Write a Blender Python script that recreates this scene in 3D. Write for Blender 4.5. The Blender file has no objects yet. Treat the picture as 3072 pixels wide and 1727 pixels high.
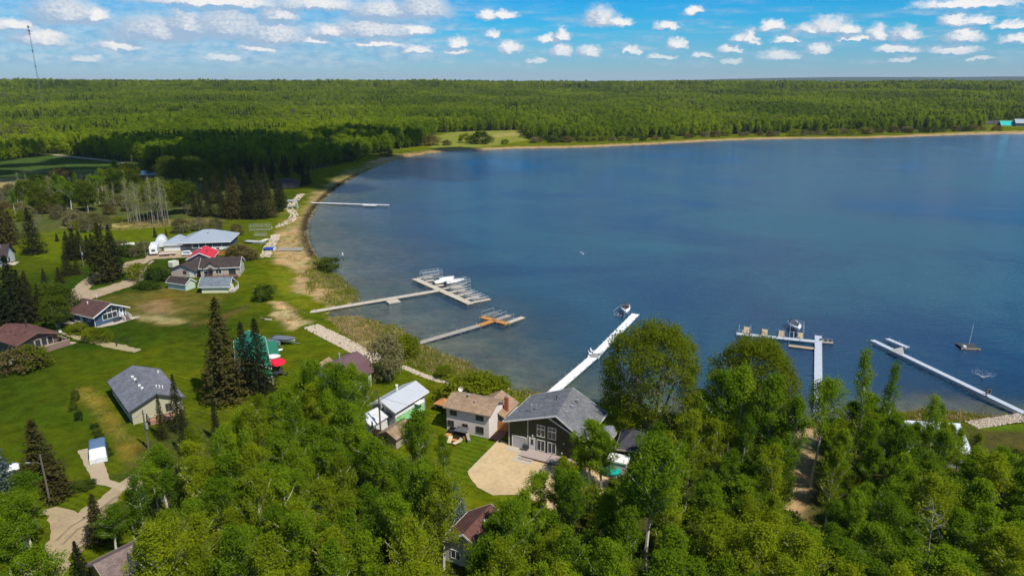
import bpy, math, random
import numpy as np
from mathutils import Vector, Matrix

random.seed(7)
RNG = np.random.default_rng(11)
scn = bpy.context.scene
COL = scn.collection
PI = math.pi

# ------------------------------------------------------------------ camera
CAM_H = 57.0
FPX = 2100.0                      # focal length in pixels of the 3072 px wide photograph
PITCH = math.atan((863.5 - 247.0) / FPX)
cam_d = bpy.data.cameras.new('camera')
cam = bpy.data.objects.new('camera', cam_d)
COL.objects.link(cam)
cam.location = (0, 0, CAM_H)
cam.rotation_euler = (PI / 2 - PITCH, 0, 0)
cam_d.sensor_width = 36.0
cam_d.lens = 36.0 * FPX / 3072.0
cam_d.clip_start = 0.5
cam_d.clip_end = 120000.0
scn.camera = cam

SUN_EL = math.radians(54)
SUN_AZ = math.radians(133)        # clockwise from +Y
SUN = Vector((math.sin(SUN_AZ) * math.cos(SUN_EL), math.cos(SUN_AZ) * math.cos(SUN_EL), math.sin(SUN_EL)))

scn.view_settings.view_transform = 'Standard'
scn.view_settings.look = 'None'
scn.view_settings.gamma = 1.0
scn.view_settings.use_curve_mapping = False
scn.view_settings.exposure = 0.0

sun_d = bpy.data.lights.new('sun', 'SUN')
sun_d.energy = 5.0
sun_d.angle = math.radians(0.53)
sun_d.color = (1.0, 0.94, 0.82)
sun = bpy.data.objects.new('sun', sun_d)
COL.objects.link(sun)
sun.rotation_euler = (-SUN).to_track_quat('-Z', 'Y').to_euler()
sun.location = (200, -140, 300)


def ray(x, y):
    u = (x - 1536.0) / FPX
    v = (863.5 - y) / FPX
    c, s = math.cos(PITCH), math.sin(PITCH)
    return np.array([u, c + v * s, -s + v * c])


def at(x, y, z=0.0):
    """where the line of sight through a pixel of the 3072 x 1727 photograph meets the height z"""
    d = ray(x, y)
    t = (z - CAM_H) / d[2]
    return np.array([d[0] * t, d[1] * t, z])


K = 3072.0 / 2576.0


def D(x, y, z=0.0):
    return at(x * K, y * K, z)


def proj(X, Y, Z):
    """world -> pixels of the 2576 wide view"""
    c, s = math.cos(PITCH), math.sin(PITCH)
    fw = Y * c - (Z - CAM_H) * s
    up = Y * s + (Z - CAM_H) * c
    return (1536.0 + FPX * X / fw) / K, (863.5 - FPX * up / fw) / K


def height_at(base, ytop):
    """height of an upright thing that stands at base and reaches up to photo row ytop"""
    lo, hi = 0.2, 200.0
    for _ in range(50):
        m = (lo + hi) / 2
        if proj(base[0], base[1], m)[1] * K > ytop:
            lo = m
        else:
            hi = m
    return lo


# ------------------------------------------------------------------ node helpers
class NT:
    def __init__(s, tree):
        s.t = tree
        s.n = tree.nodes
        s.l = tree.links

    def add(s, kind, **kw):
        nd = s.n.new(kind)
        for k, v in kw.items():
            setattr(nd, k, v)
        return nd

    def set(s, sock, v):
        if isinstance(v, bpy.types.NodeSocket):
            s.l.new(v, sock)
        elif v is not None:
            try:
                sock.default_value = v
            except Exception:
                sock.default_value = tuple(v) + (1.0,)

    def math(s, op, a, b=None, c=None, clamp=False):
        nd = s.add('ShaderNodeMath', operation=op)
        nd.use_clamp = clamp
        s.set(nd.inputs[0], a)
        if b is not None:
            s.set(nd.inputs[1], b)
        if c is not None:
            s.set(nd.inputs[2], c)
        return nd.outputs[0]

    def vmath(s, op, a, b=None, c=None):
        nd = s.add('ShaderNodeVectorMath', operation=op)
        s.set(nd.inputs[0], a)
        if b is not None:
            if op == 'SCALE':
                s.set(nd.inputs['Scale'], b)
            else:
                s.set(nd.inputs[1], b)
        if c is not None:
            s.set(nd.inputs[2], c)
        return nd.outputs['Value'] if op in ('LENGTH', 'DOT_PRODUCT', 'DISTANCE') else nd.outputs[0]

    def mix(s, f, a, b, mode='MIX'):
        nd = s.add('ShaderNodeMix', data_type='RGBA', blend_type=mode)
        s.set(nd.inputs[0], f)
        s.set(nd.inputs[6], a)
        s.set(nd.inputs[7], b)
        return nd.outputs[2]

    def ramp(s, f, stops):
        nd = s.add('ShaderNodeValToRGB')
        els = nd.color_ramp.elements
        while len(els) < len(stops):
            els.new(0.5)
        for e, (p, c) in zip(els, stops):
            e.position = p
            e.color = tuple(c) + (1.0,) if len(c) == 3 else c
        s.set(nd.inputs[0], f)
        return nd.outputs[0]

    def maprange(s, v, a, b, c=0.0, d=1.0, smooth=False):
        nd = s.add('ShaderNodeMapRange')
        nd.clamp = True
        if smooth:
            nd.interpolation_type = 'SMOOTHSTEP'
        for i, q in enumerate((v, a, b, c, d)):
            s.set(nd.inputs[i], q)
        return nd.outputs[0]

    def noise(s, vec, scale, detail=3.0, rough=0.55, dist=0.0, col=False):
        nd = s.add('ShaderNodeTexNoise')
        if vec is not None:
            s.set(nd.inputs['Vector'], vec)
        nd.inputs['Scale'].default_value = scale
        nd.inputs['Detail'].default_value = detail
        nd.inputs['Roughness'].default_value = rough
        nd.inputs['Distortion'].default_value = dist
        return nd.outputs['Color'] if col else nd.outputs[0]


def new_mat(name):
    m = bpy.data.materials.new(name)
    m.use_nodes = True
    m.node_tree.nodes.clear()
    t = NT(m.node_tree)
    out = t.add('ShaderNodeOutputMaterial')
    return m, t, out


# ------------------------------------------------------------------ sky with cumulus
world = bpy.data.worlds.new('World')
scn.world = world
world.use_nodes = True
world.node_tree.nodes.clear()
w = NT(world.node_tree)
wo = w.add('ShaderNodeOutputWorld')
tc = w.add('ShaderNodeTexCoord')
sep = w.add('ShaderNodeSeparateXYZ')
w.set(sep.inputs[0], tc.outputs['Generated'])
el = w.math('MULTIPLY', w.math('ARCSINE', sep.outputs[2]), 57.29578)
az = w.math('MULTIPLY', w.math('ARCTAN2', sep.outputs[0], sep.outputs[1]), 57.29578)
sky = w.add('ShaderNodeTexSky', sky_type='NISHITA')
sky.sun_disc = False
sky.sun_elevation = SUN_EL
sky.sun_rotation = SUN_AZ
sky.altitude = 700
sky.air_density = 1.0
sky.dust_density = 0.6
sky.ozone_density = 2.0
SKY_K = 0.115
HAZE_D = 3.2e-5
CLOUD_AT = (-185.0, 535.0)       # middle of the cloud's shade on the ground
tint = w.ramp(w.math('DIVIDE', el, 40.0, clamp=True),
              [(0.0, (0.42, 0.67, 0.98)), (0.05, (0.26, 0.66, 1.02)), (0.10, (0.07, 0.68, 1.06)), (0.16, (0.008, 0.64, 1.12)),
               (0.30, (0.06, 0.62, 1.10)), (1.0, (0.58, 0.84, 1.04))])
skyc = w.mix(1.0, sky.outputs[0], tint, 'MULTIPLY')
bg_sky = w.add('ShaderNodeBackground')
w.set(bg_sky.inputs[0], skyc)
bg_sky.inputs[1].default_value = SKY_K

# cumulus low over the horizon: (centre x, base y, half width, height) in the 2576 wide view
CLOUDS = [(170, 54, 92, 60), (240, 48, 40, 28), (30, 74, 70, 26), (108, 110, 78, 34), (400, 98, 120, 56), (470, 84, 60, 60),
          (575, 90, 110, 66), (690, 104, 90, 46), (702, 50, 54, 36), (300, 124, 80, 28), (650, 128, 60, 22),
          (540, 14, 200, 24), (800, 22, 120, 30), (960, 42, 90, 40), (1060, 42, 76, 54), (830, 92, 60, 28), (940, 90, 120, 42),
          (1040, 86, 50, 22), (950, 116, 80, 18), (1045, 132, 46, 20), (1150, 116, 30, 22), (1148, 134, 38, 18), (560, 150, 60, 18), (210, 152, 50, 16), (790, 110, 40, 18),
          (1225, 48, 30, 24), (1262, 46, 46, 22), (1240, 92, 24, 18), (1280, 130, 34, 26), (1510, 62, 52, 50), (1560, 66, 36, 24),
          (1385, 104, 44, 20), (1412, 98, 24, 32), (1408, 140, 38, 36), (1478, 140, 36, 26), (1745, 34, 34, 24), (1675, 74, 36, 22),
          (1702, 122, 28, 28), (1868, 106, 30, 22), (1884, 108, 26, 38), (1942, 74, 40, 24), (2040, 82, 60, 30), (2078, 80, 64, 44),
          (2130, 84, 44, 26), (2150, 100, 60, 16), (1980, 106, 44, 18), (2205, 100, 40, 40), (2275, 100, 46, 40),
          (2250, 130, 70, 20), (2060, 134, 36, 26), (1960, 148, 60, 22), (2430, 18, 170, 24), (2400, 62, 50, 34), (2455, 62, 46, 26),
          (2420, 100, 66, 34), (2400, 132, 80, 26), (2545, 70, 60, 20), (2560, 108, 60, 26), (1835, 132, 34, 20), (1775, 146, 40, 14),
          (1590, 132, 24, 14), (1660, 146, 44, 12), (1350, 156, 30, 12), (2270, 152, 40, 14), (1840, 158, 34, 12), (2460, 152, 40, 14)]


def azel(x, y):
    d = ray(x * K, y * K)
    return math.degrees(math.atan2(d[0], d[1])), math.degrees(math.atan2(d[2], math.hypot(d[0], d[1])))


def cloud_field(uv):
    acc = None
    for (cx, by, hw, hh) in CLOUDS:
        if cx < 1120 and by < 112:
            hw, hh = hw * 1.18, hh * 1.25          # the western sky is fuller
        a0, e0 = azel(cx, by)
        a1, _ = azel(cx + hw, by)
        _, e1 = azel(cx, by - hh)
        sx, sy = 1.0 / abs(a1 - a0), 1.0 / max(e1 - e0, 0.02)
        r = w.vmath('MULTIPLY_ADD', uv, (sx, sy, 0), (-a0 * sx, -(e0 + 0.06 * (e1 - e0)) * sy, 0))
        r2 = w.vmath('MULTIPLY', r, (-1, -4.5, 0))
        d = w.vmath('LENGTH', w.vmath('MAXIMUM', r, r2))
        acc = d if acc is None else w.math('SMOOTH_MIN', acc, d, 0.22)
    return acc


cv = w.add('ShaderNodeCombineXYZ')
w.set(cv.inputs[0], az)
w.set(cv.inputs[1], el)
p0 = cv.outputs[0]
pn = w.vmath('MULTIPLY', p0, (1.0, 1.5, 1.0))
n1 = w.noise(pn, 0.95, 7.0, 0.68, 0.0, True)
warp = w.vmath('MULTIPLY', w.vmath('SUBTRACT', n1, (0.5, 0.5, 0.5)), (2.1, 1.05, 0.0))
uv = w.vmath('ADD', p0, warp)
fld = cloud_field(uv)
fld_up = cloud_field(w.vmath('ADD', uv, (0.20, 0.32, 0.0)))
n2 = w.noise(pn, 3.2, 5.0, 0.6)
dens = w.math('ADD', fld, w.math('MULTIPLY', w.math('SUBTRACT', n2, 0.5), 0.75))
alpha = w.maprange(dens, 1.16, 0.50, 0.0, 1.0, True)
alpha = w.math('MULTIPLY', alpha, w.maprange(el, 0.4, 2.6, 0.25, 0.97))
lit = w.math('ADD', w.math('SUBTRACT', fld_up, fld), w.math('MULTIPLY', w.math('SUBTRACT', n2, 0.5), 0.55))
lit = w.maprange(lit, -0.06, 0.42, 0.0, 1.0, True)
ccol = w.mix(lit, (0.36, 0.50, 0.68, 1), (0.97, 0.95, 0.93, 1))
bg_low = w.add('ShaderNodeBackground')
w.set(bg_low.inputs[0], ccol)
bg_low.inputs[1].default_value = 1.0
# thin grey blue banks between the cumulus, thicker in the west
nb_ = w.noise(w.vmath('MULTIPLY', p0, (0.16, 1.25, 1.0)), 1.0, 6.0, 0.62)
west = w.maprange(az, 8.0, -20.0, 0.0, 0.22, True)
ab = w.maprange(w.math('ADD', nb_, west), 0.46, 0.72, 0.0, 0.62, True)
ab = w.math('MULTIPLY', ab, w.math('MULTIPLY', w.maprange(el, 0.5, 1.5, 0.0, 1.0, True), w.maprange(el, 6.6, 3.6, 0.25, 1.0, True)))
bg_bank = w.add('ShaderNodeBackground')
bnk = w.noise(w.vmath('MULTIPLY', p0, (0.9, 2.2, 1.0)), 1.0, 4.0, 0.6)
w.set(bg_bank.inputs[0], w.mix(w.maprange(bnk, 0.38, 0.66), (0.26, 0.45, 0.67, 1), (0.62, 0.70, 0.80, 1)))
mix_bank = w.add('ShaderNodeMixShader')
w.set(mix_bank.inputs[0], ab)
w.l.new(bg_sky.outputs[0], mix_bank.inputs[1])
w.l.new(bg_bank.outputs[0], mix_bank.inputs[2])
mix_low = w.add('ShaderNodeMixShader')
w.set(mix_low.inputs[0], alpha)
w.l.new(mix_bank.outputs[0], mix_low.inputs[1])
w.l.new(bg_low.outputs[0], mix_low.inputs[2])
# the same broken cumulus goes on overhead
dv = w.vmath('DIVIDE', tc.outputs['Generated'], w.math('MAXIMUM', sep.outputs[2], 0.06))
nh = w.noise(dv, 0.42, 5.0, 0.6)
ah = w.maprange(nh, 0.53, 0.68, 0.0, 0.85, True)
bg_hi = w.add('ShaderNodeBackground')
bg_hi.inputs[0].default_value = (0.78, 0.82, 0.88, 1)
bg_hi.inputs[1].default_value = 1.0
mix_hi = w.add('ShaderNodeMixShader')
w.set(mix_hi.inputs[0], ah)
w.l.new(bg_sky.outputs[0], mix_hi.inputs[1])
w.l.new(bg_hi.outputs[0], mix_hi.inputs[2])
sel = w.add('ShaderNodeMixShader')
w.set(sel.inputs[0], w.maprange(el, 6.6, 8.0, 0.0, 1.0, True))
w.l.new(mix_low.outputs[0], sel.inputs[1])
w.l.new(mix_hi.outputs[0], sel.inputs[2])
w.l.new(sel.outputs[0], wo.inputs[0])
world.cycles.sampling_method = 'MANUAL'
world.cycles.sample_map_resolution = 512
scn.cycles.max_bounces = 6
scn.cycles.diffuse_bounces = 3
scn.cycles.glossy_bounces = 2
scn.cycles.transmission_bounces = 3
scn.cycles.transparent_max_bounces = 6
scn.cycles.caustics_reflective = False
scn.cycles.caustics_refractive = False
scn.cycles.sample_clamp_indirect = 4.0

# ------------------------------------------------------------------ object helpers
def tag(o, label=None, cat=None, group=None, kind=None):
    if label:
        o['label'] = label
    if cat:
        o['category'] = cat
    if group:
        o['group'] = group
    if kind:
        o['kind'] = kind
    return o


def link(o, parent=None):
    COL.objects.link(o)
    if parent is not None:
        o.parent = parent
    return o


def thing(name, label, cat, loc=(0, 0, 0), rz=0.0, group=None):
    o = bpy.data.objects.new(name, None)
    o.empty_display_size = 0.5
    link(o)
    o.location = tuple(loc)
    o.rotation_euler = (0, 0, rz)
    return tag(o, label, cat, group)


def dup(root, loc, rz=0.0, scale=1.0, label=None, group=None):
    r = root.copy()
    COL.objects.link(r)
    r.location = tuple(loc)
    r.rotation_euler = (0, 0, rz)
    r.scale = (scale, scale, scale) if not isinstance(scale, (tuple, list)) else scale
    if label:
        r['label'] = label
    if group:
        r['group'] = group
    for ch in list(root.children):
        c = ch.copy()
        COL.objects.link(c)
        c.parent = r
        for g in list(ch.children):
            e = g.copy()
            COL.objects.link(e)
            e.parent = c
    return r


class MB:
    """collects simple solids into one mesh"""
    def __init__(s):
        s.v, s.f = [], []

    def raw(s, pts, faces):
        n = len(s.v)
        s.v += [tuple(map(float, p)) for p in pts]
        s.f += [tuple(i + n for i in f) for f in faces]
        return s

    def box(s, x0, x1, y0, y1, z0, z1):
        return s.raw([(x0, y0, z0), (x1, y0, z0), (x1, y1, z0), (x0, y1, z0), (x0, y0, z1), (x1, y0, z1), (x1, y1, z1), (x0, y1, z1)],
                     [(0, 3, 2, 1), (4, 5, 6, 7), (0, 1, 5, 4), (1, 2, 6, 5), (2, 3, 7, 6), (3, 0, 4, 7)])

    def prism(s, poly, axis, a, b):
        """polygon in the other two axes, pushed from a to b along axis (0 x, 1 y, 2 z)"""
        n = len(poly)
        def pt(p, q):
            l = [p[0], p[1]]
            l.insert(axis, q)
            return l
        pts = [pt(p, a) for p in poly] + [pt(p, b) for p in poly]
        fs = [tuple(range(n))[::-1], tuple(range(n, 2 * n))] + [(i, (i + 1) % n, n + (i + 1) % n, n + i) for i in range(n)]
        return s.raw(pts, fs)

    def slab(s, quad, t):
        """quad (4 points) thickened downwards by t"""
        q2 = [(p[0], p[1], p[2] - t) for p in quad]
        n = len(quad)
        return s.raw(list(quad) + q2, [tuple(range(n)), tuple(range(n, 2 * n))[::-1]] + [(i, n + i, n + (i + 1) % n, (i + 1) % n) for i in range(n)])

    def tube(s, p0, p1, r0, r1=None, n=5, cap=True):
        r1 = r0 if r1 is None else r1
        p0, p1 = Vector(p0), Vector(p1)
        d = (p1 - p0)
        if d.length < 1e-6:
            return s
        d.normalize()
        a = d.orthogonal().normalized()
        b = d.cross(a)
        ring = []
        for (p, r) in ((p0, r0), (p1, r1)):
            for i in range(n):
                t = 2 * PI * i / n
                ring.append(p + a * (r * math.cos(t)) + b * (r * math.sin(t)))
        fs = [(i, (i + 1) % n, n + (i + 1) % n, n + i) for i in range(n)]
        if cap:
            fs += [tuple(range(n))[::-1], tuple(range(n, 2 * n))]
        return s.raw(ring, fs)

    def path(s, pts, r, n=5):
        for a, b in zip(pts[:-1], pts[1:]):
            s.tube(a, b, r, r, n)
        return s

    def loft(s, rings, cap=True):
        n = len(rings[0])
        pts = [p for r in rings for p in r]
        fs = []
        for k in range(len(rings) - 1):
            for i in range(n):
                fs.append((k * n + i, k * n + (i + 1) % n, (k + 1) * n + (i + 1) % n, (k + 1) * n + i))
        if cap:
            fs += [tuple(range(n))[::-1], tuple(range((len(rings) - 1) * n, len(rings) * n))]
        return s.raw(pts, fs)

    def ball(s, c, r, n=8, m=5):
        rx, ry, rz = r if isinstance(r, (tuple, list)) else (r, r, r)
        rings = []
        for k in range(m + 1):
            ph = -PI / 2 + PI * (0.04 + 0.92 * k / m)
            rings.append([(c[0] + rx * math.cos(ph) * math.cos(2 * PI * i / n), c[1] + ry * math.cos(ph) * math.sin(2 * PI * i / n), c[2] + rz * math.sin(ph)) for i in range(n)])
        return s.loft(rings)

    def mesh(s, name, mat=None, smooth=False):
        me = bpy.data.meshes.new(name)
        me.from_pydata(s.v, [], s.f)
        if mat:
            me.materials.append(mat)
        if smooth:
            for p in me.polygons:
                p.use_smooth = True
        me.update()
        return me

    def build(s, name, mat=None, parent=None, smooth=False):
        return link(bpy.data.objects.new(name, s.mesh(name, mat, smooth)), parent)


def poly_mesh(name, V, F4, mat, smooth=False):
    """fast mesh from numpy arrays, all quads"""
    me = bpy.data.meshes.new(name)
    nv, nf = len(V), len(F4)
    me.vertices.add(nv)
    me.vertices.foreach_set('co', np.asarray(V, dtype=np.float32).ravel())
    me.loops.add(nf * 4)
    me.loops.foreach_set('vertex_index', np.asarray(F4, dtype=np.int32).ravel())
    me.polygons.add(nf)
    me.polygons.foreach_set('loop_start', np.arange(0, nf * 4, 4, dtype=np.int32))
    try:
        me.polygons.foreach_set('loop_total', np.full(nf, 4, dtype=np.int32))
    except Exception:
        pass
    if smooth:
        me.polygons.foreach_set('use_smooth', np.ones(nf, dtype=bool))
    me.materials.append(mat)
    me.update(calc_edges=True)
    return me


# ------------------------------------------------------------------ materials
MATS = {}


def mat(name, color, rough=0.7, var=0.18, scale=3.0, bump=0.0, metal=0.0, spec=0.3, lines=None, line_depth=0.25, streak=None):
    """plain painted or natural surface: base colour with two sizes of mottling, optional course lines and relief"""
    if name in MATS:
        return MATS[name]
    m, t, out = new_mat(name)
    tcn = t.add('ShaderNodeTexCoord')
    vec = tcn.outputs['Object']
    a = t.noise(vec, scale, 4.0, 0.6)
    b = t.noise(vec, scale * 7.0, 3.0, 0.6)
    f = t.math('ADD', t.math('MULTIPLY', t.math('SUBTRACT', a, 0.5), 1.4 * var), t.math('MULTIPLY', t.math('SUBTRACT', b, 0.5), 1.4 * var))
    f = t.math('ADD', f, 1.0)
    if lines:
        axis, pitch = lines
        sp = t.add('ShaderNodeSeparateXYZ')
        t.set(sp.inputs[0], vec)
        q = t.math('FRACT', t.math('DIVIDE', sp.outputs[axis], pitch))
        edge = t.maprange(q, 0.0, 0.22, 1.0 - line_depth, 1.0)
        f = t.math('MULTIPLY', f, edge)
    bc = t.vmath('SCALE', tuple(color), f)
    p = t.add('ShaderNodeBsdfPrincipled')
    t.set(p.inputs['Base Color'], bc)
    p.inputs['Roughness'].default_value = rough
    p.inputs['Metallic'].default_value = metal
    p.inputs['Specular IOR Level'].default_value = spec
    if bump:
        bn = t.add('ShaderNodeBump')
        bn.inputs['Strength'].default_value = bump
        bn.inputs['Distance'].default_value = 0.05
        t.set(bn.inputs['Height'], b)
        t.l.new(bn.outputs[0], p.inputs['Normal'])
    t.l.new(p.outputs[0], out.inputs[0])
    MATS[name] = m
    return m


def shingle(name, color, var=0.2):
    if name in MATS:
        return MATS[name]
    m, t, out = new_mat(name)
    tcn = t.add('ShaderNodeTexCoord')
    br = t.add('ShaderNodeTexBrick')
    sp = t.add('ShaderNodeSeparateXYZ')
    t.set(sp.inputs[0], tcn.outputs['Object'])
    cb = t.add('ShaderNodeCombineXYZ')
    t.set(cb.inputs[0], sp.outputs[0])
    t.set(cb.inputs[1], t.math('ADD', sp.outputs[1], t.math('MULTIPLY', sp.outputs[2], 0.35)))
    t.set(br.inputs['Vector'], cb.outputs[0])
    br.inputs['Scale'].default_value = 1.0
    br.inputs['Brick Width'].default_value = 0.42
    br.inputs['Row Height'].default_value = 0.22
    br.inputs['Mortar Size'].default_value = 0.018
    c = np.array(color)
    br.inputs['Color1'].default_value = tuple(c * (1 + var)) + (1,)
    br.inputs['Color2'].default_value = tuple(c * (1 - var)) + (1,)
    br.inputs['Mortar'].default_value = tuple(c * 0.55) + (1,)
    nb = t.noise(tcn.outputs['Object'], 0.6, 4.0)
    f = t.maprange(nb, 0.3, 0.7, 0.82, 1.18)
    bc = t.vmath('SCALE', br.outputs[0], f)
    p = t.add('ShaderNodeBsdfPrincipled')
    t.set(p.inputs['Base Color'], bc)
    p.inputs['Roughness'].default_value = 0.9
    p.inputs['Specular IOR Level'].default_value = 0.2
    t.l.new(p.outputs[0], out.inputs[0])
    MATS[name] = m
    return m


def glass(name='window glass', color=(0.03, 0.04, 0.05)):
    return mat(name, color, 0.12, 0.3, 0.8, 0.0, 0.0, 0.6)


def foliage(name, c_dark, c_light, transl=0.35, region=0.0, brown=None):
    """leaf colour: differs leaf clump to leaf clump and tree to tree"""
    if name in MATS:
        return MATS[name]
    m, t, out = new_mat(name)
    oi = t.add('ShaderNodeObjectInfo')
    tcn = t.add('ShaderNodeTexCoord')
    n = t.noise(tcn.outputs['Object'], 0.55, 3.0, 0.6)
    n_f = t.noise(tcn.outputs['Object'], 5.0, 2.0, 0.5)
    f = t.math('ADD', t.math('MULTIPLY', t.math('SUBTRACT', n, 0.5), 1.0), t.math('MULTIPLY', t.math('SUBTRACT', n_f, 0.5), 0.9))
    f = t.math('ADD', f, t.math('MULTIPLY', oi.outputs['Random'], 0.75))
    if region:
        loc = t.vmath('MULTIPLY', oi.outputs['Location'], (1.0, 0.55, 0.0))
        reg = t.noise(loc, region, 3.0, 0.55)
        f = t.math('ADD', f, t.math('MULTIPLY', t.math('SUBTRACT', reg, 0.5), 3.0))
    f = t.math('ADD', f, 0.1, clamp=True)
    col = t.mix(f, tuple(c_dark) + (1,), tuple(c_light) + (1,))
    if brown:
        r2 = t.math('FRACT', t.math('MULTIPLY', oi.outputs['Random'], 37.3))
        reg2 = t.noise(t.vmath('MULTIPLY', oi.outputs['Location'], (1.0, 0.6, 0.0)), 0.0042, 4.0, 0.6)
        r3 = t.math('ADD', r2, t.math('MULTIPLY', t.math('SUBTRACT', reg2, 0.54), 3.2))
        col = t.mix(t.maprange(r3, 1.0 - brown[1], 1.0 - brown[1] + 0.10), col, tuple(brown[0]) + (1,))
    d = t.add('ShaderNodeBsdfDiffuse')
    t.set(d.inputs[0], col)
    tr = t.add('ShaderNodeBsdfTranslucent')
    t.set(tr.inputs[0], t.mix(1.0, col, (1.25, 1.15, 0.5, 1), 'MULTIPLY'))
    mx = t.add('ShaderNodeMixShader')
    mx.inputs[0].default_value = transl
    t.l.new(d.outputs[0], mx.inputs[1])
    t.l.new(tr.outputs[0], mx.inputs[2])
    t.l.new(mx.outputs[0], out.inputs[0])
    MATS[name] = m
    return m


# ------------------------------------------------------------------ numpy noise, polygons
def vnoise(x, y, scale, seed=0, octaves=3):
    tot = np.zeros_like(x, dtype=np.float64)
    amp, norm = 1.0, 0.0
    for o in range(octaves):
        r = np.random.default_rng(seed * 31 + o).random((257, 257))
        gx, gy = x / scale, y / scale
        ix, iy = np.floor(gx).astype(int), np.floor(gy).astype(int)
        fx, fy = gx - ix, gy - iy
        fx, fy = fx * fx * (3 - 2 * fx), fy * fy * (3 - 2 * fy)
        a = r[ix % 256, iy % 256] * (1 - fx) + r[(ix + 1) % 256, iy % 256] * fx
        b = r[ix % 256, (iy + 1) % 256] * (1 - fx) + r[(ix + 1) % 256, (iy + 1) % 256] * fx
        tot += amp * (a * (1 - fy) + b * fy)
        norm += amp
        amp *= 0.5
        scale *= 0.5
    return tot / norm


def sdf(x, y, poly):
    """signed distance to a polygon, positive inside"""
    p = np.asarray(poly, dtype=np.float64)[:, :2]
    x, y = np.asarray(x, float), np.asarray(y, float)
    d2 = np.full(x.shape, 1e18)
    ins = np.zeros(x.shape, dtype=bool)
    n = len(p)
    for i in range(n):
        ax, ay = p[i]
        bx, by = p[(i + 1) % n]
        ex, ey = bx - ax, by - ay
        t = np.clip(((x - ax) * ex + (y - ay) * ey) / (ex * ex + ey * ey + 1e-12), 0, 1)
        d2 = np.minimum(d2, (x - ax - t * ex) ** 2 + (y - ay - t * ey) ** 2)
        if abs(ey) > 1e-12:
            c = ((ay > y) != (by > y)) & (x < (bx - ax) * (y - ay) / ey + ax)
            ins ^= c
    d = np.sqrt(d2)
    return np.where(ins, d, -d)


def sstep(a, b, v):
    t = np.clip((v - a) / (b - a), 0, 1)
    return t * t * (3 - 2 * t)

# ------------------------------------------------------------------ the lie of the land
SHORE = [D(2576, 334), D(2520, 335), D(2470, 336), D(2400, 338), D(2300, 342), D(2200, 346), D(2080, 347), D(1950, 348), D(1800, 353), D(1640, 362), D(1540, 366),
         D(1450, 370), D(1310, 372), D(1205, 376), D(1150, 377), D(1080, 384), D(1010, 396), D(960, 412), D(910, 434), D(870, 455),
         D(830, 485), D(800, 515), D(782, 545), D(775, 575), D(778, 600), D(790, 625), D(800, 640), D(826, 650), D(838, 668), D(835, 685), D(850, 705), D(880, 722), D(893, 745),
         D(880, 760), D(852, 770), D(824, 782), D(832, 790), D(880, 791), D(925, 795), D(966, 810), D(1010, 830), D(1025, 850), D(1045, 866),
         D(1098, 882), D(1143, 896), D(1187, 926), D(1218, 944), D(1250, 953), D(1285, 970), D(1320, 982), D(1380, 988), D(1450, 992),
         D(1510, 1004), D(1600, 1015), D(1680, 1027), D(1760, 1040), D(1850, 1045), D(1940, 1050), D(2000, 1050), D(2060, 1052), D(2150, 1045), D(2245, 1037), D(2368, 1026), D(2442, 1035), D(2530, 1043), D(2576, 1047)]
_e = SHORE[-1]
SHORE += [np.array([_e[0] + 14, _e[1] - 1, 0]), np.array([_e[0] + 60, _e[1] - 6, 0]), np.array([320, 70, 0]), np.array([1500, 60, 0]), np.array([1700, 1000, 0]), np.array([1000, 960, 0])]
SHORE = np.array(SHORE)[:, :2]
WATER_Z = -0.62


def hill(X, Y):
    r = np.hypot(X, Y)
    h = 33.0 * sstep(850, 2700, r)
    h = h + 7.0 * sstep(1000, 2600, r) * (vnoise(X, Y, 900.0, 5, 2) - 0.5) * 2
    left = sstep(0.12, -0.25, X / np.maximum(Y, 50.0))
    h = h + 7.0 * left * sstep(1200, 2600, r)
    # blue ridge far behind
    right = sstep(0.0, 0.5, X / np.maximum(Y, 50.0))
    h = h + (30.0 + 75.0 * right) * sstep(9000, 16000, r) * (0.55 + 0.9 * vnoise(X, Y, 5200.0, 9, 3))
    return h


def land_z(X, Y):
    s = sdf(X, Y, SHORE)
    z = np.where(s < 0, -0.62 + 0.62 * sstep(0.0, 6.0, -s), -0.62 - np.minimum(s * 0.055, 3.2))
    return z + hill(X, Y), s


def axis_steps(lo, a, b, hi, step, cap_lo, cap_hi, g=1.05):
    mid = list(np.arange(a, b + 1e-6, step))
    out, p, s = [], b, step
    while p < hi:
        s *= g
        if p < cap_hi[0]:
            s = min(s, cap_hi[1])
        p += s
        out.append(p)
    left, p, s = [], a, step
    while p > lo:
        s *= g
        if p > cap_lo[0]:
            s = min(s, cap_lo[1])
        p -= s
        left.append(p)
    return np.array(left[::-1] + mid + out)


gx = axis_steps(-26000, -165, 125, 26000, 1.25, (-600, 7.0), (900, 7.0))
gy = axis_steps(-4000, 52, 225, 34000, 1.25, (40, 3.0), (900, 4.5))
GX, GY = np.meshgrid(gx, gy, indexing='xy')
fx_, fy_ = GX.ravel(), GY.ravel()
GZ, SD = land_z(fx_, fy_)
# micro relief of the lawns
GZ = GZ + np.where(SD < -6, 0.10 * (vnoise(fx_, fy_, 14.0, 3, 3) - 0.5), 0.0) * (np.hypot(fx_, fy_) < 500)


def Dp(pts):
    return [D(x, y) for x, y in pts]


def Sp(pts):
    return [at(x, y) for x, y in pts]


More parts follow.
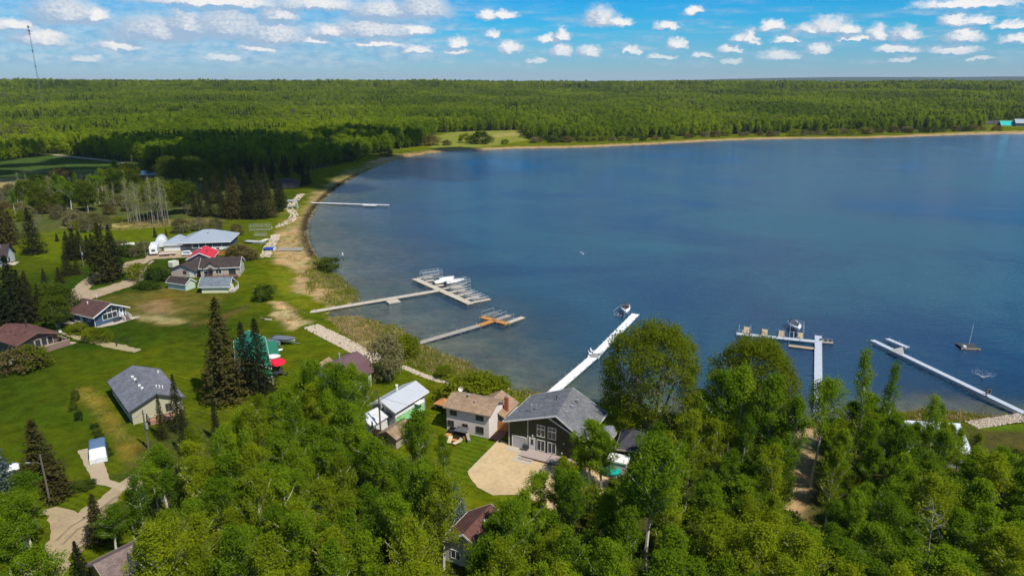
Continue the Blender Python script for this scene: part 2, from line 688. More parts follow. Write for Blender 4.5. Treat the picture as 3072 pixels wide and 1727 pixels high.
FOREST_LINE = [(-600, 415), (0, 407), (100, 392), (140, 386), (250, 396), (345, 408), (430, 424), (560, 432), (700, 440), (790, 428), (850, 414), (900, 398), (960, 385), (1010, 375), (1060, 366),
               (1085, 345), (1100, 334), (1200, 330), (1312, 328), (1330, 352), (1420, 356), (1540, 352), (1640, 347), (1800, 340), (1950, 335), (2080, 334), (2200, 333), (2300, 331),
               (2400, 328), (2470, 326), (2480, 312), (2520, 310), (2576, 309), (3400, 300)]
_fl = np.array(FOREST_LINE, float)


def is_forest(X, Y):
    """beyond the tree line that runs behind the fields and along the far shore"""
    Ys = np.maximum(Y, 100.0)
    c, s = math.cos(PITCH), math.sin(PITCH)
    fw = Ys * c + CAM_H * s
    px = (1536.0 + FPX * X / fw) / K
    py = (863.5 - FPX * (Ys * s - CAM_H * c) / fw) / K
    return py < np.interp(px, _fl[:, 0], _fl[:, 1])


# zones: polygon, colour, softness (m), raggedness (m), strength
LAWN = (0.070, 0.135, 0.008)
ZONES = [
    (Dp([(1, 405), (140, 391), (345, 415), (330, 440), (250, 452), (170, 470), (110, 484), (-60, 500), (-200, 440)]), (0.045, 0.085, 0.018), 4, 8, 1.0),
    (Dp([(-120, 455), (40, 446), (66, 462), (50, 472), (-60, 478)]), (0.30, 0.24, 0.11), 3, 8, 0.9),
    (Dp([(95, 450), (180, 436), (270, 438), (280, 456), (180, 474), (105, 474)]), (0.26, 0.19, 0.10), 3, 10, 0.8),
    (Dp([(60, 428), (330, 426), (330, 431), (60, 436)]), (0.20, 0.20, 0.08), 2, 8, 0.6),
    (Dp([(1075, 366), (1095, 342), (1150, 331), (1312, 326), (1335, 352), (1200, 372), (1090, 374)]), (0.17, 0.20, 0.035), 4, 8, 1.0),
    (Dp([(1240, 337), (1310, 331), (1315, 340), (1245, 346)]), (0.30, 0.27, 0.10), 3, 8, 0.6),
    # scrub between forest and lawns
    (Dp([(0, 500), (130, 470), (420, 440), (700, 470), (720, 540), (560, 556), (380, 552), (100, 590), (0, 600)]), (0.080, 0.095, 0.028), 4, 8, 0.8),
    (Dp([(380, 556), (520, 552), (520, 562), (330, 576), (180, 578), (170, 570)]), (0.36, 0.32, 0.13), 1.5, 4, 0.8),
    (Dp([(20, 600), (160, 576), (460, 568), (560, 580), (420, 600), (340, 640), (150, 660), (20, 640)]), (0.090, 0.125, 0.005), 3, 4, 0.8),
    # worn brown lawn
    (Dp([(250, 752), (420, 722), (560, 745), (480, 798), (420, 812), (330, 796)]), (0.115, 0.10, 0.022), 5, 6, 0.85),
    (Dp([(345, 765), (410, 752), (440, 770), (420, 806), (380, 808)]), (0.22, 0.16, 0.085), 3, 5, 0.7),
    (Dp([(330, 790), (430, 800), (470, 812), (420, 816), (350, 806)]), (0.30, 0.25, 0.11), 1.2, 3, 0.8),
    # dry strip beside the grey roofed house
    (Sp([(223, 1164), (264, 1160), (318, 1215), (414, 1338), (430, 1420), (392, 1390)]), (0.18, 0.15, 0.022), 1.2, 1.5, 0.85),
    # dry grass and straw between the lawn and the water
    (Dp([(690, 600), (720, 576), (768, 572), (776, 606), (800, 640), (835, 690), (882, 725), (892, 750), (846, 772), (790, 742), (752, 690), (712, 664), (684, 640)]), (0.30, 0.235, 0.11), 2.0, 5, 0.95),
    (Dp([(700, 588), (735, 580), (745, 600), (715, 610)]), (0.16, 0.17, 0.04), 2.0, 5, 0.7),
    (Dp([(790, 655), (836, 690), (880, 724), (892, 750), (860, 762), (800, 700)]), (0.15, 0.15, 0.04), 2.0, 5, 0.8),
    (Dp([(700, 664), (742, 690), (770, 740), (800, 764), (760, 772), (720, 750), (690, 700)]), (0.13, 0.155, 0.010), 2.0, 4, 0.85),
    (Dp([(690, 768), (724, 768), (745, 792), (764, 815), (718, 812), (698, 792)]), (0.46, 0.36, 0.20), 1.0, 3, 1.0),
    (Dp([(833, 800), (905, 786), (945, 820), (968, 850), (935, 882), (890, 846)]), (0.38, 0.28, 0.14), 1.0, 3.5, 0.95),
    (Dp([(905, 790), (1000, 826), (1050, 868), (1143, 896), (1187, 926), (1218, 944), (1320, 982), (1390, 992), (1330, 1004), (1230, 966), (1130, 945), (1046, 916), (970, 870)]), (0.16, 0.165, 0.035), 1.5, 3, 0.9),
    (Dp([(1085, 905), (1180, 935), (1240, 962), (1330, 990), (1300, 998), (1200, 962), (1100, 930)]), (0.33, 0.28, 0.11), 1.0, 3, 0.8),
    (Dp([(1040, 900), (1100, 912), (1130, 926), (1060, 922)]), (0.05, 0.045, 0.03), 1.0, 2, 0.9),
    (Dp([(470, 812), (540, 798), (620, 766), (632, 770), (560, 806), (476, 826)]), (0.08, 0.07, 0.02), 0.8, 1.2, 0.8),
    (Sp([(848, 690), (915, 685), (920, 740), (935, 795), (890, 805), (815, 792), (815, 770), (850, 752)]), (0.38, 0.28, 0.14), 1.5, 7, 0.8),
    (Sp([(880, 838), (950, 822), (1000, 868), (1015, 898), (950, 902), (890, 872)]), (0.34, 0.25, 0.13), 1.2, 4, 0.95),
    (Sp([(815, 905), (850, 905), (905, 975), (880, 985), (845, 965), (825, 930)]), (0.46, 0.35, 0.19), 1.0, 3, 0.95),
    (Sp([(995, 950), (1060, 940), (1125, 1010), (1115, 1025), (1050, 985)]), (0.42, 0.30, 0.15), 1.0, 3, 0.9),
    # path in the wood on the right and the forest floor of the foreground stands
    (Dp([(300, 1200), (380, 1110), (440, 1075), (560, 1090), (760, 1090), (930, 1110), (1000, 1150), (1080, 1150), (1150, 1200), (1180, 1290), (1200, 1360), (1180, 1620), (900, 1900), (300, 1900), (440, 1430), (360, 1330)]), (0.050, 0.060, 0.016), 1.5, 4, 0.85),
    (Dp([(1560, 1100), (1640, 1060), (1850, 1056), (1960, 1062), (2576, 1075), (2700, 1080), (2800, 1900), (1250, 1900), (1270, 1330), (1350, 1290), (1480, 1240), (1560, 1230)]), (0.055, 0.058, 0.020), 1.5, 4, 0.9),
    (Dp([(1985, 1058), (2042, 1058), (2058, 1100), (2044, 1180), (2040, 1240), (2006, 1300), (1966, 1290), (1990, 1180), (1976, 1100)]), (0.34, 0.26, 0.15), 1.0, 1.2, 0.95),
    (Dp([(2240, 1320), (2262, 1332), (2250, 1350), (2226, 1345)]), (0.34, 0.26, 0.15), 1.0, 1.5, 0.9),
    (Dp([(2440, 1062), (2576, 1046), (2640, 1050), (2640, 1084), (2480, 1082)]), LAWN, 1.0, 1.5, 0.9),
    (Dp([(1170, 1090), (1260, 1105), (1215, 1180), (1176, 1230), (1120, 1180)]), (0.07, 0.11, 0.006), 0.6, 0.8, 0.9),
    (Dp([(940, 1085), (1010, 1085), (1010, 1110), (940, 1115)]), (0.13, 0.15, 0.012), 0.6, 1.0, 0.9),
]


def ground_albedo(X, Y, S):
    n = vnoise(X, Y, 40.0, 21, 4)
    col = np.empty((len(X), 3))
    a, b = np.array((0.028, 0.054, 0.004)), np.array((0.108, 0.138, 0.004))
    east = sstep(-115, -20, X + 0.25 * (Y - 120))  # lawn colour painted darker to the west, partly for thin cloud shade
    q = np.clip(0.10 + 0.55 * east + 1.3 * (n - 0.5), 0, 1)[:, None]
    col[:] = a * (1 - q) + b * q
    rag = (vnoise(X, Y, 5.0, 4, 4) - 0.5) * 2
    rag2 = (vnoise(X, Y, 1.8, 8, 3) - 0.5) * 2
    fm = is_forest(X, Y)
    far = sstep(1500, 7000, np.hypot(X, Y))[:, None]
    fcol = np.array((0.060, 0.095, 0.014)) * (1 - far) + np.array((0.015, 0.042, 0.03)) * far  # far ground goes dark bluish green, distance haze put into its colour
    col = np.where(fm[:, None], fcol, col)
    near = Y < 700
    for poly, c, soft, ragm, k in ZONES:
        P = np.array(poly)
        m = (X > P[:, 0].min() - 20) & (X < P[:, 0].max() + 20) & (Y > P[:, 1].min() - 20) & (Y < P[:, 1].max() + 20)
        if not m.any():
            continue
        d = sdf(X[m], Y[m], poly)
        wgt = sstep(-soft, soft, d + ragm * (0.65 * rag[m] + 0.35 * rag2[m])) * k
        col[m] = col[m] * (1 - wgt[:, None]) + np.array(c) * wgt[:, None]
    # beach of dead reeds round the bay, dark wet rim at the water
    s_in = -S
    nearbay = sstep(215, 250, Y)
    wid = np.where(Y > 520, 14.0, 3.5 + 0.012 * Y)
    wb = nearbay * sstep(wid + 4, wid - 5, s_in + 10.0 * rag + 4.0 * rag2) * (s_in > 0) * np.where(Y > 520, 0.9, 0.68)
    col = col * (1 - wb[:, None]) + np.array((0.34, 0.255, 0.13)) * wb[:, None]
    wm = sstep(4.6, 2.4, s_in) * (s_in > -1.0) * sstep(175, 215, Y) * sstep(520, 440, Y)
    col = col * (1 - wm[:, None]) + np.array((0.035, 0.03, 0.02)) * wm[:, None]
    wm2 = sstep(1.2, 0.2, s_in) * (s_in > -1.0)
    col = col * (1 - 0.6 * wm2[:, None]) + np.array((0.07, 0.06, 0.03)) * 0.6 * wm2[:, None]
    # lake bed: brown shallows with weed beds
    lb = S > 0
    bed = np.array((0.27, 0.235, 0.16))[None, :] * (0.55 + 0.9 * vnoise(X, Y, 9.0, 33, 4))[:, None]
    col = np.where(lb[:, None], bed, col)
    lawn = np.clip(1.0 - 3.0 * np.abs(col - np.array((0.070, 0.105, 0.005))).sum(1) / 0.14, 0, 1) * near * (~fm)
    return np.clip(col, 0, 1), lawn


ALB, MOW = ground_albedo(fx_, fy_, SD)
ny, nx = GX.shape
idx = np.arange(nx * ny).reshape(ny, nx)
F4 = np.stack([idx[:-1, :-1], idx[:-1, 1:], idx[1:, 1:], idx[1:, :-1]], -1).reshape(-1, 4)

gm, t, out = new_mat('ground cover')
ca = t.add('ShaderNodeAttribute', attribute_name='cover')
mw = t.add('ShaderNodeAttribute', attribute_name='mown')
tcn = t.add('ShaderNodeTexCoord')
ob = tcn.outputs['Object']
na = t.noise(ob, 0.35, 5.0, 0.65)
nb = t.noise(ob, 2.3, 4.0, 0.7)
f = t.math('ADD', t.maprange(na, 0.28, 0.72, 0.60, 1.40), t.maprange(nb, 0.25, 0.75, -0.26, 0.26))
wv = t.add('ShaderNodeTexWave', wave_type='BANDS', bands_direction='X')
mp = t.add('ShaderNodeMapping')
mp.inputs['Rotation'].default_value = (0, 0, math.radians(-62))
t.set(mp.inputs['Vector'], ob)
t.set(wv.inputs['Vector'], mp.outputs[0])
wv.inputs['Scale'].default_value = 0.26
wv.inputs['Distortion'].default_value = 2.2
wv.inputs['Detail'].default_value = 2.0
wv.inputs['Detail Scale'].default_value = 0.35
st = t.math('MULTIPLY', t.math('SUBTRACT', wv.outputs[1], 0.5), 0.38)
f = t.math('ADD', f, t.math('MULTIPLY', st, mw.outputs['Fac']))
yel = t.noise(ob, 0.11, 6.0, 0.68)
hue = t.mix(t.maprange(yel, 0.32, 0.7), (0.80, 0.98, 0.9, 1), (1.48, 1.10, 1.0, 1))
wrn = t.noise(ob, 0.55, 5.0, 0.7)
hue = t.mix(t.maprange(wrn, 0.56, 0.78, 0.0, 0.7), hue, (1.9, 1.12, 2.0, 1))
bc = t.mix(1.0, t.vmath('SCALE', ca.outputs['Color'], f), hue, 'MULTIPLY')
pb = t.add('ShaderNodeBsdfPrincipled')
t.set(pb.inputs['Base Color'], bc)
pb.inputs['Roughness'].default_value = 1.0
pb.inputs['Specular IOR Level'].default_value = 0.0
bn = t.add('ShaderNodeBump')
bn.inputs['Strength'].default_value = 0.55
bn.inputs['Distance'].default_value = 0.25
t.set(bn.inputs['Height'], nb)
t.l.new(bn.outputs[0], pb.inputs['Normal'])
t.l.new(pb.outputs[0], out.inputs[0])

gme = poly_mesh('ground', np.stack([fx_, fy_, GZ], 1), F4, gm, True)
at_c = gme.attributes.new('cover', 'FLOAT_COLOR', 'POINT')
at_c.data.foreach_set('color', np.concatenate([ALB, np.ones((len(ALB), 1))], 1).astype(np.float32).ravel())
at_m = gme.attributes.new('mown', 'FLOAT', 'POINT')
at_m.data.foreach_set('value', MOW.astype(np.float32))
ground = link(bpy.data.objects.new('ground', gme))
tag(ground, kind='structure')

# ------------------------------------------------------------------ lake
wm_, t, out = new_mat('lake water')
tcn = t.add('ShaderNodeTexCoord')
ob = tcn.outputs['Object']
mp = t.add('ShaderNodeMapping')
mp.inputs['Rotation'].default_value = (0, 0, math.radians(28))
mp.inputs['Scale'].default_value = (0.55, 1.35, 1)
t.set(mp.inputs['Vector'], ob)
w1 = t.noise(mp.outputs[0], 0.62, 3.0, 0.62, 0.5)
w2 = t.noise(mp.outputs[0], 3.2, 2.0, 0.55)
w3 = t.noise(ob, 0.011, 4.0, 0.6, 0.6)
rough_patch = t.maprange(w3, 0.34, 0.66, 0.3, 1.15)
hgt = t.math('MULTIPLY', t.math('ADD', w1, t.math('MULTIPLY', w2, 0.35)), rough_patch)
bn = t.add('ShaderNodeBump')
bn.inputs['Strength'].default_value = 1.0
bn.inputs['Distance'].default_value = 0.34
t.set(bn.inputs['Height'], hgt)
dp = t.add('ShaderNodeAttribute', attribute_name='depth')
gl = t.add('ShaderNodeBsdfGlossy')
gl.inputs['Roughness'].default_value = 0.12
gl.inputs[0].default_value = (0.95, 0.97, 1.0, 1)
t.l.new(bn.outputs[0], gl.inputs['Normal'])
body = t.add('ShaderNodeBsdfDiffuse')
t.set(body.inputs[0], t.mix(t.maprange(w3, 0.36, 0.64, 0.0, 1.0, True), (0.003, 0.029, 0.074, 1), (0.014, 0.080, 0.128, 1)))  # broad sky reflection patches painted into the body colour
trn = t.add('ShaderNodeBsdfTransparent')
trn.inputs[0].default_value = (0.66, 0.74, 0.66, 1)
mb_ = t.add('ShaderNodeMixShader')
t.set(mb_.inputs[0], t.maprange(dp.outputs['Fac'], 0.0, 2.3, 0.12, 1.0))
t.l.new(trn.outputs[0], mb_.inputs[1])
t.l.new(body.outputs[0], mb_.inputs[2])
fr = t.add('ShaderNodeFresnel')
fr.inputs[0].default_value = 1.33
t.l.new(bn.outputs[0], fr.inputs['Normal'])
mx = t.add('ShaderNodeMixShader')
t.set(mx.inputs[0], t.math('MULTIPLY', fr.outputs[0], 0.92, None, True))
t.l.new(mb_.outputs[0], mx.inputs[1])
t.l.new(gl.outputs[0], mx.inputs[2])
t.l.new(mx.outputs[0], out.inputs[0])
lx = axis_steps(-140, -140, 140, 1750, 3.0, (-140, 3), (500, 10.0))
ly = axis_steps(40, 80, 320, 1000, 3.0, (0, 3), (1000, 10.0))
LX, LY = np.meshgrid(lx, ly, indexing='xy')
ls = sdf(LX.ravel(), LY.ravel(), SHORE)
li = np.arange(LX.size).reshape(LX.shape)
LF = np.stack([li[:-1, :-1], li[:-1, 1:], li[1:, 1:], li[1:, :-1]], -1).reshape(-1, 4)
LF = LF[(ls[LF] > -14).any(1)]
lme = poly_mesh('lake', np.stack([LX.ravel(), LY.ravel(), np.full(LX.size, WATER_Z)], 1), LF, wm_)
ad = lme.attributes.new('depth', 'FLOAT', 'POINT')
dep = np.clip(ls, 0, None) * 0.036 * (0.75 + 0.6 * vnoise(LX.ravel(), LY.ravel(), 22.0, 41, 3))
dep = dep + np.clip((LX.ravel() - 0.0) * 0.03, 0, 1.4) * sstep(2, 14, ls)       # the bank drops off faster in the east
ad.data.foreach_set('value', np.clip(dep, 0, 4).astype(np.float32))
lake = link(bpy.data.objects.new('lake', lme))
tag(lake, kind='structure')


# ------------------------------------------------------------------ roads, paths and yards as sheets
def ragged(pts, step=0.9, amp=0.25, seed=0):
    r = random.Random(seed)
    out = []
    n = len(pts)
    for i in range(n):
        a, b = np.array(pts[i][:2]), np.array(pts[(i + 1) % n][:2])
        L = np.linalg.norm(b - a)
        k = max(1, int(L / step))
        nrm = np.array((-(b - a)[1], (b - a)[0])) / max(L, 1e-6)
        for j in range(k):
            p = a + (b - a) * j / k + nrm * (r.uniform(-amp, amp) if j else 0)
            out.append((p[0], p[1]))
    return out


def sheet(name, pts, material, z=0.075, amp=0.25, seed=0, kind='structure', thick=None):
    P = ragged(pts, 0.9, amp, seed) if amp else [tuple(p[:2]) for p in pts]
    b = MB()
    if thick:
        b.prism(P, 2, z - thick, z)
    else:
        b.raw([(x, y, z) for x, y in P], [tuple(range(len(P)))])
    o = b.build(name, material)
    if kind:
        tag(o, kind=kind)
    return o


GRAVEL = mat('pale gravel', (0.36, 0.275, 0.170), 0.95, 0.42, 0.4, 0.5)
DIRT = mat('sandy dirt', (0.52, 0.385, 0.215), 0.97, 0.42, 0.22, 0.5)
CONC = mat('weathered concrete', (0.46, 0.40, 0.31), 0.9, 0.15, 0.8, 0.1)
sheet('driveway', Sp([(196, 937), (190, 900), (201, 881), (240, 848), (282, 821), (320, 812), (359, 808), (380, 786), (437, 775), (450, 746), (560, 748), (566, 772), (458, 778), (430, 796),
                      (447, 817), (440, 835), (415, 852), (330, 880), (275, 897), (240, 915), (215, 937)]), GRAVEL, 0.08, 0.3, 3)
GRASS = mat('lawn grass', (0.045, 0.085, 0.006), 1.0, 0.3, 0.5, 0.5, 0, 0.0)
sheet('lawn', Sp([(265, 868), (281, 852), (309, 832), (354, 818), (396, 818), (389, 833), (354, 848), (309, 863), (276, 871)]), GRASS, 0.12, 0.25, 4)
sheet('road', Sp([(130, 1530), (170, 1520), (235, 1540), (310, 1485), (365, 1445), (440, 1400), (450, 1440), (400, 1490), (320, 1550), (300, 1600), (215, 1660), (190, 1727),
                  (160, 1800), (-60, 1800), (100, 1690), (150, 1620), (150, 1570)]), GRAVEL, 0.08, 0.4, 5)
sheet('parking_pad', Sp([(233, 1352), (262, 1345), (305, 1368), (330, 1440), (395, 1462), (445, 1480), (440, 1500), (330, 1462), (280, 1450)]), mat('parking pad gravel', (0.40, 0.32, 0.21), 0.95, 0.15, 0.6, 0.3), 0.09, 0.12, 6)
sheet('yard', Sp([(1498, 1321), (1580, 1343), (1700, 1378), (1790, 1400), (1830, 1440), (1800, 1500), (1700, 1560), (1600, 1500), (1540, 1484), (1480, 1486), (1432, 1462), (1405, 1424), (1403, 1416), (1450, 1369)]), DIRT, 0.08, 0.12, 7)
_a, _b = at(1497, 1322), at(1404, 1417)
_e = MB()
_dx = (_b - _a)[:2]
_n = np.array((-_dx[1], _dx[0])) / np.linalg.norm(_dx) * 0.09
_e.prism([tuple(_a[:2] - _n), tuple(_b[:2] - _n), tuple(_b[:2] + _n), tuple(_a[:2] + _n)], 2, -0.05, 0.22)
tag(_e.build('kerb', mat('timber edging', (0.5, 0.42, 0.28), 0.9, 0.2)), kind='structure')
sheet('footpath', Sp([(186, 996), (215, 1003), (262, 1010), (330, 1024), (400, 1042), (424, 1050), (402, 1058), (340, 1046), (290, 1034), (235, 1020), (190, 1004)]), mat('path of dry clippings', (0.33, 0.27, 0.14), 0.95, 0.3, 0.6, 0.3), 0.07, 0.3, 8)
sheet('field_track', Dp([(138, 388), (250, 400), (345, 412), (348, 415), (245, 404), (130, 391)]), mat('farm track', (0.26, 0.22, 0.16), 0.95, 0.2, 0.2), 0.12, 0.5, 9)

RUT = mat('dark wheel ruts', (0.25, 0.19, 0.12), 0.95, 0.4, 0.5, 0.4)
def ribbon(pts, w_):
    P = [np.array(p[:2]) for p in pts]
    L_, R_ = [], []
    for i, p in enumerate(P):
        d = P[min(i + 1, len(P) - 1)] - P[max(i - 1, 0)]
        n = np.array((-d[1], d[0])) / np.linalg.norm(d) * w_
        L_.append(p + n)
        R_.append(p - n)
    return L_ + R_[::-1]
for k, off in enumerate(((0, 0), (16, 12), (46, 30), (62, 42))):
    sheet('wheel_rut', ribbon(Sp([(170 + off[0], 1622 + off[1]), (215 + off[0], 1578 + off[1]), (290 + off[0], 1535 + off[1]), (350 + off[0] * .8, 1490 + off[1] * .7)]), .22), RUT, 0.10 + .004 * k, 0.12, 30 + k)
for k, pts in enumerate((((205, 925), (240, 878), (290, 838), (345, 815), (395, 800)), ((300, 872), (370, 852), (420, 822), (425, 795), (445, 778)), ((322, 876), (385, 852), (436, 822), (438, 800), (460, 782)))):
    sheet('wheel_rut', ribbon(Sp(pts), .35), mat('pale wheel track', (0.40, 0.315, 0.21), .95, .3, .5, .3), 0.10 + .004 * k, 0.15, 40 + k)

# ------------------------------------------------------------------ trees
AT = {}


def leaf_mesh(name, C, size, material, up=0.25, seed=0, aspect=0.62, outward=None):
    r = np.random.default_rng(seed)
    n = len(C)
    nrm = r.normal(size=(n, 3))
    nrm[:, 2] = np.abs(nrm[:, 2]) + up
    if outward is not None:
        nrm += outward
    nrm /= np.linalg.norm(nrm, axis=1)[:, None]
    t1 = np.cross(nrm, r.normal(size=(n, 3)))
    t1 /= np.linalg.norm(t1, axis=1)[:, None] + 1e-9
    t2 = np.cross(nrm, t1)
    s = (size * r.uniform(0.65, 1.3, n))[:, None]
    V = np.empty((n, 4, 3))
    V[:, 0] = C - t1 * s
    V[:, 1] = C - t2 * s * aspect + t1 * s * 0.15
    V[:, 2] = C + t1 * s
    V[:, 3] = C + t2 * s * aspect + t1 * s * 0.15
    F = np.arange(n * 4).reshape(n, 4)
    return poly_mesh(name, V.reshape(-1, 3), F, material)


def aspen(seed, h, leaf_mat, bark, n_branch=44, clumps=4, leaves=42, size=0.15, rmax=2.5, base=0.28, sig=0.36, shape=0.75, lean=0.5, limbs=True, droop=0.0):
    """slim pale trunk, rising limbs, ovoid airy crown made of leaf clumps"""
    r = np.random.default_rng(seed)
    tr = MB()
    bend = r.uniform(-lean, lean, 2)
    def axis(t):
        return np.array((bend[0] * t ** 1.5 + 0.18 * math.sin(5 * t + seed), bend[1] * t ** 1.5 + 0.18 * math.cos(4 * t + seed), h * t))
    K_ = 7
    r0 = 0.015 * h
    for i in range(K_):
        a, b = i / K_, (i + 1) / K_
        tr.tube(axis(a * 0.97), axis(b * 0.97), r0 * (1 - 0.86 * a), r0 * (1 - 0.86 * b), 6, False)
    C = []
    for i in range(n_branch):
        t = base + (0.98 - base) * (i + r.random()) / n_branch
        q = (t - base) / (1 - base)
        R = rmax * (math.sin(PI * min(1, q ** shape * 0.96 + 0.10)) ** 0.75) * r.uniform(0.6, 1.12)
        an = r.uniform(0, 2 * PI)
        p0 = axis(t)
        rise = (0.95 + 0.55 * q - droop) * R
        p1 = p0 + np.array((math.cos(an) * R, math.sin(an) * R, rise))
        p1[2] = min(p1[2], h * 1.02)
        if limbs and r.random() < 0.75:
            m_ = (p0 + p1) / 2 + np.array((0, 0, -0.12 * R))
            tr.tube(p0, m_, 0.06, 0.04, 3, False)
            tr.tube(m_, p1, 0.04, 0.015, 3, False)
        for k in range(clumps):
            u = (k + 0.6 + 0.5 * r.random()) / clumps
            c = p0 + (p1 - p0) * min(u, 1.08) + r.normal(size=3) * 0.22
            m = int(leaves * r.uniform(0.5, 1.3) * (0.55 + 0.6 * u))
            C.append(c + r.normal(size=(m, 3)) * np.array((sig, sig, sig * 1.15)))
    C = np.concatenate(C)
    C[:, 2] = np.maximum(C[:, 2], 0.25)
    out = C.copy()
    out[:, 2] = 0
    out /= np.linalg.norm(out, axis=1)[:, None] + 0.5
    return tr.mesh('trunk', bark), leaf_mesh('crown', C, size, leaf_mat, 0.25, seed, 0.62, out * 0.5)


def spruce(seed, h, leaf_mat, bark, rmax=2.4, levels=34, per=9, needles=20, size=0.20, base=0.05, power=0.85):
    r = np.random.default_rng(seed)
    tr = MB()
    tr.tube((0, 0, 0), (0, 0, h * 0.5), 0.013 * h, 0.008 * h, 6, False)
    tr.tube((0, 0, h * 0.5), (0, 0, h * 0.98), 0.008 * h, 0.01, 5, False)
    C = []
    for i in range(levels):
        q = (i + 0.5 * r.random()) / levels
        z = h * (base + (0.985 - base) * q)
        R = rmax * (1 - q) ** power * (0.88 + 0.2 * r.random()) + 0.10
        if q < 0.06:
            R *= 0.8
        k = max(4, int(per * (0.55 + 0.6 * (1 - q))))
        a0 = r.uniform(0, 2 * PI)
        for j in range(k):
            an = a0 + 2 * PI * j / k + r.normal() * 0.18
            L = R * r.uniform(0.72, 1.15)
            m = max(4, int(needles * (0.35 + 0.75 * L / rmax)))
            u = r.random(m) ** 0.6
            dr = -0.42 * L * u + 0.22 * L * u * u * u
            off = r.normal(size=(m, 3)) * np.array((0.13, 0.13, 0.07)) * (0.6 + L / rmax)
            C.append(np.stack([math.cos(an) * L * u, math.sin(an) * L * u, z + dr], 1) + off)
    C.append(np.stack([r.normal(0, .05, 24), r.normal(0, .05, 24), h * r.uniform(0.94, 1.0, 24)], 1))
    C = np.concatenate(C)
    C[:, 2] = np.maximum(C[:, 2], 0.12)
    out = C.copy()
    out[:, 2] = 0
    out /= np.linalg.norm(out, axis=1)[:, None] + 0.3
    return tr.mesh('trunk', bark), leaf_mesh('crown', C, size, leaf_mat, 0.2, seed, 0.42, out * 0.8)


def dome_tree(seed, h, R, leaf_mat, bark, blobs=150, leaves=90, size=0.17, stems=5, low=0.12, sig=0.55, cz=0.55):
    """wide round crown (willow or big shrub) on several leaning stems"""
    r = np.random.default_rng(seed)
    tr = MB()
    C = []
    tops = []
    for i in range(blobs):
        d = r.normal(size=3)
        d /= np.linalg.norm(d)
        if d[2] < -0.6:
            d[2] = -d[2]
        rad = (0.62 + 0.38 * r.random() ** 0.5)
        c = np.array((d[0] * R * rad, d[1] * R * rad, h * cz + d[2] * h * (1 - cz) * 0.98 * rad))
        c[2] = max(c[2], h * low)
        lump = 1 + 0.14 * math.sin(3 * math.atan2(d[1], d[0]) + seed) + 0.08 * math.sin(7 * d[2] + seed)
        c[:2] *= lump
        m = int(leaves * r.uniform(0.6, 1.3))
        C.append(c + r.normal(size=(m, 3)) * np.array((sig, sig, sig * 0.72)))
        if i % 3 == 0:
            tops.append(c)
    for k in range(stems):
        an = 2 * PI * k / stems + r.uniform(-.3, .3)
        a = np.array((0.25 * math.cos(an), 0.25 * math.sin(an), -0.1))
        b = np.array((R * 0.42 * math.cos(an), R * 0.42 * math.sin(an), h * 0.45))
        tr.tube(a, b, 0.016 * h, 0.009 * h, 5, False)
        for c in tops[k::stems]:
            tr.tube(b, c, 0.004 * h, 0.0015 * h, 3, False)
    C = np.concatenate(C)
    C[:, 2] = np.maximum(C[:, 2], 0.12)
    out = C - np.array((0, 0, h * 0.5))
    out /= np.linalg.norm(out, axis=1)[:, None] + 0.5
    return tr.mesh('trunk', bark), leaf_mesh('crown', C, size, leaf_mat, 0.2, seed, 0.6, out * 0.7)


def bare_tree(seed, h, bark, leaf_mat, n=26, twigs=5, leaves=260, size=0.13, rmax=1.6, base=0.3):
    """pale leafless stems with a haze of twigs and a few opening leaves"""
    r = np.random.default_rng(seed)
    tr = MB()
    lean = r.uniform(-.6, .6, 2)
    ax = lambda t: np.array((lean[0] * t, lean[1] * t, h * t))
    for i in range(6):
        a, b = i / 6, (i + 1) / 6
        tr.tube(ax(a), ax(b), 0.010 * h * (1 - .85 * a), 0.010 * h * (1 - .85 * b), 5, False)
    pts = []
    for i in range(n):
        t = base + (0.97 - base) * r.random()
        an = r.uniform(0, 2 * PI)
        q = (t - base) / (1 - base)
        L = rmax * (1.1 - 0.8 * q) * r.uniform(0.6, 1.1)
        p0 = ax(t)
        p1 = p0 + np.array((math.cos(an) * L, math.sin(an) * L, 0.9 * L))
        tr.tube(p0, p1, 0.04, 0.014, 3, False)
        for k in range(twigs):
            u = r.uniform(0.3, 1)
            a = p0 + (p1 - p0) * u
            b = a + r.normal(size=3) * 0.35 + np.array((0, 0, 0.35))
            tr.tube(a, b, 0.014, 0.006, 3, False)
            pts.append(b)
    pts = np.array(pts)
    C = pts[r.integers(0, len(pts), leaves)] + r.normal(size=(leaves, 3)) * 0.22
    return tr.mesh('trunk', bark), leaf_mesh('crown', C, size, leaf_mat, 0.2, seed)


BARK = mat('pale aspen bark', (0.56, 0.53, 0.45), 0.85, 0.45, 2.0)
BARK_P = mat('pale grey bark', (0.30, 0.265, 0.215), 0.85, 0.4, 2.0)
BARK_D = mat('dark bark', (0.11, 0.085, 0.06), 0.9, 0.3, 2.0)
BARK_G = mat('grey twig bark', (0.26, 0.23, 0.19), 0.9, 0.3, 2.0)
L_ASP = foliage('aspen leaves', (0.082, 0.162, 0.008), (0.260, 0.365, 0.014), 0.52)
L_ASP2 = foliage('yellow green leaves', (0.140, 0.200, 0.008), (0.315, 0.365, 0.014), 0.52)
L_SPR = foliage('spruce needles', (0.014, 0.022, 0.010), (0.046, 0.048, 0.018), 0.10)
L_SPR2 = foliage('warm spruce needles', (0.028, 0.032, 0.010), (0.090, 0.075, 0.022), 0.12)
L_BLUE = foliage('blue spruce needles', (0.055, 0.085, 0.075), (0.20, 0.25, 0.21), 0.12)
L_PALE = foliage('pale spruce needles', (0.06, 0.085, 0.04), (0.19, 0.20, 0.10), 0.12)
L_WIL = foliage('willow leaves', (0.125, 0.170, 0.008), (0.265, 0.290, 0.014), 0.50)
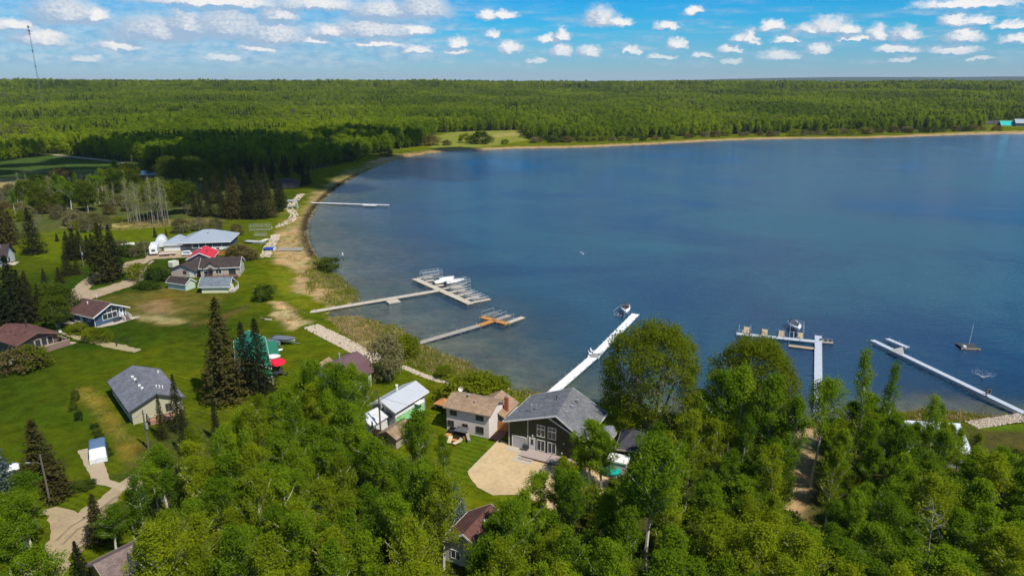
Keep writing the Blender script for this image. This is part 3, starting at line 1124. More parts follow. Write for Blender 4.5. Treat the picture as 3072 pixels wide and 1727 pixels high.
L_SCR = foliage('scrub twigs and leaves', (0.115, 0.110, 0.045), (0.26, 0.235, 0.11), 0.35)
L_SHR = foliage('shrub leaves', (0.030, 0.060, 0.010), (0.10, 0.135, 0.015), 0.3)
L_RED = foliage('reddish spring leaves', (0.105, 0.088, 0.03), (0.22, 0.17, 0.065), 0.35)
L_FOR = foliage('forest leaves', (0.105, 0.178, 0.008), (0.29, 0.365, 0.014), 0.46, 0.0055, ((0.20, 0.20, 0.08), 0.06))
L_FSP = foliage('forest spruce needles', (0.012, 0.024, 0.010), (0.035, 0.048, 0.016), 0.1)

ASPENS = [aspen(s, 13.0, L_ASP, BARK, rmax=rm, n_branch=nb, base=bs, clumps=5, leaves=62, size=0.10, sig=0.25, shape=0.66)
          for s, rm, nb, bs in ((1, 2.2, 44, .26), (2, 1.9, 38, .34), (3, 2.5, 50, .24), (4, 1.7, 34, .30), (5, 2.2, 36, .44), (6, 2.7, 40, .36), (7, 1.9, 30, .48))]
ASPENS_Y = [aspen(s, 13.0, L_ASP2, BARK, rmax=rm, n_branch=nb, base=bs, clumps=5, leaves=54, size=0.10, sig=0.25, shape=0.66)
            for s, rm, nb, bs in ((11, 2.3, 40, .28), (12, 2.7, 48, .24), (13, 2.0, 32, .42))]
POPLARS = [aspen(s, 13.0, L_ASP, BARK, rmax=1.45, n_branch=34, base=.16, clumps=3, leaves=46, size=0.11, sig=0.28, shape=0.6) for s in (21, 22)]
TALL = [aspen(s, 15.0, L_ASP, BARK, rmax=2.7, n_branch=36, base=.52, clumps=5, leaves=70, size=0.11, sig=0.3) for s in (31, 32)]
BARES = [bare_tree(s, 12.0, BARK_P, L_ASP2) for s in (41, 42, 43)]
BARE_D = [bare_tree(s, 8.0, BARK_G, L_SCR, 40, 7, 500, 0.12, 2.4, 0.15) for s in (45, 46)]
SPRUCES = [spruce(s, 14.0, L_SPR, BARK_D, rm, lv, 9, 21) for s, rm, lv in ((51, 2.7, 38), (52, 2.3, 36), (53, 3.0, 40))]
SPRUCES_W = [spruce(s, 14.0, L_SPR2, BARK_D, rm, lv, 9, 21) for s, rm, lv in ((54, 2.9, 40), (55, 2.2, 34))]
SPR_BLUE = [spruce(57, 10.0, L_BLUE, BARK_D, 2.5, 32, 10, 26, 0.17)]
SPR_PALE = [spruce(58, 10.0, L_PALE, BARK_D, 2.6, 32, 10, 26, 0.17)]
WILLOWS = [dome_tree(s, 11.0, 5.4, L_WIL, BARK_G, 380, 110, 0.105, 5, 0.12, 0.42, 0.5) for s in (61, 62)]
SHRUBS = [dome_tree(s, 2.0, 1.35, L_SHR, BARK_D, 60, 40, 0.10, 4, 0.06, 0.2, 0.42) for s in (64, 65)]
SHRUBS_Y = [dome_tree(s, 2.4, 1.7, L_WIL, BARK_D, 70, 42, 0.10, 4, 0.06, 0.22, 0.42) for s in (66,)]
SHRUBS_R = [dome_tree(s, 3.0, 1.7, L_RED, BARK_D, 70, 44, 0.11, 5, 0.06, 0.26, 0.42) for s in (67,)]
SCRUBS = [dome_tree(s, 4.0, 2.0, L_SCR, BARK_G, 90, 40, 0.12, 6, 0.05, 0.30, 0.45) for s in (68, 69)]
L_BRD = foliage('dull green leaves', (0.040, 0.072, 0.008), (0.125, 0.165, 0.014), 0.4)
L_BRD2 = foliage('olive lime leaves', (0.070, 0.100, 0.008), (0.185, 0.215, 0.014), 0.42)
BROADS = [dome_tree(s, 9.0, 3.6, L_BRD, BARK_G, 130, 70, 0.16, 4, 0.2, 0.5) for s in (71, 72)]
BROADS_Y = [dome_tree(s, 9.0, 3.4, L_BRD2, BARK_G, 120, 60, 0.16, 4, 0.2, 0.5) for s in (73,)]
NOM = {}
for lst, hh in ((ASPENS, 13), (ASPENS_Y, 13), (POPLARS, 13), (TALL, 15), (BARES, 12), (BARE_D, 8), (SPRUCES, 14), (SPRUCES_W, 14), (SPR_BLUE, 10), (SPR_PALE, 10), (WILLOWS, 11),
                (SHRUBS, 2.0), (SHRUBS_Y, 2.4), (SHRUBS_R, 3.0), (SCRUBS, 4.0), (BROADS, 9), (BROADS_Y, 9)):
    NOM[id(lst)] = hh
PLACED = []


def plant(kinds, base, h, name, label, cat='tree', group=None, wide=1.0, which=None):
    nom = NOM[id(kinds)]
    tm, cm = kinds[which % len(kinds)] if which is not None else random.choice(kinds)
    root = thing(name, label, cat, (base[0], base[1], 0 if len(base) < 3 else base[2]), random.uniform(0, 2 * PI), group)
    s = h / nom
    root.scale = (s * wide, s * wide, s)
    link(bpy.data.objects.new('trunk', tm), root)
    link(bpy.data.objects.new('crown', cm), root)
    PLACED.append((base[0], base[1]))
    return root


# ------------------------------------------------------------------ the far wood: one mass of trees, scattered by geometry nodes
src = bpy.data.collections.new('tree kinds for the wood')
far_kinds = []
for i, s in enumerate((81, 82, 83)):
    tm, cm = aspen(s, 12.0, L_FOR, BARK_G, n_branch=26, clumps=2, leaves=34, size=0.40, rmax=3.1, base=0.12, sig=0.62, limbs=False, shape=0.62)
    far_kinds.append((tm, cm))
tmp = spruce(85, 13.0, L_FSP, BARK_D, 2.0, 16, 7, 7, 0.5)
far_kinds.append(tmp)
tmb, cmb = bare_tree(86, 11.0, BARK, L_FOR, 12, 2, 130, 0.3, 1.8)
far_kinds.append((tmb, cmb))
import bmesh
for i, (tm, cm) in enumerate(far_kinds):
    bm = bmesh.new()
    bm.from_mesh(cm)
    nf0 = len(bm.faces)
    bm.from_mesh(tm)
    bm.faces.ensure_lookup_table()
    for k, f_ in enumerate(bm.faces):
        f_.material_index = 0 if k < nf0 else 1
    me = bpy.data.meshes.new('wood_tree')
    bm.to_mesh(me)
    bm.free()
    me.materials.append(cm.materials[0])
    me.materials.append(tm.materials[0])
    o = bpy.data.objects.new('wood_tree_%d' % i, me)
    src.objects.link(o)


def scatter_object(name, pts, scl, rot, var, coll, scz=None):
    me = bpy.data.meshes.new(name)
    me.vertices.add(len(pts))
    me.vertices.foreach_set('co', np.asarray(pts, np.float32).ravel())
    for nm, typ, arr in (('sc', 'FLOAT', scl), ('rz', 'FLOAT', rot)):
        a = me.attributes.new(nm, typ, 'POINT')
        a.data.foreach_set('value', np.asarray(arr, np.float32))
    a = me.attributes.new('var', 'INT', 'POINT')
    a.data.foreach_set('value', np.asarray(var, np.int32))
    me.update()
    o = link(bpy.data.objects.new(name, me))
    ng = bpy.data.node_groups.new(name + '_scatter', 'GeometryNodeTree')
    ng.interface.new_socket('Geometry', in_out='INPUT', socket_type='NodeSocketGeometry')
    ng.interface.new_socket('Geometry', in_out='OUTPUT', socket_type='NodeSocketGeometry')
    N, L = ng.nodes, ng.links
    gi, go = N.new('NodeGroupInput'), N.new('NodeGroupOutput')
    ci = N.new('GeometryNodeCollectionInfo')
    ci.inputs[0].default_value = coll
    ci.inputs[1].default_value = True
    ci.inputs[2].default_value = True
    ip = N.new('GeometryNodeInstanceOnPoints')
    def named(nm, typ):
        q = N.new('GeometryNodeInputNamedAttribute')
        q.data_type = typ
        q.inputs[0].default_value = nm
        return q.outputs[0]
    cx = N.new('ShaderNodeCombineXYZ')
    L.new(named('rz', 'FLOAT'), cx.inputs[2])
    cs = N.new('ShaderNodeCombineXYZ')
    sc_ = named('sc', 'FLOAT')
    for i in range(3):
        L.new(sc_, cs.inputs[i])
    L.new(gi.outputs[0], ip.inputs['Points'])
    L.new(ci.outputs[0], ip.inputs['Instance'])
    ip.inputs['Pick Instance'].default_value = True
    L.new(named('var', 'INT'), ip.inputs['Instance Index'])
    L.new(cx.outputs[0], ip.inputs['Rotation'])
    L.new(cs.outputs[0], ip.inputs['Scale'])
    L.new(ip.outputs[0], go.inputs[0])
    md = o.modifiers.new('scatter', 'NODES')
    md.node_group = ng
    return o


def jitter_grid(y0, y1, r0, r1, step, half=0.86):
    X = np.arange(-r1, r1, step)
    Y = np.arange(y0, y1, step)
    A, B = np.meshgrid(X, Y)
    A = A.ravel() + RNG.uniform(-.48, .48, A.size) * step
    B = B.ravel() + RNG.uniform(-.48, .48, B.size) * step
    R = np.hypot(A, B)
    m = (R >= r0) & (R < r1) & (np.abs(A) < half * B + 30)
    return A[m], B[m]


W = []
for (r0, r1, step, k) in ((300, 950, 5.0, 1.0), (950, 2100, 7.2, 1.12), (2100, 7500, 15.0, 1.75)):
    A, B = jitter_grid(250, r1, r0, r1, step)
    s = sdf(A, B, SHORE)
    m = (s < -9) & is_forest(A, B)
    W.append(np.stack([A[m], B[m], np.full(m.sum(), k)], 1))
W = np.concatenate(W)
wz, _ = land_z(W[:, 0], W[:, 1])
stand = vnoise(W[:, 0], W[:, 1], 140.0, 61, 3)
rr = RNG.random(len(W))
spr = sstep(0.56, 0.72, vnoise(W[:, 0], W[:, 1], 90.0, 62, 3)) * 0.5 + 0.016
# the darker conifers fringe the wood behind the lawns on the left
lf = (W[:, 1] < 420) & (W[:, 0] < -60)
spr = np.where(lf, 0.55, spr)
bar = 0.05 + 0.25 * sstep(0.6, 0.75, vnoise(W[:, 0], W[:, 1], 60.0, 63, 2))
var = np.where(rr < spr, 3, np.where(rr < spr + bar, 4, RNG.integers(0, 3, len(W))))
order = {'wood_tree_%d' % i: i for i in range(5)}
scl = W[:, 2] * RNG.uniform(0.55, 1.18, len(W)) * (0.66 + 0.68 * stand)
fade_edge = np.where(W[:, 1] < 2000, 1.0, 1.0)
NEAR_W = None

# ------------------------------------------------------------------ houses
WHITE = mat('white paint', (0.78, 0.77, 0.74), 0.6, 0.06, 1.5)
DARKM = mat('dark metal', (0.05, 0.05, 0.055), 0.5, 0.2, 2.0)
GALV = mat('galvanised metal', (0.50, 0.52, 0.54), 0.45, 0.12, 1.0, 0.0, 0.6)
GLASS = glass()
CEDAR = mat('orange cedar', (0.46, 0.20, 0.065), 0.8, 0.3, 2.0)
BRICK = mat('red brick', (0.33, 0.085, 0.045), 0.9, 0.3, 5.0)
WOODG = mat('grey weathered wood', (0.36, 0.32, 0.27), 0.9, 0.25, 2.0)
BROWNW = mat('brown stained wood', (0.17, 0.105, 0.075), 0.85, 0.25, 2.0)
R_GREY = shingle('grey shingles', (0.16, 0.165, 0.18), .3)
R_GREY2 = shingle('blue grey shingles', (0.17, 0.175, 0.20), .3)
R_BROWN = shingle('tan brown shingles', (0.33, 0.225, 0.145))
R_MAR = shingle('maroon shingles', (0.105, 0.055, 0.050))
R_MAR2 = shingle('rusty maroon shingles', (0.135, 0.062, 0.052))
R_DARK = shingle('dark brown shingles', (0.060, 0.045, 0.042))
R_CHAR = shingle('charcoal shingles', (0.070, 0.068, 0.085))
R_METAL = mat('pale ribbed metal roof', (0.60, 0.62, 0.65), 0.4, 0.08, 0.6, 0.0, 0.3, 0.4, (1, 0.9), 0.12)
R_BLUE = mat('light blue metal roof', (0.36, 0.41, 0.46), 0.5, 0.08, 0.6, 0.0, 0.2, 0.4, (0, 0.6), 0.10)
R_RED = mat('bright red metal roof', (0.62, 0.012, 0.014), 0.4, 0.08, 0.6, 0.0, 0.1, 0.4, (1, 0.6), 0.15)
R_GREEN = mat('green metal roof', (0.010, 0.185, 0.075), 0.4, 0.1, 0.6, 0.0, 0.1, 0.4, (0, 0.6), 0.15)
R_PLUM = mat('plum metal roof', (0.155, 0.085, 0.095), 0.5, 0.08, 0.6, 0.0, 0.1, 0.3, (1, 0.5), 0.15)
R_TURQ = mat('turquoise metal roof', (0.01, 0.45, 0.40), 0.4, 0.08, 0.6, 0.0, 0.1, 0.4, (0, 0.6), 0.12)
R_MAUVE = shingle('mauve brown shingles', (0.20, 0.145, 0.135))


def siding(name, color, pitch=0.2):
    return mat(name, color, 0.75, 0.10, 0.8, 0.0, 0.0, 0.25, (2, pitch), 0.35)


def norm2(v):
    v = np.array(v[:2], float)
    return v / np.linalg.norm(v)


class House:
    """gable, hip or shed roofed building; local x along the front, y away from the viewer, z up"""
    def __init__(s, name, label, origin, ang, L, Dp_, wh, rh, wall, roof, trim=WHITE, ridge='y', rp=0.5, over=(0.5, 0.5), hip=0.0, rp2=None, cat='house', group=None, thick=0.16, fascia=True, wall_label=None):
        s.L, s.D, s.wh, s.rh, s.trim = L, Dp_, wh, rh, trim
        s.r = thing(name, label, cat, (origin[0], origin[1], 0.0), ang, group)
        s.ang, s.o = ang, origin
        rise = rh - wh
        b = MB()
        if hip:
            b.box(0, L, 0, Dp_, -0.3, wh)
        elif ridge == 'y':
            q_ = rp if rp2 is None else rp2
            b.loft([[(0, 0, -0.3), (L, 0, -0.3), (L, 0, wh), (L * rp, 0, rh - 0.02), (0, 0, wh)], [(0, Dp_, -0.3), (L, Dp_, -0.3), (L, Dp_, wh), (L * q_, Dp_, rh - 0.02), (0, Dp_, wh)]])
        else:
            b.prism([(0, -0.3), (Dp_, -0.3), (Dp_, wh), (Dp_ * rp, rh - 0.02), (0, wh)], 0, 0, L)
        s.wall = b.build('wall', wall, s.r)
        e, k = over
        t = thick
        b = MB()
        if hip:
            z0 = wh - e * rise / (min(L, Dp_) / 2)
            c = [(-e, -e), (L + e, -e), (L + e, Dp_ + e), (-e, Dp_ + e)]
            if ridge == 'x':
                r0, r1 = (hip, Dp_ * rp), (L - hip, Dp_ * rp)
                pts = [(x, y, z0) for x, y in c] + [(r0[0], r0[1], rh), (r1[0], r1[1], rh)]
                fs = [(0, 1, 5, 4), (1, 2, 5), (2, 3, 4, 5), (3, 0, 4)]
            else:
                r0, r1 = (L * rp, hip), (L * rp, Dp_ - hip)
                pts = [(x, y, z0) for x, y in c] + [(r0[0], r0[1], rh), (r1[0], r1[1], rh)]
                fs = [(0, 1, 4), (1, 2, 5, 4), (2, 3, 5), (3, 0, 4, 5)]
            top = [(x, y, z + t) for x, y, z in pts]
            low = [(x, y, z0 - 0.02) for x, y in c]
            b.raw(top + low, fs + [(0, 6, 7, 1), (1, 7, 8, 2), (2, 8, 9, 3), (3, 9, 6, 0), (6, 9, 8, 7)])
            b.build('roof', roof, s.r)
            if fascia:
                f = MB()
                for (x0, x1, y0, y1) in ((-e - .04, L + e + .04, -e - .05, -e - .005), (-e - .04, L + e + .04, Dp_ + e + .005, Dp_ + e + .05), (-e - .05, -e - .005, -e, Dp_ + e), (L + e + .005, L + e + .05, -e, Dp_ + e)):
                    f = MB().box(x0, x1, y0, y1, z0 - 0.1, z0 + t + 0.02)
                    f.build('fascia', trim, s.r)
        else:
            W_ = L if ridge == 'y' else Dp_
            sl, sr = rise / (W_ * rp), rise / (W_ * (1 - rp))
            zl, zr = wh - e * sl, wh - e * sr
            prof = [(-e, zl), (W_ * rp, rh), (W_ + e, zr), (W_ + e, zr + t), (W_ * rp, rh + t), (-e, zl + t)]
            ax, a0, a1 = (1, -k, Dp_ + k) if ridge == 'y' else (0, -k, L + k)
            if rp2 is not None:
                b.loft([[(x, a0, z) for x, z in prof], [(x if abs(x - W_ * rp) > 1e-6 else W_ * rp2, a1, z) for x, z in prof]])
            else:
                b.prism(prof, ax, a0, a1)
            b.build('roof', roof, s.r)
            s.prof = (zl, zr, sl, sr)
            if fascia:
                fp = [(-e - .03, zl - 0.10), (W_ * rp, rh - 0.10), (W_ + e + .03, zr - 0.10), (W_ + e + .03, zr + t + .03), (W_ * rp, rh + t + .03), (-e - .03, zl + t + .03)]
                for q0, q1 in ((a0 - .05, a0 - .005), (a1 + .005, a1 + .05)):
                    MB().prism(fp if rp2 is None or q0 < 0 else [(x if abs(x - W_ * rp) > 1e-6 else W_ * rp2, z) for x, z in fp], ax, q0, q1).build('rake_board', trim, s.r)
                for (u0, u1, zz) in ((-e - .06, -e - .006, zl), (W_ + e + .006, W_ + e + .06, zr)):
                    g = MB()
                    if ridge == 'y':
                        g.box(u0, u1, a0, a1, zz - 0.06, zz + t - .01)
                    else:
                        g.box(a0, a1, u0, u1, zz - 0.06, zz + t - .01)
                    g.build('gutter', trim, s.r)

    def fb(s, mb, face, u0, u1, n0, n1, z0, z1):
        if face == 'front':
            mb.box(u0, u1, -n1, -n0, z0, z1)
        elif face == 'right':
            mb.box(s.L + n0, s.L + n1, u0, u1, z0, z1)
        elif face == 'left':
            mb.box(-n1, -n0, u0, u1, z0, z1)
        else:
            mb.box(u0, u1, s.D + n0, s.D + n1, z0, z1)

    def window(s, face, u, z, w_, h_, cols=2, rows=1, frame=None, fw=0.09, glassm=None, name='window', n=0.0):
        m = MB()
        s.fb(m, face, u - fw, u + w_ + fw, n + 0.003, n + 0.07, z - fw, z)
        s.fb(m, face, u - fw, u + w_ + fw, n + 0.003, n + 0.07, z + h_, z + h_ + fw)
        s.fb(m, face, u - fw, u, n + 0.003, n + 0.068, z, z + h_)
        s.fb(m, face, u + w_, u + w_ + fw, n + 0.003, n + 0.068, z, z + h_)
        for c in range(1, cols):
            x = u + w_ * c / cols
            s.fb(m, face, x - 0.035, x + 0.035, n + 0.003, n + 0.064, z, z + h_)
        for r in range(1, rows):
            y = z + h_ * r / rows
            s.fb(m, face, u, u + w_, n + 0.003, n + 0.060, y - 0.03, y + 0.03)
        o = m.build(name, frame or s.trim, s.r)
        g = MB()
        s.fb(g, face, u, u + w_, n + 0.002, n + 0.03, z, z + h_)
        g.build('pane', glassm or GLASS, o)
        return o

    def door(s, face, u, w_=0.92, h_=2.05, m=None, z=0.0, pane=True, frame=None):
        b = MB()
        s.fb(b, face, u, u + w_, 0.003, 0.06, z, z + h_)
        d = b.build('door', m or WHITE, s.r)
        if frame:
            q = MB()
            s.fb(q, face, u - .1, u, 0.003, 0.08, z, z + h_ + .1)
            s.fb(q, face, u + w_, u + w_ + .1, 0.003, 0.08, z, z + h_ + .1)
            s.fb(q, face, u, u + w_, 0.003, 0.08, z + h_, z + h_ + .1)
            q.build('door_frame', frame, s.r)
        h = MB()
        s.fb(h, face, u + w_ - .14, u + w_ - .08, 0.06, 0.11, z + 0.95, z + 1.05)
        h.build('handle', DARKM, d)
        if pane:
            g = MB()
            s.fb(g, face, u + w_ * .25, u + w_ * .75, 0.055, 0.075, z + 0.95, z + h_ - .2)
            g.build('pane', GLASS, d)
        return d

    def part(s, name, mb, m):
        return mb.build(name, m, s.r)

    def trim_post(s, face, u, z1, w_=0.1):
        b = MB()
        s.fb(b, face, u - w_ / 2, u + w_ / 2, 0.003, 0.05, 0, z1)
        return b.build('corner_board', s.trim, s.r)

    def roof_z(s, x, y):
        """height of the roof surface for a gable with its ridge along y"""
        return None

    def vent(s, x, y, z, h=0.5, r=0.09, m=None, cap=True):
        b = MB()
        b.tube((x, y, z - 0.35), (x, y, z + h), r, r, 7)
        if cap:
            b.tube((x, y, z + h - 0.02), (x, y, z + h + 0.12), r * 1.7, r * 1.3, 7)
        return b.build('roof_vent', m or GALV, s.r)

    def boxvent(s, x, y, z, m=None):
        return MB().box(x - .22, x + .22, y - .18, y + .18, z - .2, z + .22).build('roof_vent', m or GALV, s.r)

    def to_world(s, x, y):
        c, n = math.cos(s.ang), math.sin(s.ang)
        return np.array((s.o[0] + c * x - n * y, s.o[1] + n * x + c * y))


def from_eaves(FL, BL=None, FR=None, BR=None, ez=2.8, ov=(0.5, 0.5), depth=None, width=None):
    """footprint from eave corners seen in the photograph: returns origin, angle, L, D of the walls"""
    P = {k: at(v[0], v[1], ez)[:2] for k, v in (('FL', FL), ('BL', BL), ('FR', FR), ('BR', BR)) if v is not None}
    if 'BL' in P and depth is None:
        d = norm2(P['BL'] - P['FL'])
        wd = np.array((d[1], -d[0]))
    elif 'BR' in P and 'FR' in P and depth is None:
        d = norm2(P['BR'] - P['FR'])
        wd = np.array((d[1], -d[0]))
    else:
        wd = norm2(P['FR'] - P['FL'])
        d = np.array((-wd[1], wd[0]))
    if width is None:
        q = P['FR'] if 'FR' in P else P['BR']
        width = float(np.dot(q - P['FL'], wd))
    if depth is None:
        q = P['BL'] if 'BL' in P else P['BR']
        depth = float(np.dot(q - P['FL'], d))
    o = P['FL'] + wd * ov[0] + d * ov[1]
    return o, math.atan2(wd[1], wd[0]), width - 2 * ov[0], depth - 2 * ov[1]


def railing(name, pts, m, parent, h=0.95, post=0.06, step=1.4, z=0.0, balusters=0.0):
    """posts with a top and a bottom rail, each post a part"""
    rail = MB()
    for a, b in zip(pts[:-1], pts[1:]):
        a, b = Vector(a), Vector(b)
        rail.tube(a + Vector((0, 0, h)), b + Vector((0, 0, h)), 0.05, 0.05, 4)
        rail.tube(a + Vector((0, 0, 0.15)), b + Vector((0, 0, 0.15)), 0.03, 0.03, 4)
        n = max(1, int((b - a).length / step))
        for i in range(n + 1):
            p = a + (b - a) * (i / n)
            MB().box(p.x - post, p.x + post, p.y - post, p.y + post, p.z, p.z + h + 0.03).build('post', m, parent)
        if balusters:
            k = int((b - a).length / balusters)
            for i in range(1, k):
                p = a + (b - a) * (i / k)
                rail.tube(p + Vector((0, 0, 0.15)), p + Vector((0, 0, h)), 0.018, 0.018, 4)
    return rail.build(name, m, parent)


# --- the olive green house in the middle
o_, a_, L_, D_ = from_eaves((1508, 1263.7), (1592, 1186.8), None, (1820, 1240), 4.55, (0.7, 0.8))
OLIVE = siding('olive green lap siding', (0.060, 0.066, 0.030), 0.18)
hA = House('green_house', 'large olive green lakeside house with grey shingle gable roof above the sandy yard', o_, a_, L_, D_, 4.7, 7.5, OLIVE, R_GREY, WHITE, 'y', 0.67, (0.7, 0.8), rp2=0.56)
for u, ww in ((5.1, 1.25), (7.0, 1.25)):
    hA.window('front', u, 3.05, ww, 1.15, 2, 1)
    hA.window('front', u, 4.38, ww, 0.55, 2, 1)
    hA.window('front', u, 0.55, ww, 1.75, 2, 1)
hA.door('front', 3.75, 0.9, 2.1, WHITE, 0.30, True, WHITE)
gd = MB(); hA.fb(gd, 'front', 0.75, 3.05, 0.003, 0.05, 0.02, 2.05)
gdo = hA.part('garage_door', gd, mat('pale grey garage door', (0.50, 0.51, 0.54), 0.6, 0.06, 1.0, 0, 0, 0.3, (2, 0.5), 0.3))
g2 = MB(); hA.fb(g2, 'front', 0.62, 0.74, 0.003, 0.09, 0.0, 2.2); hA.fb(g2, 'front', 3.06, 3.18, 0.003, 0.09, 0.0, 2.2); hA.fb(g2, 'front', 0.74, 3.06, 0.003, 0.09, 2.06, 2.2)
g2.build('frame', WHITE, gdo)
hA.trim_post('front', 0.06, 4.6)
hA.trim_post('front', 3.42, 5.9)
hA.trim_post('right', 0.06, 4.6)
# white board following the right rake across the wall
bb = MB()
x0, z0, x1, z1 = 6.9, 6.5, L_ - 0.1, 3.75
bb.raw([(x0, -0.09, z0), (x1, -0.09, z1), (x1, -0.09, z1 + .22), (x0, -0.09, z0 + .22), (x0, -0.01, z0), (x1, -0.01, z1), (x1, -0.01, z1 + .22), (x0, -0.01, z0 + .22)],
       [(0, 1, 2, 3), (7, 6, 5, 4), (0, 4, 5, 1), (1, 5, 6, 2), (2, 6, 7, 3), (3, 7, 4, 0)])
hA.part('rake_trim', bb, WHITE)
MAUVE = mat('mauve composite decking', (0.40, 0.32, 0.29), 0.8, 0.08, 1.0, 0, 0, 0.3, (1, 0.14), 0.2)
MAUVE_D = mat('dark mauve skirting', (0.16, 0.12, 0.115), 0.8, 0.1, 1.0)
deck = thing('deck', 'low mauve composite deck along the front of the olive green house', 'deck', (*hA.to_world(3.4, 0), 0), hA.ang)
MB().box(0.2, 4.3, -2.6, -0.12, 0.12, 0.42).build('deck_board', MAUVE, deck)
MB().box(4.42, 7.9, -2.6, -0.12, 0.12, 0.42).build('deck_board', MAUVE, deck)
MB().box(4.31, 4.41, -2.6, -0.12, 0.10, 0.40).build('joint', MAUVE_D, deck)
MB().box(0.15, 7.95, -2.66, -2.605, -0.05, 0.38).build('skirting', MAUVE_D, deck)
MB().box(-0.6, 0.17, -2.3, -0.12, 0.0, 0.22).build('step', MAUVE, deck)
MB().box(-0.2, 2.2, -3.2, -2.67, 0.0, 0.22).build('step', MAUVE, deck)
for i in range(3):
    hA.boxvent(L_ * 0.62 + 1.3, 2.0 + 2.4 * i, 7.05)
hA.vent(2.9, 2.4, 6.2, 0.7, 0.12)
hA.vent(3.5, 2.9, 6.5, 0.35, 0.08)
hA.vent(L_ * 0.55 - 1.2, 6.0, 7.2, 0.3, 0.08, DARKM)
for (u, z) in ((4.2, 2.75), (9.6, 2.6), (9.3, 0.9)):
    b = MB(); hA.fb(b, 'front', u, u + 0.16, 0.003, 0.14, z, z + 0.2); hA.part('wall_lamp', b, WHITE)
hA.window('right', 2.0, 1.0, 1.2, 1.2, 2, 1)
hA.window('right', 5.2, 1.0, 1.2, 1.2, 2, 1)
slab1 = MB().box(0.2, 3.4, -1.5, -0.08, 0.02, 0.12)
tag(slab1.build('concrete_apron', CONC), kind='structure')
bpy.data.objects['concrete_apron'].location = (*hA.to_world(0, 0), 0)
bpy.data.objects['concrete_apron'].rotation_euler = (0, 0, hA.ang)
sl = MB().box(2.4, 5.6, -4.1, -0.5, 0.03, 0.10).build('concrete_walk', CONC)
sl.location = (*hA.to_world(0, 0), 0); sl.rotation_euler = (0, 0, hA.ang); tag(sl, kind='structure')
# lean-to behind on the right
oB = hA.to_world(L_ + 0.1, D_ * 0.35)
hA2 = House('shed', 'small brown shed with grey metal lean-to roof beside the olive green house', oB, hA.ang, 2.6, 4.4, 2.6, 3.3, BROWNW, GALV, WOODG, 'y', 0.85, (0.3, 0.3), cat='shed')

# --- the pinkish white house
o_, a_, L_, D_ = from_eaves((1328.6, 1220), None, (1470.7, 1248.5), None, 4.35, (0.45, 0.4), 6.6)
PINKW = siding('pinkish white siding', (0.80, 0.715, 0.69), 0.22)
hB = House('white_house', 'two storey pinkish white house with tan brown hipped roof and small brick chimney', o_, a_, L_, D_, 4.4, 5.5, PINKW, R_BROWN, mat('tan brown trim', (.34, .25, .18), .7, .1), 'x', 0.5, (0.4, 0.45))
BRF = mat('brown window frame', (0.13, 0.085, 0.06), 0.6, 0.1)
for u, z, ww, hh in ((0.75, 3.05, 1.15, 0.75), (L_ - 2.3, 3.05, 1.25, 0.8), (0.3, 0.95, 1.0, 0.9), (3.1, 0.95, 0.85, 0.8), (L_ - 2.3, 0.7, 1.25, 1.1)):
    hB.window('front', u, z, ww, hh, 2, 1, BRF)
hB.vent(2.9, D_ * .5 - .3, 5.5, 0.45, 0.14)
hB.vent(4.6, 1.7, 5.1, 0.3, 0.12)
hB.vent(2.5, 0.9, 4.75, 0.2, 0.05, DARKM, False)
# wing at the back with the chimney
oW = hB.to_world(L_ * 0.48, D_ - 0.1)
hBw = MB()
hBw.prism([(L_ * .35, -0.3), (L_ + .9, -0.3), (L_ + .9, 2.5), (L_ * .35 + (L_ * .65 + .9) / 2, 4.1), (L_ * .35, 2.5)], 1, D_ + 0.003, D_ + 4.2)
hB.part('rear_wing_wall', hBw, PINKW)
x0, x1 = L_ * .35 - .4, L_ + 1.3
xm = (x0 + x1) / 2
rw = MB().prism([(x0, 2.3), (xm, 4.1), (x1, 2.3), (x1, 2.46), (xm, 4.27), (x0, 2.46)], 1, D_ - 2.4, D_ + 4.2)
hB.part('rear_wing_roof', rw, R_BROWN)
ch = MB().box(L_ + 0.35, L_ + 0.95, D_ - 0.4, D_ + 0.2, 2.6, 5.2)
cho = hB.part('chimney', ch, BRICK)
MB().tube((L_ + .65, D_ - .1, 5.2), (L_ + .65, D_ - .1, 5.75), 0.12, 0.10, 8).build('flue', GALV, cho)
# orange gate and brown walkway between the two houses
gt = thing('fence_gate', 'short orange brown board fence between the white house and the olive house', 'fence', (*hB.to_world(L_ + 0.05, 3.4), 0), hB.ang)
for i in range(12):
    MB().box(0.02 + i * 0.16, 0.16 + i * 0.16, -0.03, 0.03 + 0.01 * (i % 2), 0, 1.7 + 0.03 * (i % 3)).build('board', CEDAR, gt)
MB().box(0, 1.95, 0.045, 0.09, 0.35, 0.45).build('rail', CEDAR, gt)
MB().box(0, 1.95, 0.045, 0.09, 1.3, 1.4).build('rail', CEDAR, gt)
p_ = [hB.to_world(L_ + .1, -.1), hB.to_world(L_ + 2.3, -.8), hB.to_world(L_ + 2.0, 3.3), hB.to_world(L_ + .1, 3.3)]
sheet('side_path', p_, mat('brown boardwalk', (0.15, 0.085, 0.06), 0.9, 0.3, 2.0, 0, 0, .3, (0, 0.14), 0.3), 0.10, 0)
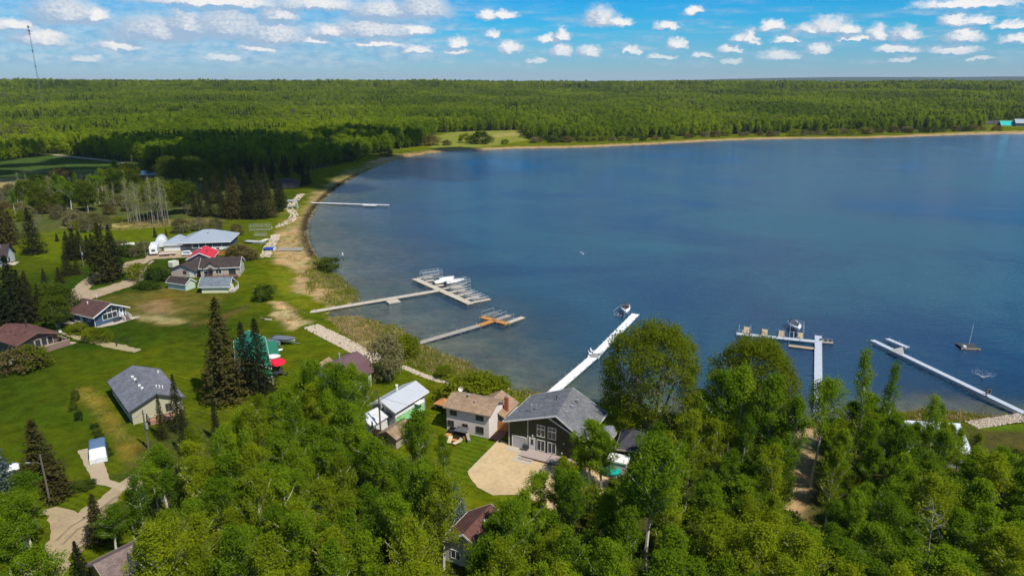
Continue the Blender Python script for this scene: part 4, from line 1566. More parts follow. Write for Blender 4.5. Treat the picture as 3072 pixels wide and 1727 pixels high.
# satellite dish on the roof corner
dish = thing('satellite_dish', 'round pale satellite dish standing behind the left end of the tan roof', 'dish', (*hB.to_world(-0.3, D_ + 0.1), 0), 0)
MB().tube((0, 0, 0), (0, 0, 4.9), 0.05, 0.05, 6).build('mast', GALV, dish)
dm = MB()
rings = []
for k, (rr_, yy) in enumerate(((0.03, 0.10), (0.28, 0.04), (0.46, -0.06))):
    rings.append([(rr_ * math.cos(2 * PI * i / 14), -0.15 + yy, 5.1 + rr_ * math.sin(2 * PI * i / 14)) for i in range(14)])
rings += [[(p[0], p[1] + 0.03, p[2]) for p in r] for r in rings[::-1]]
dm.loft(rings).build('bowl', WHITE, dish)

# --- the house with the pale metal roof
o_, a_, L_, D_ = from_eaves((1104, 1212), None, (1187.3, 1233), (1286.7, 1172), 3.6, (0.5, 0.6))
GREYS = siding('blue grey siding', (0.33, 0.345, 0.37), 0.2)
hC = House('metal_roof_house', 'grey house with pale ribbed metal gable roof and mint green side wall', o_, a_, L_, D_, 3.6, 4.8, GREYS, R_METAL, WHITE, 'y', 0.5, (0.5, 0.6))
b = MB(); hC.fb(b, 'right', 0.05, D_ - .4, 0.003, 0.06, 0.0, 2.0)
hC.part('mint_panel', b, siding('mint green siding', (0.30, 0.66, 0.30), 0.2))
b = MB(); hC.fb(b, 'right', 0.05, D_ - .4, 0.003, 0.08, 2.02, 2.4)
hC.part('white_band', b, WHITE)
GREYF = mat('grey window frame', (0.12, 0.125, 0.13), 0.6, 0.1)
hC.window('front', L_ * .30, 2.0, 1.0, 1.35, 2, 2, GREYF)
hC.window('front', L_ * .66, 2.0, 1.0, 1.35, 2, 2, GREYF)
hC.window('right', 5.6, 2.6, 1.3, 0.7, 2, 1, WHITE)
cp = MB(); hC.fb(cp, 'right', 5.2, 7.0, 0.003, 1.1, 2.55, 2.68); hC.part('canopy', cp, WHITE)
hC.vent(L_ * .34, D_ * .55, 4.6, 1.0, 0.18, WHITE)
o2 = hC.to_world(-0.2, -4.3)
hC2 = House('shed', 'white shed with ribbed white metal roof joined to the grey house behind the power pole', o2, hC.ang, L_ * 0.72, 4.2, 2.3, 3.3, siding('white siding', (0.70, 0.71, 0.71)), mat('white ribbed roof', (0.70, 0.72, 0.75), .4, .06, .6, 0, .2, .4, (1, .3), .25), WHITE, 'y', 0.45, (0.3, 0.3), cat='shed')
o3 = hC.to_world(L_ * 0.72 + 2.5, -5.4)
hC3 = House('shed', 'tan shed with brown shingle roof beside the mint green wall', o3, hC.ang, 3.4, 4.6, 1.9, 2.75, siding('tan siding', (0.38, 0.33, 0.25)), R_BROWN, BROWNW, 'y', 0.5, (0.3, 0.3), cat='shed')
hC3.window('front', 0.9, 0.9, 0.7, 0.7, 2, 1, BRF)
gt2 = thing('fence', 'dark brown board fence between the white shed and the tan shed', 'fence', (*hC.to_world(L_ * 0.72 - .1, -3.9), 0), hC.ang)
for i in range(13):
    MB().box(0.02 + i * 0.15, 0.15 + i * 0.15, -0.03, 0.03 + 0.01 * (i % 2), 0, 1.6 + 0.03 * (i % 2)).build('board', BROWNW, gt2)
MB().box(0, 2.0, 0.045, 0.09, 1.2, 1.3).build('rail', BROWNW, gt2)
# orange play structure behind it
ps = thing('patio_table', 'orange cedar picnic shelter at the lake end of the grey house', 'shelter', (*hC.to_world(L_ + 1.8, D_ + 0.6), 0), hC.ang)
for x in (0, 2.4):
    for y in (0, 2.4):
        MB().box(x - .06, x + .06, y - .06, y + .06, 0, 1.5).build('post', CEDAR, ps)
MB().raw([(-.3, -.3, 1.5), (2.7, -.3, 1.5), (2.7, 2.7, 1.5), (-.3, 2.7, 1.5), (1.2, 1.2, 2.2), (1.2, 1.2, 1.5)], [(0, 1, 4), (1, 2, 4), (2, 3, 4), (3, 0, 4), (3, 2, 1, 0)]).build('roof', CEDAR, ps)
ps.name = 'picnic_shelter'

# --- plum gambrel barn
bp, bd = at(1113, 1114, 2.9)[:2], None
q = at(1082, 1131, 2.9)[:2]
bd = norm2(bp - q)
wd = np.array((bd[1], -bd[0]))
Lb, Db = 7.2, 9.0
o_ = bp - bd * (Db) - wd * Lb
hD = House('barn_house', 'white cottage with plum gambrel barn roof behind the trees', o_, math.atan2(wd[1], wd[0]), Lb, Db, 2.8, 3.0, siding('cottage white siding', (0.70, 0.69, 0.66)), R_PLUM, WHITE, 'y', 0.5, (0.1, 0.1), fascia=False)
for ch_ in list(hD.r.children):
    if ch_.name.startswith('roof'):
        bpy.data.objects.remove(ch_)
pr = [(-.35, 2.7), (0.75, 5.0), (Lb / 2, 6.2), (Lb - .75, 5.0), (Lb + .35, 2.7)]
pr2 = [(x, z + 0.16) for x, z in pr[::-1]]
MB().prism(pr + pr2, 1, -.5, Db + .5).build('roof', R_PLUM, hD.r)
MB().prism([(0, 2.75), (0.9, 4.95), (Lb / 2, 6.1), (Lb - .9, 4.95), (Lb, 2.75)], 1, 0.004, Db - .004).build('gable_wall', siding('cottage white siding', (0.70, 0.69, 0.66)), hD.r)
hD.vent(Lb * .36, 5.5, 6.1, 0.9, 0.13)
hD.window('front', 1.2, 1.0, 1.2, 1.1)
hD.window('front', 4.6, 1.0, 1.2, 1.1)
hD.window('front', 2.9, 3.6, 1.2, 1.0)
hD.window('right', 6.8, 0.9, 1.2, 1.1)
pt = at(941, 1096, 2.6)
hD3 = House('shed', 'little grey shed with rusty brown roof on the lawn left of the plum barn roof', pt[:2], math.radians(-20), 2.6, 3.2, 2.3, 3.2, GREYS, R_BROWN, BROWNW, 'y', 0.5, (0.25, 0.25), cat='shed')

# --- the green metal roof behind the spruces
o_, a_, L_, D_ = from_eaves((708, 1120), None, (820, 1131), (796, 1012), 2.9, (0.4, 0.4))
hE = House('green_roof_house', 'cottage with bright green metal roof and white trim behind the tall spruces', o_, a_, L_, D_, 3.0, 4.9, siding('cream siding', (0.60, 0.57, 0.50)), R_GREEN, WHITE, 'y', 0.5, (0.4, 0.5))
hE.window('front', 1.2, 0.9, 1.3, 1.2)
hE.window('front', L_ - 2.6, 0.9, 1.3, 1.2)
hE.window('right', 3.0, 0.9, 1.6, 1.2)
MB().slab([(L_ - 2.6, -3.0, 2.3), (L_ + .4, -3.0, 2.3), (L_ + .4, -.06, 2.75), (L_ - 2.6, -.06, 2.75)], .12).build('porch_roof', R_GREEN, hE.r)
MB().box(L_ - 2.6, L_ + .4, -3.06, -3.01, 2.16, 2.32).build('gutter', WHITE, hE.r)
for x in (L_ - 2.5, L_ + .3):
    MB().box(x - .06, x + .06, -2.95, -2.83, 0, 2.2).build('post', WHITE, hE.r)
MB().slab([(L_ + .45, 5.5, 2.2), (L_ + 2.6, 5.5, 2.0), (L_ + 2.6, D_, 2.0), (L_ + .45, D_, 2.2)], .1).build('lean_to_roof', R_GREEN, hE.r)
for y in (5.7, D_ - .3):
    MB().box(L_ + 2.4, L_ + 2.5, y, y + .1, 0, 1.9).build('post', WHITE, hE.r)

# --- grey roofed beige house on the lawn
o_, a_, L_, D_ = from_eaves((385.7, 1236), (321, 1143), None, (482.4, 1109), 2.75, (0.5, 0.5))
BEIGE = siding('beige lap siding', (0.46, 0.44, 0.30), 0.22)
hF = House('grey_roof_house', 'beige sided cottage with broad blue grey shingle roof alone on the mown lawn', o_, a_, L_, D_, 2.8, 4.6, BEIGE, R_GREY2, mat('charcoal trim', (0.06, 0.06, 0.065), .6, .1), 'y', 0.5, (0.5, 0.5))
hF.window('front', L_ * .66, 0.9, 0.9, 1.3, 2, 1, BRF)
hF.window('left', 4.0, 0.9, 1.2, 1.1, 2, 1, BRF)
hF.window('left', 9.0, 0.9, 1.2, 1.1, 2, 1, BRF)
for i, (fx, fy) in enumerate(((.36, .72), (.37, .62), (.36, .40), (.37, .30))):
    hF.boxvent(L_ * fx, D_ * fy, 2.8 + 1.8 * fx * 2 + .2, WHITE)
hF.vent(L_ * .35, D_ * .52, 4.1, .25, .08, DARKM)
for fx in (.62, .68, .74):
    hF.vent(L_ * fx, D_ * .22, 2.8 + 1.8 * (1 - fx) * 2 + .15, .4, .09, WHITE)
hF.vent(L_ * .93, D_ * .82, 3.1, .5, .12, WHITE)
dk = thing('deck', 'small orange brown stained deck with railing at the front of the grey roofed cottage', 'deck', (*hF.to_world(2.2, 0), 0), hF.ang)
MB().box(0, 5.2, -2.4, -0.05, 0.1, 0.42).build('deck_board', mat('stained deck', (0.36, 0.20, 0.13), .8, .2, 1., 0, 0, .3, (0, .14), .25), dk)
railing('railing', [(0, -.1, .42), (0, -2.35, .42), (3.6, -2.35, .42)], DARKM, dk, 1.0, .04, 1.3, 0, .3)

# --- blue cottage with the glazed gable
o_, a_, L_, D_ = from_eaves((279, 953.4), None, (389.5, 920.5), None, 2.75, (0.7, 0.9), 11.0)
BLUE = siding('blue siding', (0.060, 0.105, 0.165), 0.2)
hG = House('blue_cottage', 'blue cottage with maroon roof, glazed white framed gable and white stair railings', o_, a_, L_, D_, 2.9, 4.8, BLUE, R_MAR, WHITE, 'y', 0.5, (0.7, 0.9))
n3 = (L_ * .72 - L_ * .26) / 3
for i in range(3):
    hG.window('front', L_ * .26 + i * n3 + .05, 1.15, n3 - .12, 1.35, 1, 1, WHITE, .1)
for i in (1, 2):
    hG.window('front', L_ * .26 + i * n3 + .05, 2.72, n3 - .12, (0.75 if i == 1 else 1.0), 1, 1, WHITE, .1)
hG.door('front', L_ * .80, .9, 2.05, WHITE, 0.85, True, WHITE)
hG.trim_post('front', 0.05, 2.8); hG.trim_post('front', L_ - .05, 2.8)
hG.window('left', 8.2, 1.5, 1.2, .7, 2, 1)
hG.window('left', 1.6, 1.3, 1.2, .9, 2, 1)
hG.door('left', 4.6, .9, 2.05, mat('pale blue door', (.42, .5, .58), .6, .05), .35, False)
st = thing('stair', 'white railed wooden stair up to the door of the blue cottage', 'stair', (*hG.to_world(L_ * .76, -.02), 0), hG.ang)
MB().box(0, 1.7, -1.3, -.06, .68, .82).build('landing', BROWNW, st)
for i in range(4):
    MB().box(.3, 1.5, -1.3 - .3 * (i + 1), -1.3 - .3 * i, .62 - .16 * (i + 1) - .0, .74 - .16 * (i + 1)).build('step', BROWNW, st)
for x in (0.02, 1.68):
    railing('railing', [(x, -.1, .82), (x, -1.28, .82), (x, -2.5, .05)], WHITE, st, .95, .05, 1.2, 0, .16)
for x in (.1, 1.6):
    MB().box(x - .06, x + .06, -1.2, -1.08, 0, .68).build('leg', WHITE, st)
st2 = thing('stair', 'short white railed step at the side door of the blue cottage', 'stair', (*hG.to_world(0, 5.0), 0), hG.ang)
MB().box(-1.2, -.07, -1.0, .9, 0, .34).build('landing', CONC, st2)
railing('railing', [(-1.15, .85, .34), (-1.15, -.95, .34), (-1.15, -1.6, 0.0)], WHITE, st2, .9, .05, 1.2, 0, .2)
p_ = [hG.to_world(-.1, -1.2), hG.to_world(L_ * .4, -2.6), hG.to_world(L_ + 1.9, -2.9), hG.to_world(L_ + 1.9, -1.8), hG.to_world(L_ + .1, -.05), hG.to_world(0, -.05)]
sheet('patio', p_, CONC, 0.10, 0)
p_ = [hG.to_world(-1.3, 5.5), hG.to_world(-2.0, 10.5), hG.to_world(-.2, 10.5), hG.to_world(-.2, 5.5)]
sheet('side_path', p_, CONC, 0.10, 0)
bn_ = thing('bench', 'dark garden bench under the big windows of the blue cottage', 'bench', (*hG.to_world(L_ * .52, -.9), 0), hG.ang)
MB().box(0, 1.6, -.25, .2, .4, .46).build('seat', DARKM, bn_)
MB().box(0, 1.6, .2, .25, .5, .85).build('backrest', DARKM, bn_)
for x in (.1, 1.45):
    MB().box(x, x + .06, -.2, .2, 0, .4).build('leg', DARKM, bn_)
hG.vent(L_ * .33, 6.0, 4.2, .6, .12, WHITE)

# --- brown cottage with the deck
o_, a_, L_, D_ = from_eaves((47, 1037.3), None, (182.3, 997.5), None, 2.85, (0.5, 1.0), 12.5)
BRSD = siding('brown board siding', (0.150, 0.095, 0.075), 0.25)
hH = House('brown_cottage', 'long low brown cottage with rusty maroon roof and wide railed deck at the left edge', o_, a_, L_, D_, 2.85, 4.25, BRSD, R_MAR2, BROWNW, 'y', 0.5, (0.5, 1.0))
n4 = L_ * .62 / 4
TANF = mat('tan window frame', (0.44, 0.36, 0.26), .7, .1)
for i in range(4):
    hH.window('front', L_ * .30 + i * n4, .75, n4 - .3, 1.75, 1, 1, TANF, .12)
hH.door('front', L_ * .12, 1.1, 2.05, mat('greenish glass door', (.10, .14, .11), .2, .2), .3, False, TANF)
hH.vent(L_ * .72, 7.0, 3.9, 1.3, .12, DARKM)
for fx, fy in ((.2, .9), (.25, .75), (.3, .6), (.25, .35), (.4, .2)):
    hH.boxvent(L_ * fx, D_ * fy, 2.85 + 1.4 * fx * 2 + .1, DARKM)
dk = thing('deck', 'mauve brown deck with solid railing walls and corner steps at the brown cottage', 'deck', (*hH.to_world(L_ * .22, 0), 0), hH.ang)
LD = L_ * .92
MB().box(0, LD, -2.6, -.06, .45, .55).build('deck_board', MAUVE, dk)
MB().box(0, LD, -2.72, -2.61, .02, 1.35).build('railing_wall', mat('brown deck boards', (0.25, 0.165, 0.135), .85, .2, 1.5, 0, 0, .3, (0, .14), .3), dk)
MB().box(-.02, LD + .05, -2.78, -2.56, 1.352, 1.43).build('cap_rail', mat('tan cap rail', (.50, .40, .30), .8, .1), dk)
MB().box(LD - .02, LD + .08, -1.4, 1.8, .02, 1.35).build('railing_wall', MATS['brown deck boards'], dk)
MB().box(LD - .06, LD + .12, -1.4, 1.85, 1.352, 1.43).build('cap_rail', MATS['tan cap rail'], dk)
for i in range(4):
    MB().box(LD + .1, LD + .45 + .32 * i, -2.6, -1.45, .40 - .12 * i - .1, .40 - .12 * i).build('step', MATS['tan cap rail'], dk)
p_ = [hH.to_world(-4.2, -3.0), hH.to_world(-.6, -4.6), hH.to_world(.2, -3.4), hH.to_world(-.3, -.4), hH.to_world(-4.2, -.2)]
sheet('patio', p_, CONC, 0.10, 0.05)
MB().box(0, 0.3, 0, 0.3, 0, 0.01)
ds2 = thing('satellite_dish', 'small pale satellite dish on the eave corner of the brown cottage', 'dish', (*hH.to_world(L_ + .75, -.6), 0), 0)
MB().tube((0, 0, 0), (0, 0, 2.9), .04, .04, 6).build('mast', GALV, ds2)
rings = [[(q * math.cos(2 * PI * i / 12) * .5, -.1 + yy, 3.1 + q * math.sin(2 * PI * i / 12) * .5) for i in range(12)] for q, yy in ((.06, .06), (.5, .02), (.8, -.05))]
rings += [[(p[0], p[1] + .03, p[2]) for p in r] for r in rings[::-1]]
MB().loft(rings).build('bowl', WHITE, ds2)

# --- the group by the bay
P0 = at(606.4, 879)
P1 = at(684.7, 878)
an = math.atan2(P1[1] - P0[1], P1[0] - P0[0])
Ln = np.linalg.norm((P1 - P0)[:2])
hN = House('yellow_cottage', 'tiny pale yellow cottage with slate blue roof and railed end porch', P0[:2], an, Ln, 4.6, 2.1, 3.9, siding('pale yellow siding', (0.72, 0.72, 0.46), .2), shingle('slate blue shingles', (0.17, 0.20, 0.23)), WHITE, 'x', 0.5, (0.45, 0.8))
for u in (.5, 2.2, 2.75, 4.2, 4.7):
    hN.window('front', u, 1.55, .38, .25, 1, 1, WHITE, .05)
hN.window('right', 1.2, .9, 1.4, 1.0, 2, 1)
MB().box(Ln + .06, Ln + 1.6, .2, 4.4, .05, .25).build('porch_floor', WOODG, hN.r)
for y in (.3, 4.3):
    MB().box(Ln + 1.45, Ln + 1.57, y - .06, y + .06, .25, 2.2).build('porch_post', WHITE, hN.r)
railing('railing', [(Ln + 1.5, .3, .25), (Ln + 1.5, 4.3, .25)], WHITE, hN.r, .9, .05, 1.4, 0, .2)

P0, P1 = at(503.8, 864.5), at(558.5, 872)
an = math.atan2(P1[1] - P0[1], P1[0] - P0[0])
Ln = np.linalg.norm((P1 - P0)[:2])
hM = House('shed', 'pale mint green shed with dark brown roof left of the yellow cottage', P0[:2], an, Ln, 3.5, 1.95, 3.15, siding('pale mint siding', (0.50, 0.62, 0.50), .2), R_DARK, WHITE, 'x', 0.5, (0.3, 0.3), cat='shed')

P0, P1 = at(604, 834), at(703, 829.6)
an = math.atan2(P1[1] - P0[1], P1[0] - P0[0])
Ln = np.linalg.norm((P1 - P0)[:2]) + 1.6
BEI2 = siding('warm beige siding', (0.46, 0.40, 0.33), .2)
hL = House('brown_roof_house', 'beige house with dark brown roof, front gable and wooden veranda behind the yellow cottage', P0[:2], an, Ln, 8.0, 3.1, 5.2, BEI2, R_DARK, WHITE, 'x', 0.5, (0.4, 0.4))
fg = MB().prism([(1.0, 3.0), (5.2, 3.0), (3.1, 4.55)], 1, -.25, 3.6)
hL.part('front_gable', fg, BEI2)
fr_ = MB().prism([(.55, 2.75), (3.1, 4.62), (5.65, 2.75), (5.65, 2.9), (3.1, 4.78), (.55, 2.9)], 1, -.55, 3.8)
hL.part('gable_roof', fr_, R_DARK)
hL.window('front', .9, 1.2, 1.0, .9, 1, 1)
hL.window('front', 4.4, 1.2, 1.6, 1.2, 2, 1)
hL.window('front', 8.2, .8, 1.8, 1.6, 2, 1, DARKM)
hL.door('front', 2.5, .95, 2.05, BROWNW, .6, False)
MB().prism([(1.9, 2.75), (2.95, 3.3), (4.0, 2.75)], 1, -1.6, -.26).build('door_hood', R_DARK, hL.r)
hL.window('right', 2.2, 1.0, 1.6, 2.0, 2, 1)
MB().box(1.4, Ln - .4, -2.0, -.06, .45, .58).build('veranda_floor', BROWNW, hL.r)
railing('veranda_rail', [(1.4, -1.95, .58), (Ln - .4, -1.95, .58)], BROWNW, hL.r, .95, .05, 1.8, 0, .2)
MB().box(1.4, Ln - .4, -2.05, -1.98, 0, .44).build('skirting', DARKM, hL.r)

P0, P1 = at(514.5, 828), at(589, 832.6)
an = math.atan2(P1[1] - P0[1], P1[0] - P0[0])
Ln = np.linalg.norm((P1 - P0)[:2])
hL2 = House('garage', 'pinkish garage with dark brown gable roof left of the beige veranda house', P0[:2], an, Ln, 8.6, 2.3, 4.0, siding('pinkish beige siding', (0.56, 0.45, 0.40), .2), R_DARK, BROWNW, 'y', 0.5, (0.45, 0.4), cat='garage')
hL2.window('front', Ln * .50, 1.0, 1.0, .9, 2, 1)
b = MB(); hL2.fb(b, 'front', Ln * .74, Ln * .74 + 1.6, .003, .05, .05, 2.0); hL2.part('garage_door', b, WHITE)

o_, a_, L_, D_ = from_eaves((558, 779), None, (640, 775), None, 3.0, (.4, .5), 10.5)
hK = House('red_roof_house', 'small grey house with bright red metal roof', o_, a_, L_, D_, 3.1, 4.9, siding('slate grey siding', (0.20, 0.21, 0.24), .2), R_RED, WHITE, 'y', .5, (.4, .6))
hK.window('front', 2.0, 1.3, 1.5, .95, 2, 1)
hK.window('front', 5.0, 1.3, 1.4, .3, 1, 1)
hK.vent(L_ * .72, 3.5, 4.2, .9, .10, DARKM)
hK.vent(L_ * .4, 7.0, 4.7, .3, .12, WHITE)

o_, a_, L_, D_ = from_eaves((531, 728), None, (690.8, 723), None, 3.1, (.7, .7), 15.0)
BLUED = siding('dark slate blue siding', (0.075, 0.088, 0.115), .25)
hJ = House('long_blue_house', 'long slate blue house with light blue grey hipped metal roof and wide veranda windows', o_, a_, L_, D_, 3.1, 6.0, BLUED, R_BLUE, WHITE, 'x', .5, (.7, .7), 6.6)
for i in range(3):
    hJ.window('front', 4.0 + i * 2.3, .9, 2.1, 1.45, 1, 1, WHITE, .1)
b = MB(); hJ.fb(b, 'front', 1.7, 3.4, .003, .04, .05, 2.4); hJ.part('entry', b, DARKM)
b = MB(); hJ.fb(b, 'front', L_ - 6.2, L_, .003, .09, -.3, 1.0); hJ.part('white_plinth', b, WHITE)
hJ.window('front', L_ - 4.4, .15, 1.0, .7, 2, 1, WHITE, .06, None, 'window', .09)
hJ.trim_post('front', L_ - 2.5, 3.0, .08)
hJ.boxvent(L_ * .52, 4.5, 5.1, DARKM)
oJ = hJ.to_world(-5.6, .1)
hJ2 = House('garage', 'white garage with light blue grey hipped roof at the left end of the long house', oJ, hJ.ang, 5.9, 9.5, 2.7, 4.8, siding('white garage siding', (0.62, 0.65, 0.62), .4), R_BLUE, WHITE, 'y', .7, (.6, .6), 4.2, cat='garage')
b = MB(); hJ2.fb(b, 'front', .4, 5.2, .003, .05, .05, 2.2); hJ2.part('garage_door', b, mat('ribbed white door', (.70, .72, .70), .6, .05, 1., 0, 0, .3, (2, .55), .3))
bw = MB()
bw.box(0, 3.4, -.1, 0.1, 0, 1.2)
bo = thing('fence', 'orange brown board fence between the red roof and the long blue house', 'fence', (*at(650, 765)[:2], 0), math.radians(6))
for i in range(20):
    MB().box(i * .19, .17 + i * .19, -.03, .03, 0, 1.25 + .03 * (i % 2)).build('board', CEDAR, bo)
MB().box(0, 3.8, .04, .08, .9, 1.0).build('rail', CEDAR, bo)

# --- the dark roofed house cut by the left edge
P0, P1 = at(-62, 806), at(20, 800)
an = math.atan2(P1[1] - P0[1], P1[0] - P0[0])
hI = House('dark_roof_house', 'white house with steep dark brown roof and cross gable cut by the left edge', P0[:2], an, 7.4, 9.5, 3.0, 6.4, siding('house white siding', (0.62, 0.62, 0.62), .2), R_DARK, DARKM, 'x', .5, (.5, .5))
MB().prism([(3.6, 2.9), (7.0, 2.9), (5.3, 5.0)], 1, -.8, 3.4).build('front_gable', MATS['house white siding'], hI.r)
MB().prism([(3.2, 2.6), (5.3, 5.15), (7.4, 2.6), (7.4, 2.78), (5.3, 5.35), (3.2, 2.78)], 1, -1.1, 3.9).build('gable_roof', R_DARK, hI.r)
hI.window('front', 4.6, 1.0, 1.2, 1.4, 2, 1, DARKM, .08, None, 'window', .01)
hI.window('front', 1.2, 1.0, 1.2, 1.4, 2, 1, DARKM)
hI.window('right', 3.0, 1.0, 1.2, 1.2, 2, 1, DARKM)
MB().box(5.0, 5.6, 3.6, 4.2, 5.0, 6.7).build('chimney', WHITE, hI.r)
MB().box(7.46, 9.4, 1.5, 6.0, .02, .14).build('porch_floor', CONC, hI.r)

# --- far brown house among the spruces
P0 = at(822, 566)
hO = House('brown_house', 'low dark brown house half hidden by spruces by the far end of the lawn', P0[:2], math.radians(12), 13.0, 9.0, 2.8, 4.8, BRSD, R_DARK, BROWNW, 'x', .5, (.6, .6), 4.0)
for u in (1.5, 5.0, 8.5):
    hO.window('front', u, .9, 1.8, 1.2, 2, 1, WHITE)
# --- houses on the far right shore
P0 = at(2953, 379)
hR1 = House('lake_house', 'distant dark slate house left of the turquoise roof on the far shore', P0[:2], math.radians(-18), 17, 10, 4.2, 7.0, BLUED, R_CHAR, WHITE, 'x', .5, (.6, .6))
for u in (2, 6, 10, 13.5):
    hR1.window('front', u, 1.0, 2.0, 1.8, 2, 1)
P0 = at(3004, 383)
hR2 = House('lake_house', 'distant cottage with vivid turquoise roof on the far shore', P0[:2], math.radians(-10), 21, 12, 3.4, 8.2, siding('rust red siding', (.33, .10, .06), .3), R_TURQ, WHITE, 'x', .5, (.9, .9))
for u in (3, 9, 14):
    hR2.window('front', u, .9, 2.4, 1.6, 2, 1)
P0 = at(3046, 384)
hR3 = House('lake_house', 'distant tall grey house with pale roof at the right edge of the far shore', P0[:2], math.radians(-20), 24, 14, 6.5, 11.0, siding('blue grey lake siding', (.20, .23, .28), .3), R_BLUE, WHITE, 'x', .5, (.8, .8))
for u in (3, 8, 13, 18):
    hR3.window('front', u, 1.0, 2.4, 1.8, 2, 1)
    hR3.window('front', u, 4.0, 2.4, 1.5, 2, 1)

# --- bottom left: mauve roof
R0, R1 = at(299, 1691, 4.7), at(514, 1583, 4.7)
dx = norm2(R1 - R0)
dn = np.array((-dx[1], dx[0]))
Lp = np.linalg.norm((R1 - R0)[:2]) + 2.0
o_ = R0[:2] - dn * 3.2
hP = House('mauve_roof_house', 'house with long mauve brown shingle roof among trees at the bottom left', o_, math.atan2(dx[1], dx[0]), Lp, 7.0, 2.8, 4.7, siding('ochre siding', (.42, .26, .06), .2), R_MAUVE, WOODG, 'x', .5, (.5, .5))
MB().prism([(1.6, 2.6), (4.2, 2.6), (2.9, 4.3)], 1, -1.6, 3.0).build('front_gable', MATS['ochre siding'], hP.r)
MB().prism([(1.2, 2.4), (2.9, 4.45), (4.6, 2.4), (4.6, 2.56), (2.9, 4.62), (1.2, 2.56)], 1, -2.0, 3.2).build('gable_roof', R_CHAR, hP.r)
hP.vent(4.8, 1.9, 4.2, .45, .16, WHITE)
hP.vent(Lp - 3.0, 3.6, 4.8, .35, .12, WHITE)
# --- bottom middle: maroon roof
o_, a_, L_, D_ = from_eaves((1316, 1622), (1404, 1532), None, None, 2.9, (.5, .5), None, 7.0)
hQ = House('maroon_roof_house', 'white cottage with maroon shingle roof under the trees at the bottom edge', o_, a_, L_, D_, 3.0, 4.9, siding('cottage pale siding', (.60, .60, .58), .2), R_MAR2, WHITE, 'y', .5, (.5, .5))
hQ.window('front', 3.9, .8, 1.2, 1.1, 2, 1)
hQ.window('front', 1.0, .8, 1.2, 1.1, 2, 1)
hQ.vent(L_ * .66, D_ * .55, 4.4, .5, .16, WHITE)
# --- right: pale metal roof under the trees
o_, a_, L_, D_ = from_eaves((2690, 1345), (2655, 1262), (2905, 1330), None, 3.0, (.5, .5), 9.0, 11.0)
hR = House('pale_roof_house', 'house with pale blue white metal roof glimpsed through the trees on the right', o_, math.radians(-8), L_, 9.0, 3.1, 5.3, GREYS, mat('pale blue metal roof', (.62, .68, .74), .4, .06, .6, 0, .2, .4, (0, .5), .12), WHITE, 'x', .5, (.5, .5))
# --- white shed and small grey roof beside the olive house
P0 = at(1822, 1413)
hS = House('shed', 'white garden shed with flat white roof and pale wall right of the olive green house', P0[:2], math.radians(-24), 2.9, 2.2, 1.9, 2.15, mat('pale pinkish wall', (.62, .52, .45), .8, .08), mat('white roof sheet', (.80, .79, .77), .6, .05), WHITE, 'x', .5, (.08, .08), cat='shed')
o_, a_, L_, D_ = from_eaves((1845.8, 1342), (1866, 1284.5), None, (1958, 1293), 2.7, (.45, .45))
hT = House('guest_house', 'small dark house with charcoal grey hipped roof behind the white shed', o_, a_, L_, D_ , 2.75, 4.3, siding('dark brown grey siding', (.11, .10, .085), .2), R_CHAR, WOODG, 'x', .5, (.45, .45), 1.6)
hT.boxvent(L_ * .45, D_ * .62, 4.1, DARKM)
hT.window('front', 2.3, .8, .8, 1.3, 1, 1)
# small roof at far left bottom
P0 = at(52, 1476)
hU = House('shed', 'little shed with dark pyramid roof among the bushes at the lower left', P0[:2], math.radians(10), 1.9, 1.9, 1.9, 2.7, BROWNW, R_CHAR, WHITE, 'x', .5, (.2, .2), .94, cat='shed')
# roof glimpses in the scrub beyond the field
P0 = at(424, 536)
hV = House('farm_shed', 'pale roofed farm shed glimpsed over the trees near the field', P0[:2], math.radians(5), 9, 6, 2.6, 4.4, BROWNW, R_METAL, WHITE, 'x', .5, (.4, .4), cat='shed')

# ------------------------------------------------------------------ planting
LM = [  # landmarks used to tell look-alike trees apart
    ('the grey roofed beige cottage', at(420, 1200)), ('the blue cottage', at(290, 960)), ('the brown cottage with the deck', at(90, 1030)), ('the long blue house', at(600, 735)),
    ('the red roof', at(605, 770)), ('the yellow cottage', at(645, 870)), ('the mint green shed', at(540, 860)), ('the green metal roof', at(760, 1100)), ('the plum barn roof', at(1060, 1110)),
    ('the power pole shed', at(1140, 1280)), ('the pinkish white house', at(1400, 1270)), ('the olive green house', at(1640, 1330)), ('the charcoal hipped roof', at(1910, 1320)),
    ('the white garden shed', at(1840, 1400)), ('the sandy yard', at(1560, 1470)), ('the maroon roof', at(1400, 1640)), ('the mauve roof', at(410, 1680)),
    ('the tarpaulin covered car', at(290, 1390)), ('the gravel road', at(240, 1600)), ('the long grey tee dock', at(2455, 1150)), ('the dirt path on the right', at(2410, 1400)),
    ('the pale blue metal roof', at(2780, 1310)), ('the white lake dock', at(1680, 1170)), ('the right hand dock landing', at(3030, 1260)), ('the gravel drive loop', at(340, 840)),
    ('the dark roofed edge house', at(20, 790)), ('the caravan', at(475, 730)), ('the farm field', at(150, 520)), ('the field track', D(240, 402)), ('the shaded field corner', D(420, 424)), ('the wood left of the meadow', D(950, 395)), ('the far brown house', at(850, 560)), ('the long thin white dock', at(920, 606)),
    ('the meadow across the bay', D(1200, 345)), ('the far shore houses', at(3000, 385)), ('the bottom right corner', at(3072, 1700)), ('the lower edge below the yard', at(1640, 1727)),
    ('the lower edge past the birch', at(2200, 1727)), ('the middle of the left stand', at(800, 1500)), ('the front of the left stand', at(900, 1620)), ('the rear of the left stand', at(760, 1360)), ('the silvery spruce', at(1370, 1570)), ('the tall birch', at(1940, 1750)), ('the willows', at(2100, 1320)), ('the right edge of the picture', at(3060, 1480)), ('the heart of the right stand', at(2250, 1560)), ('the lower edge left of the maroon roof', at(950, 1727)),
]
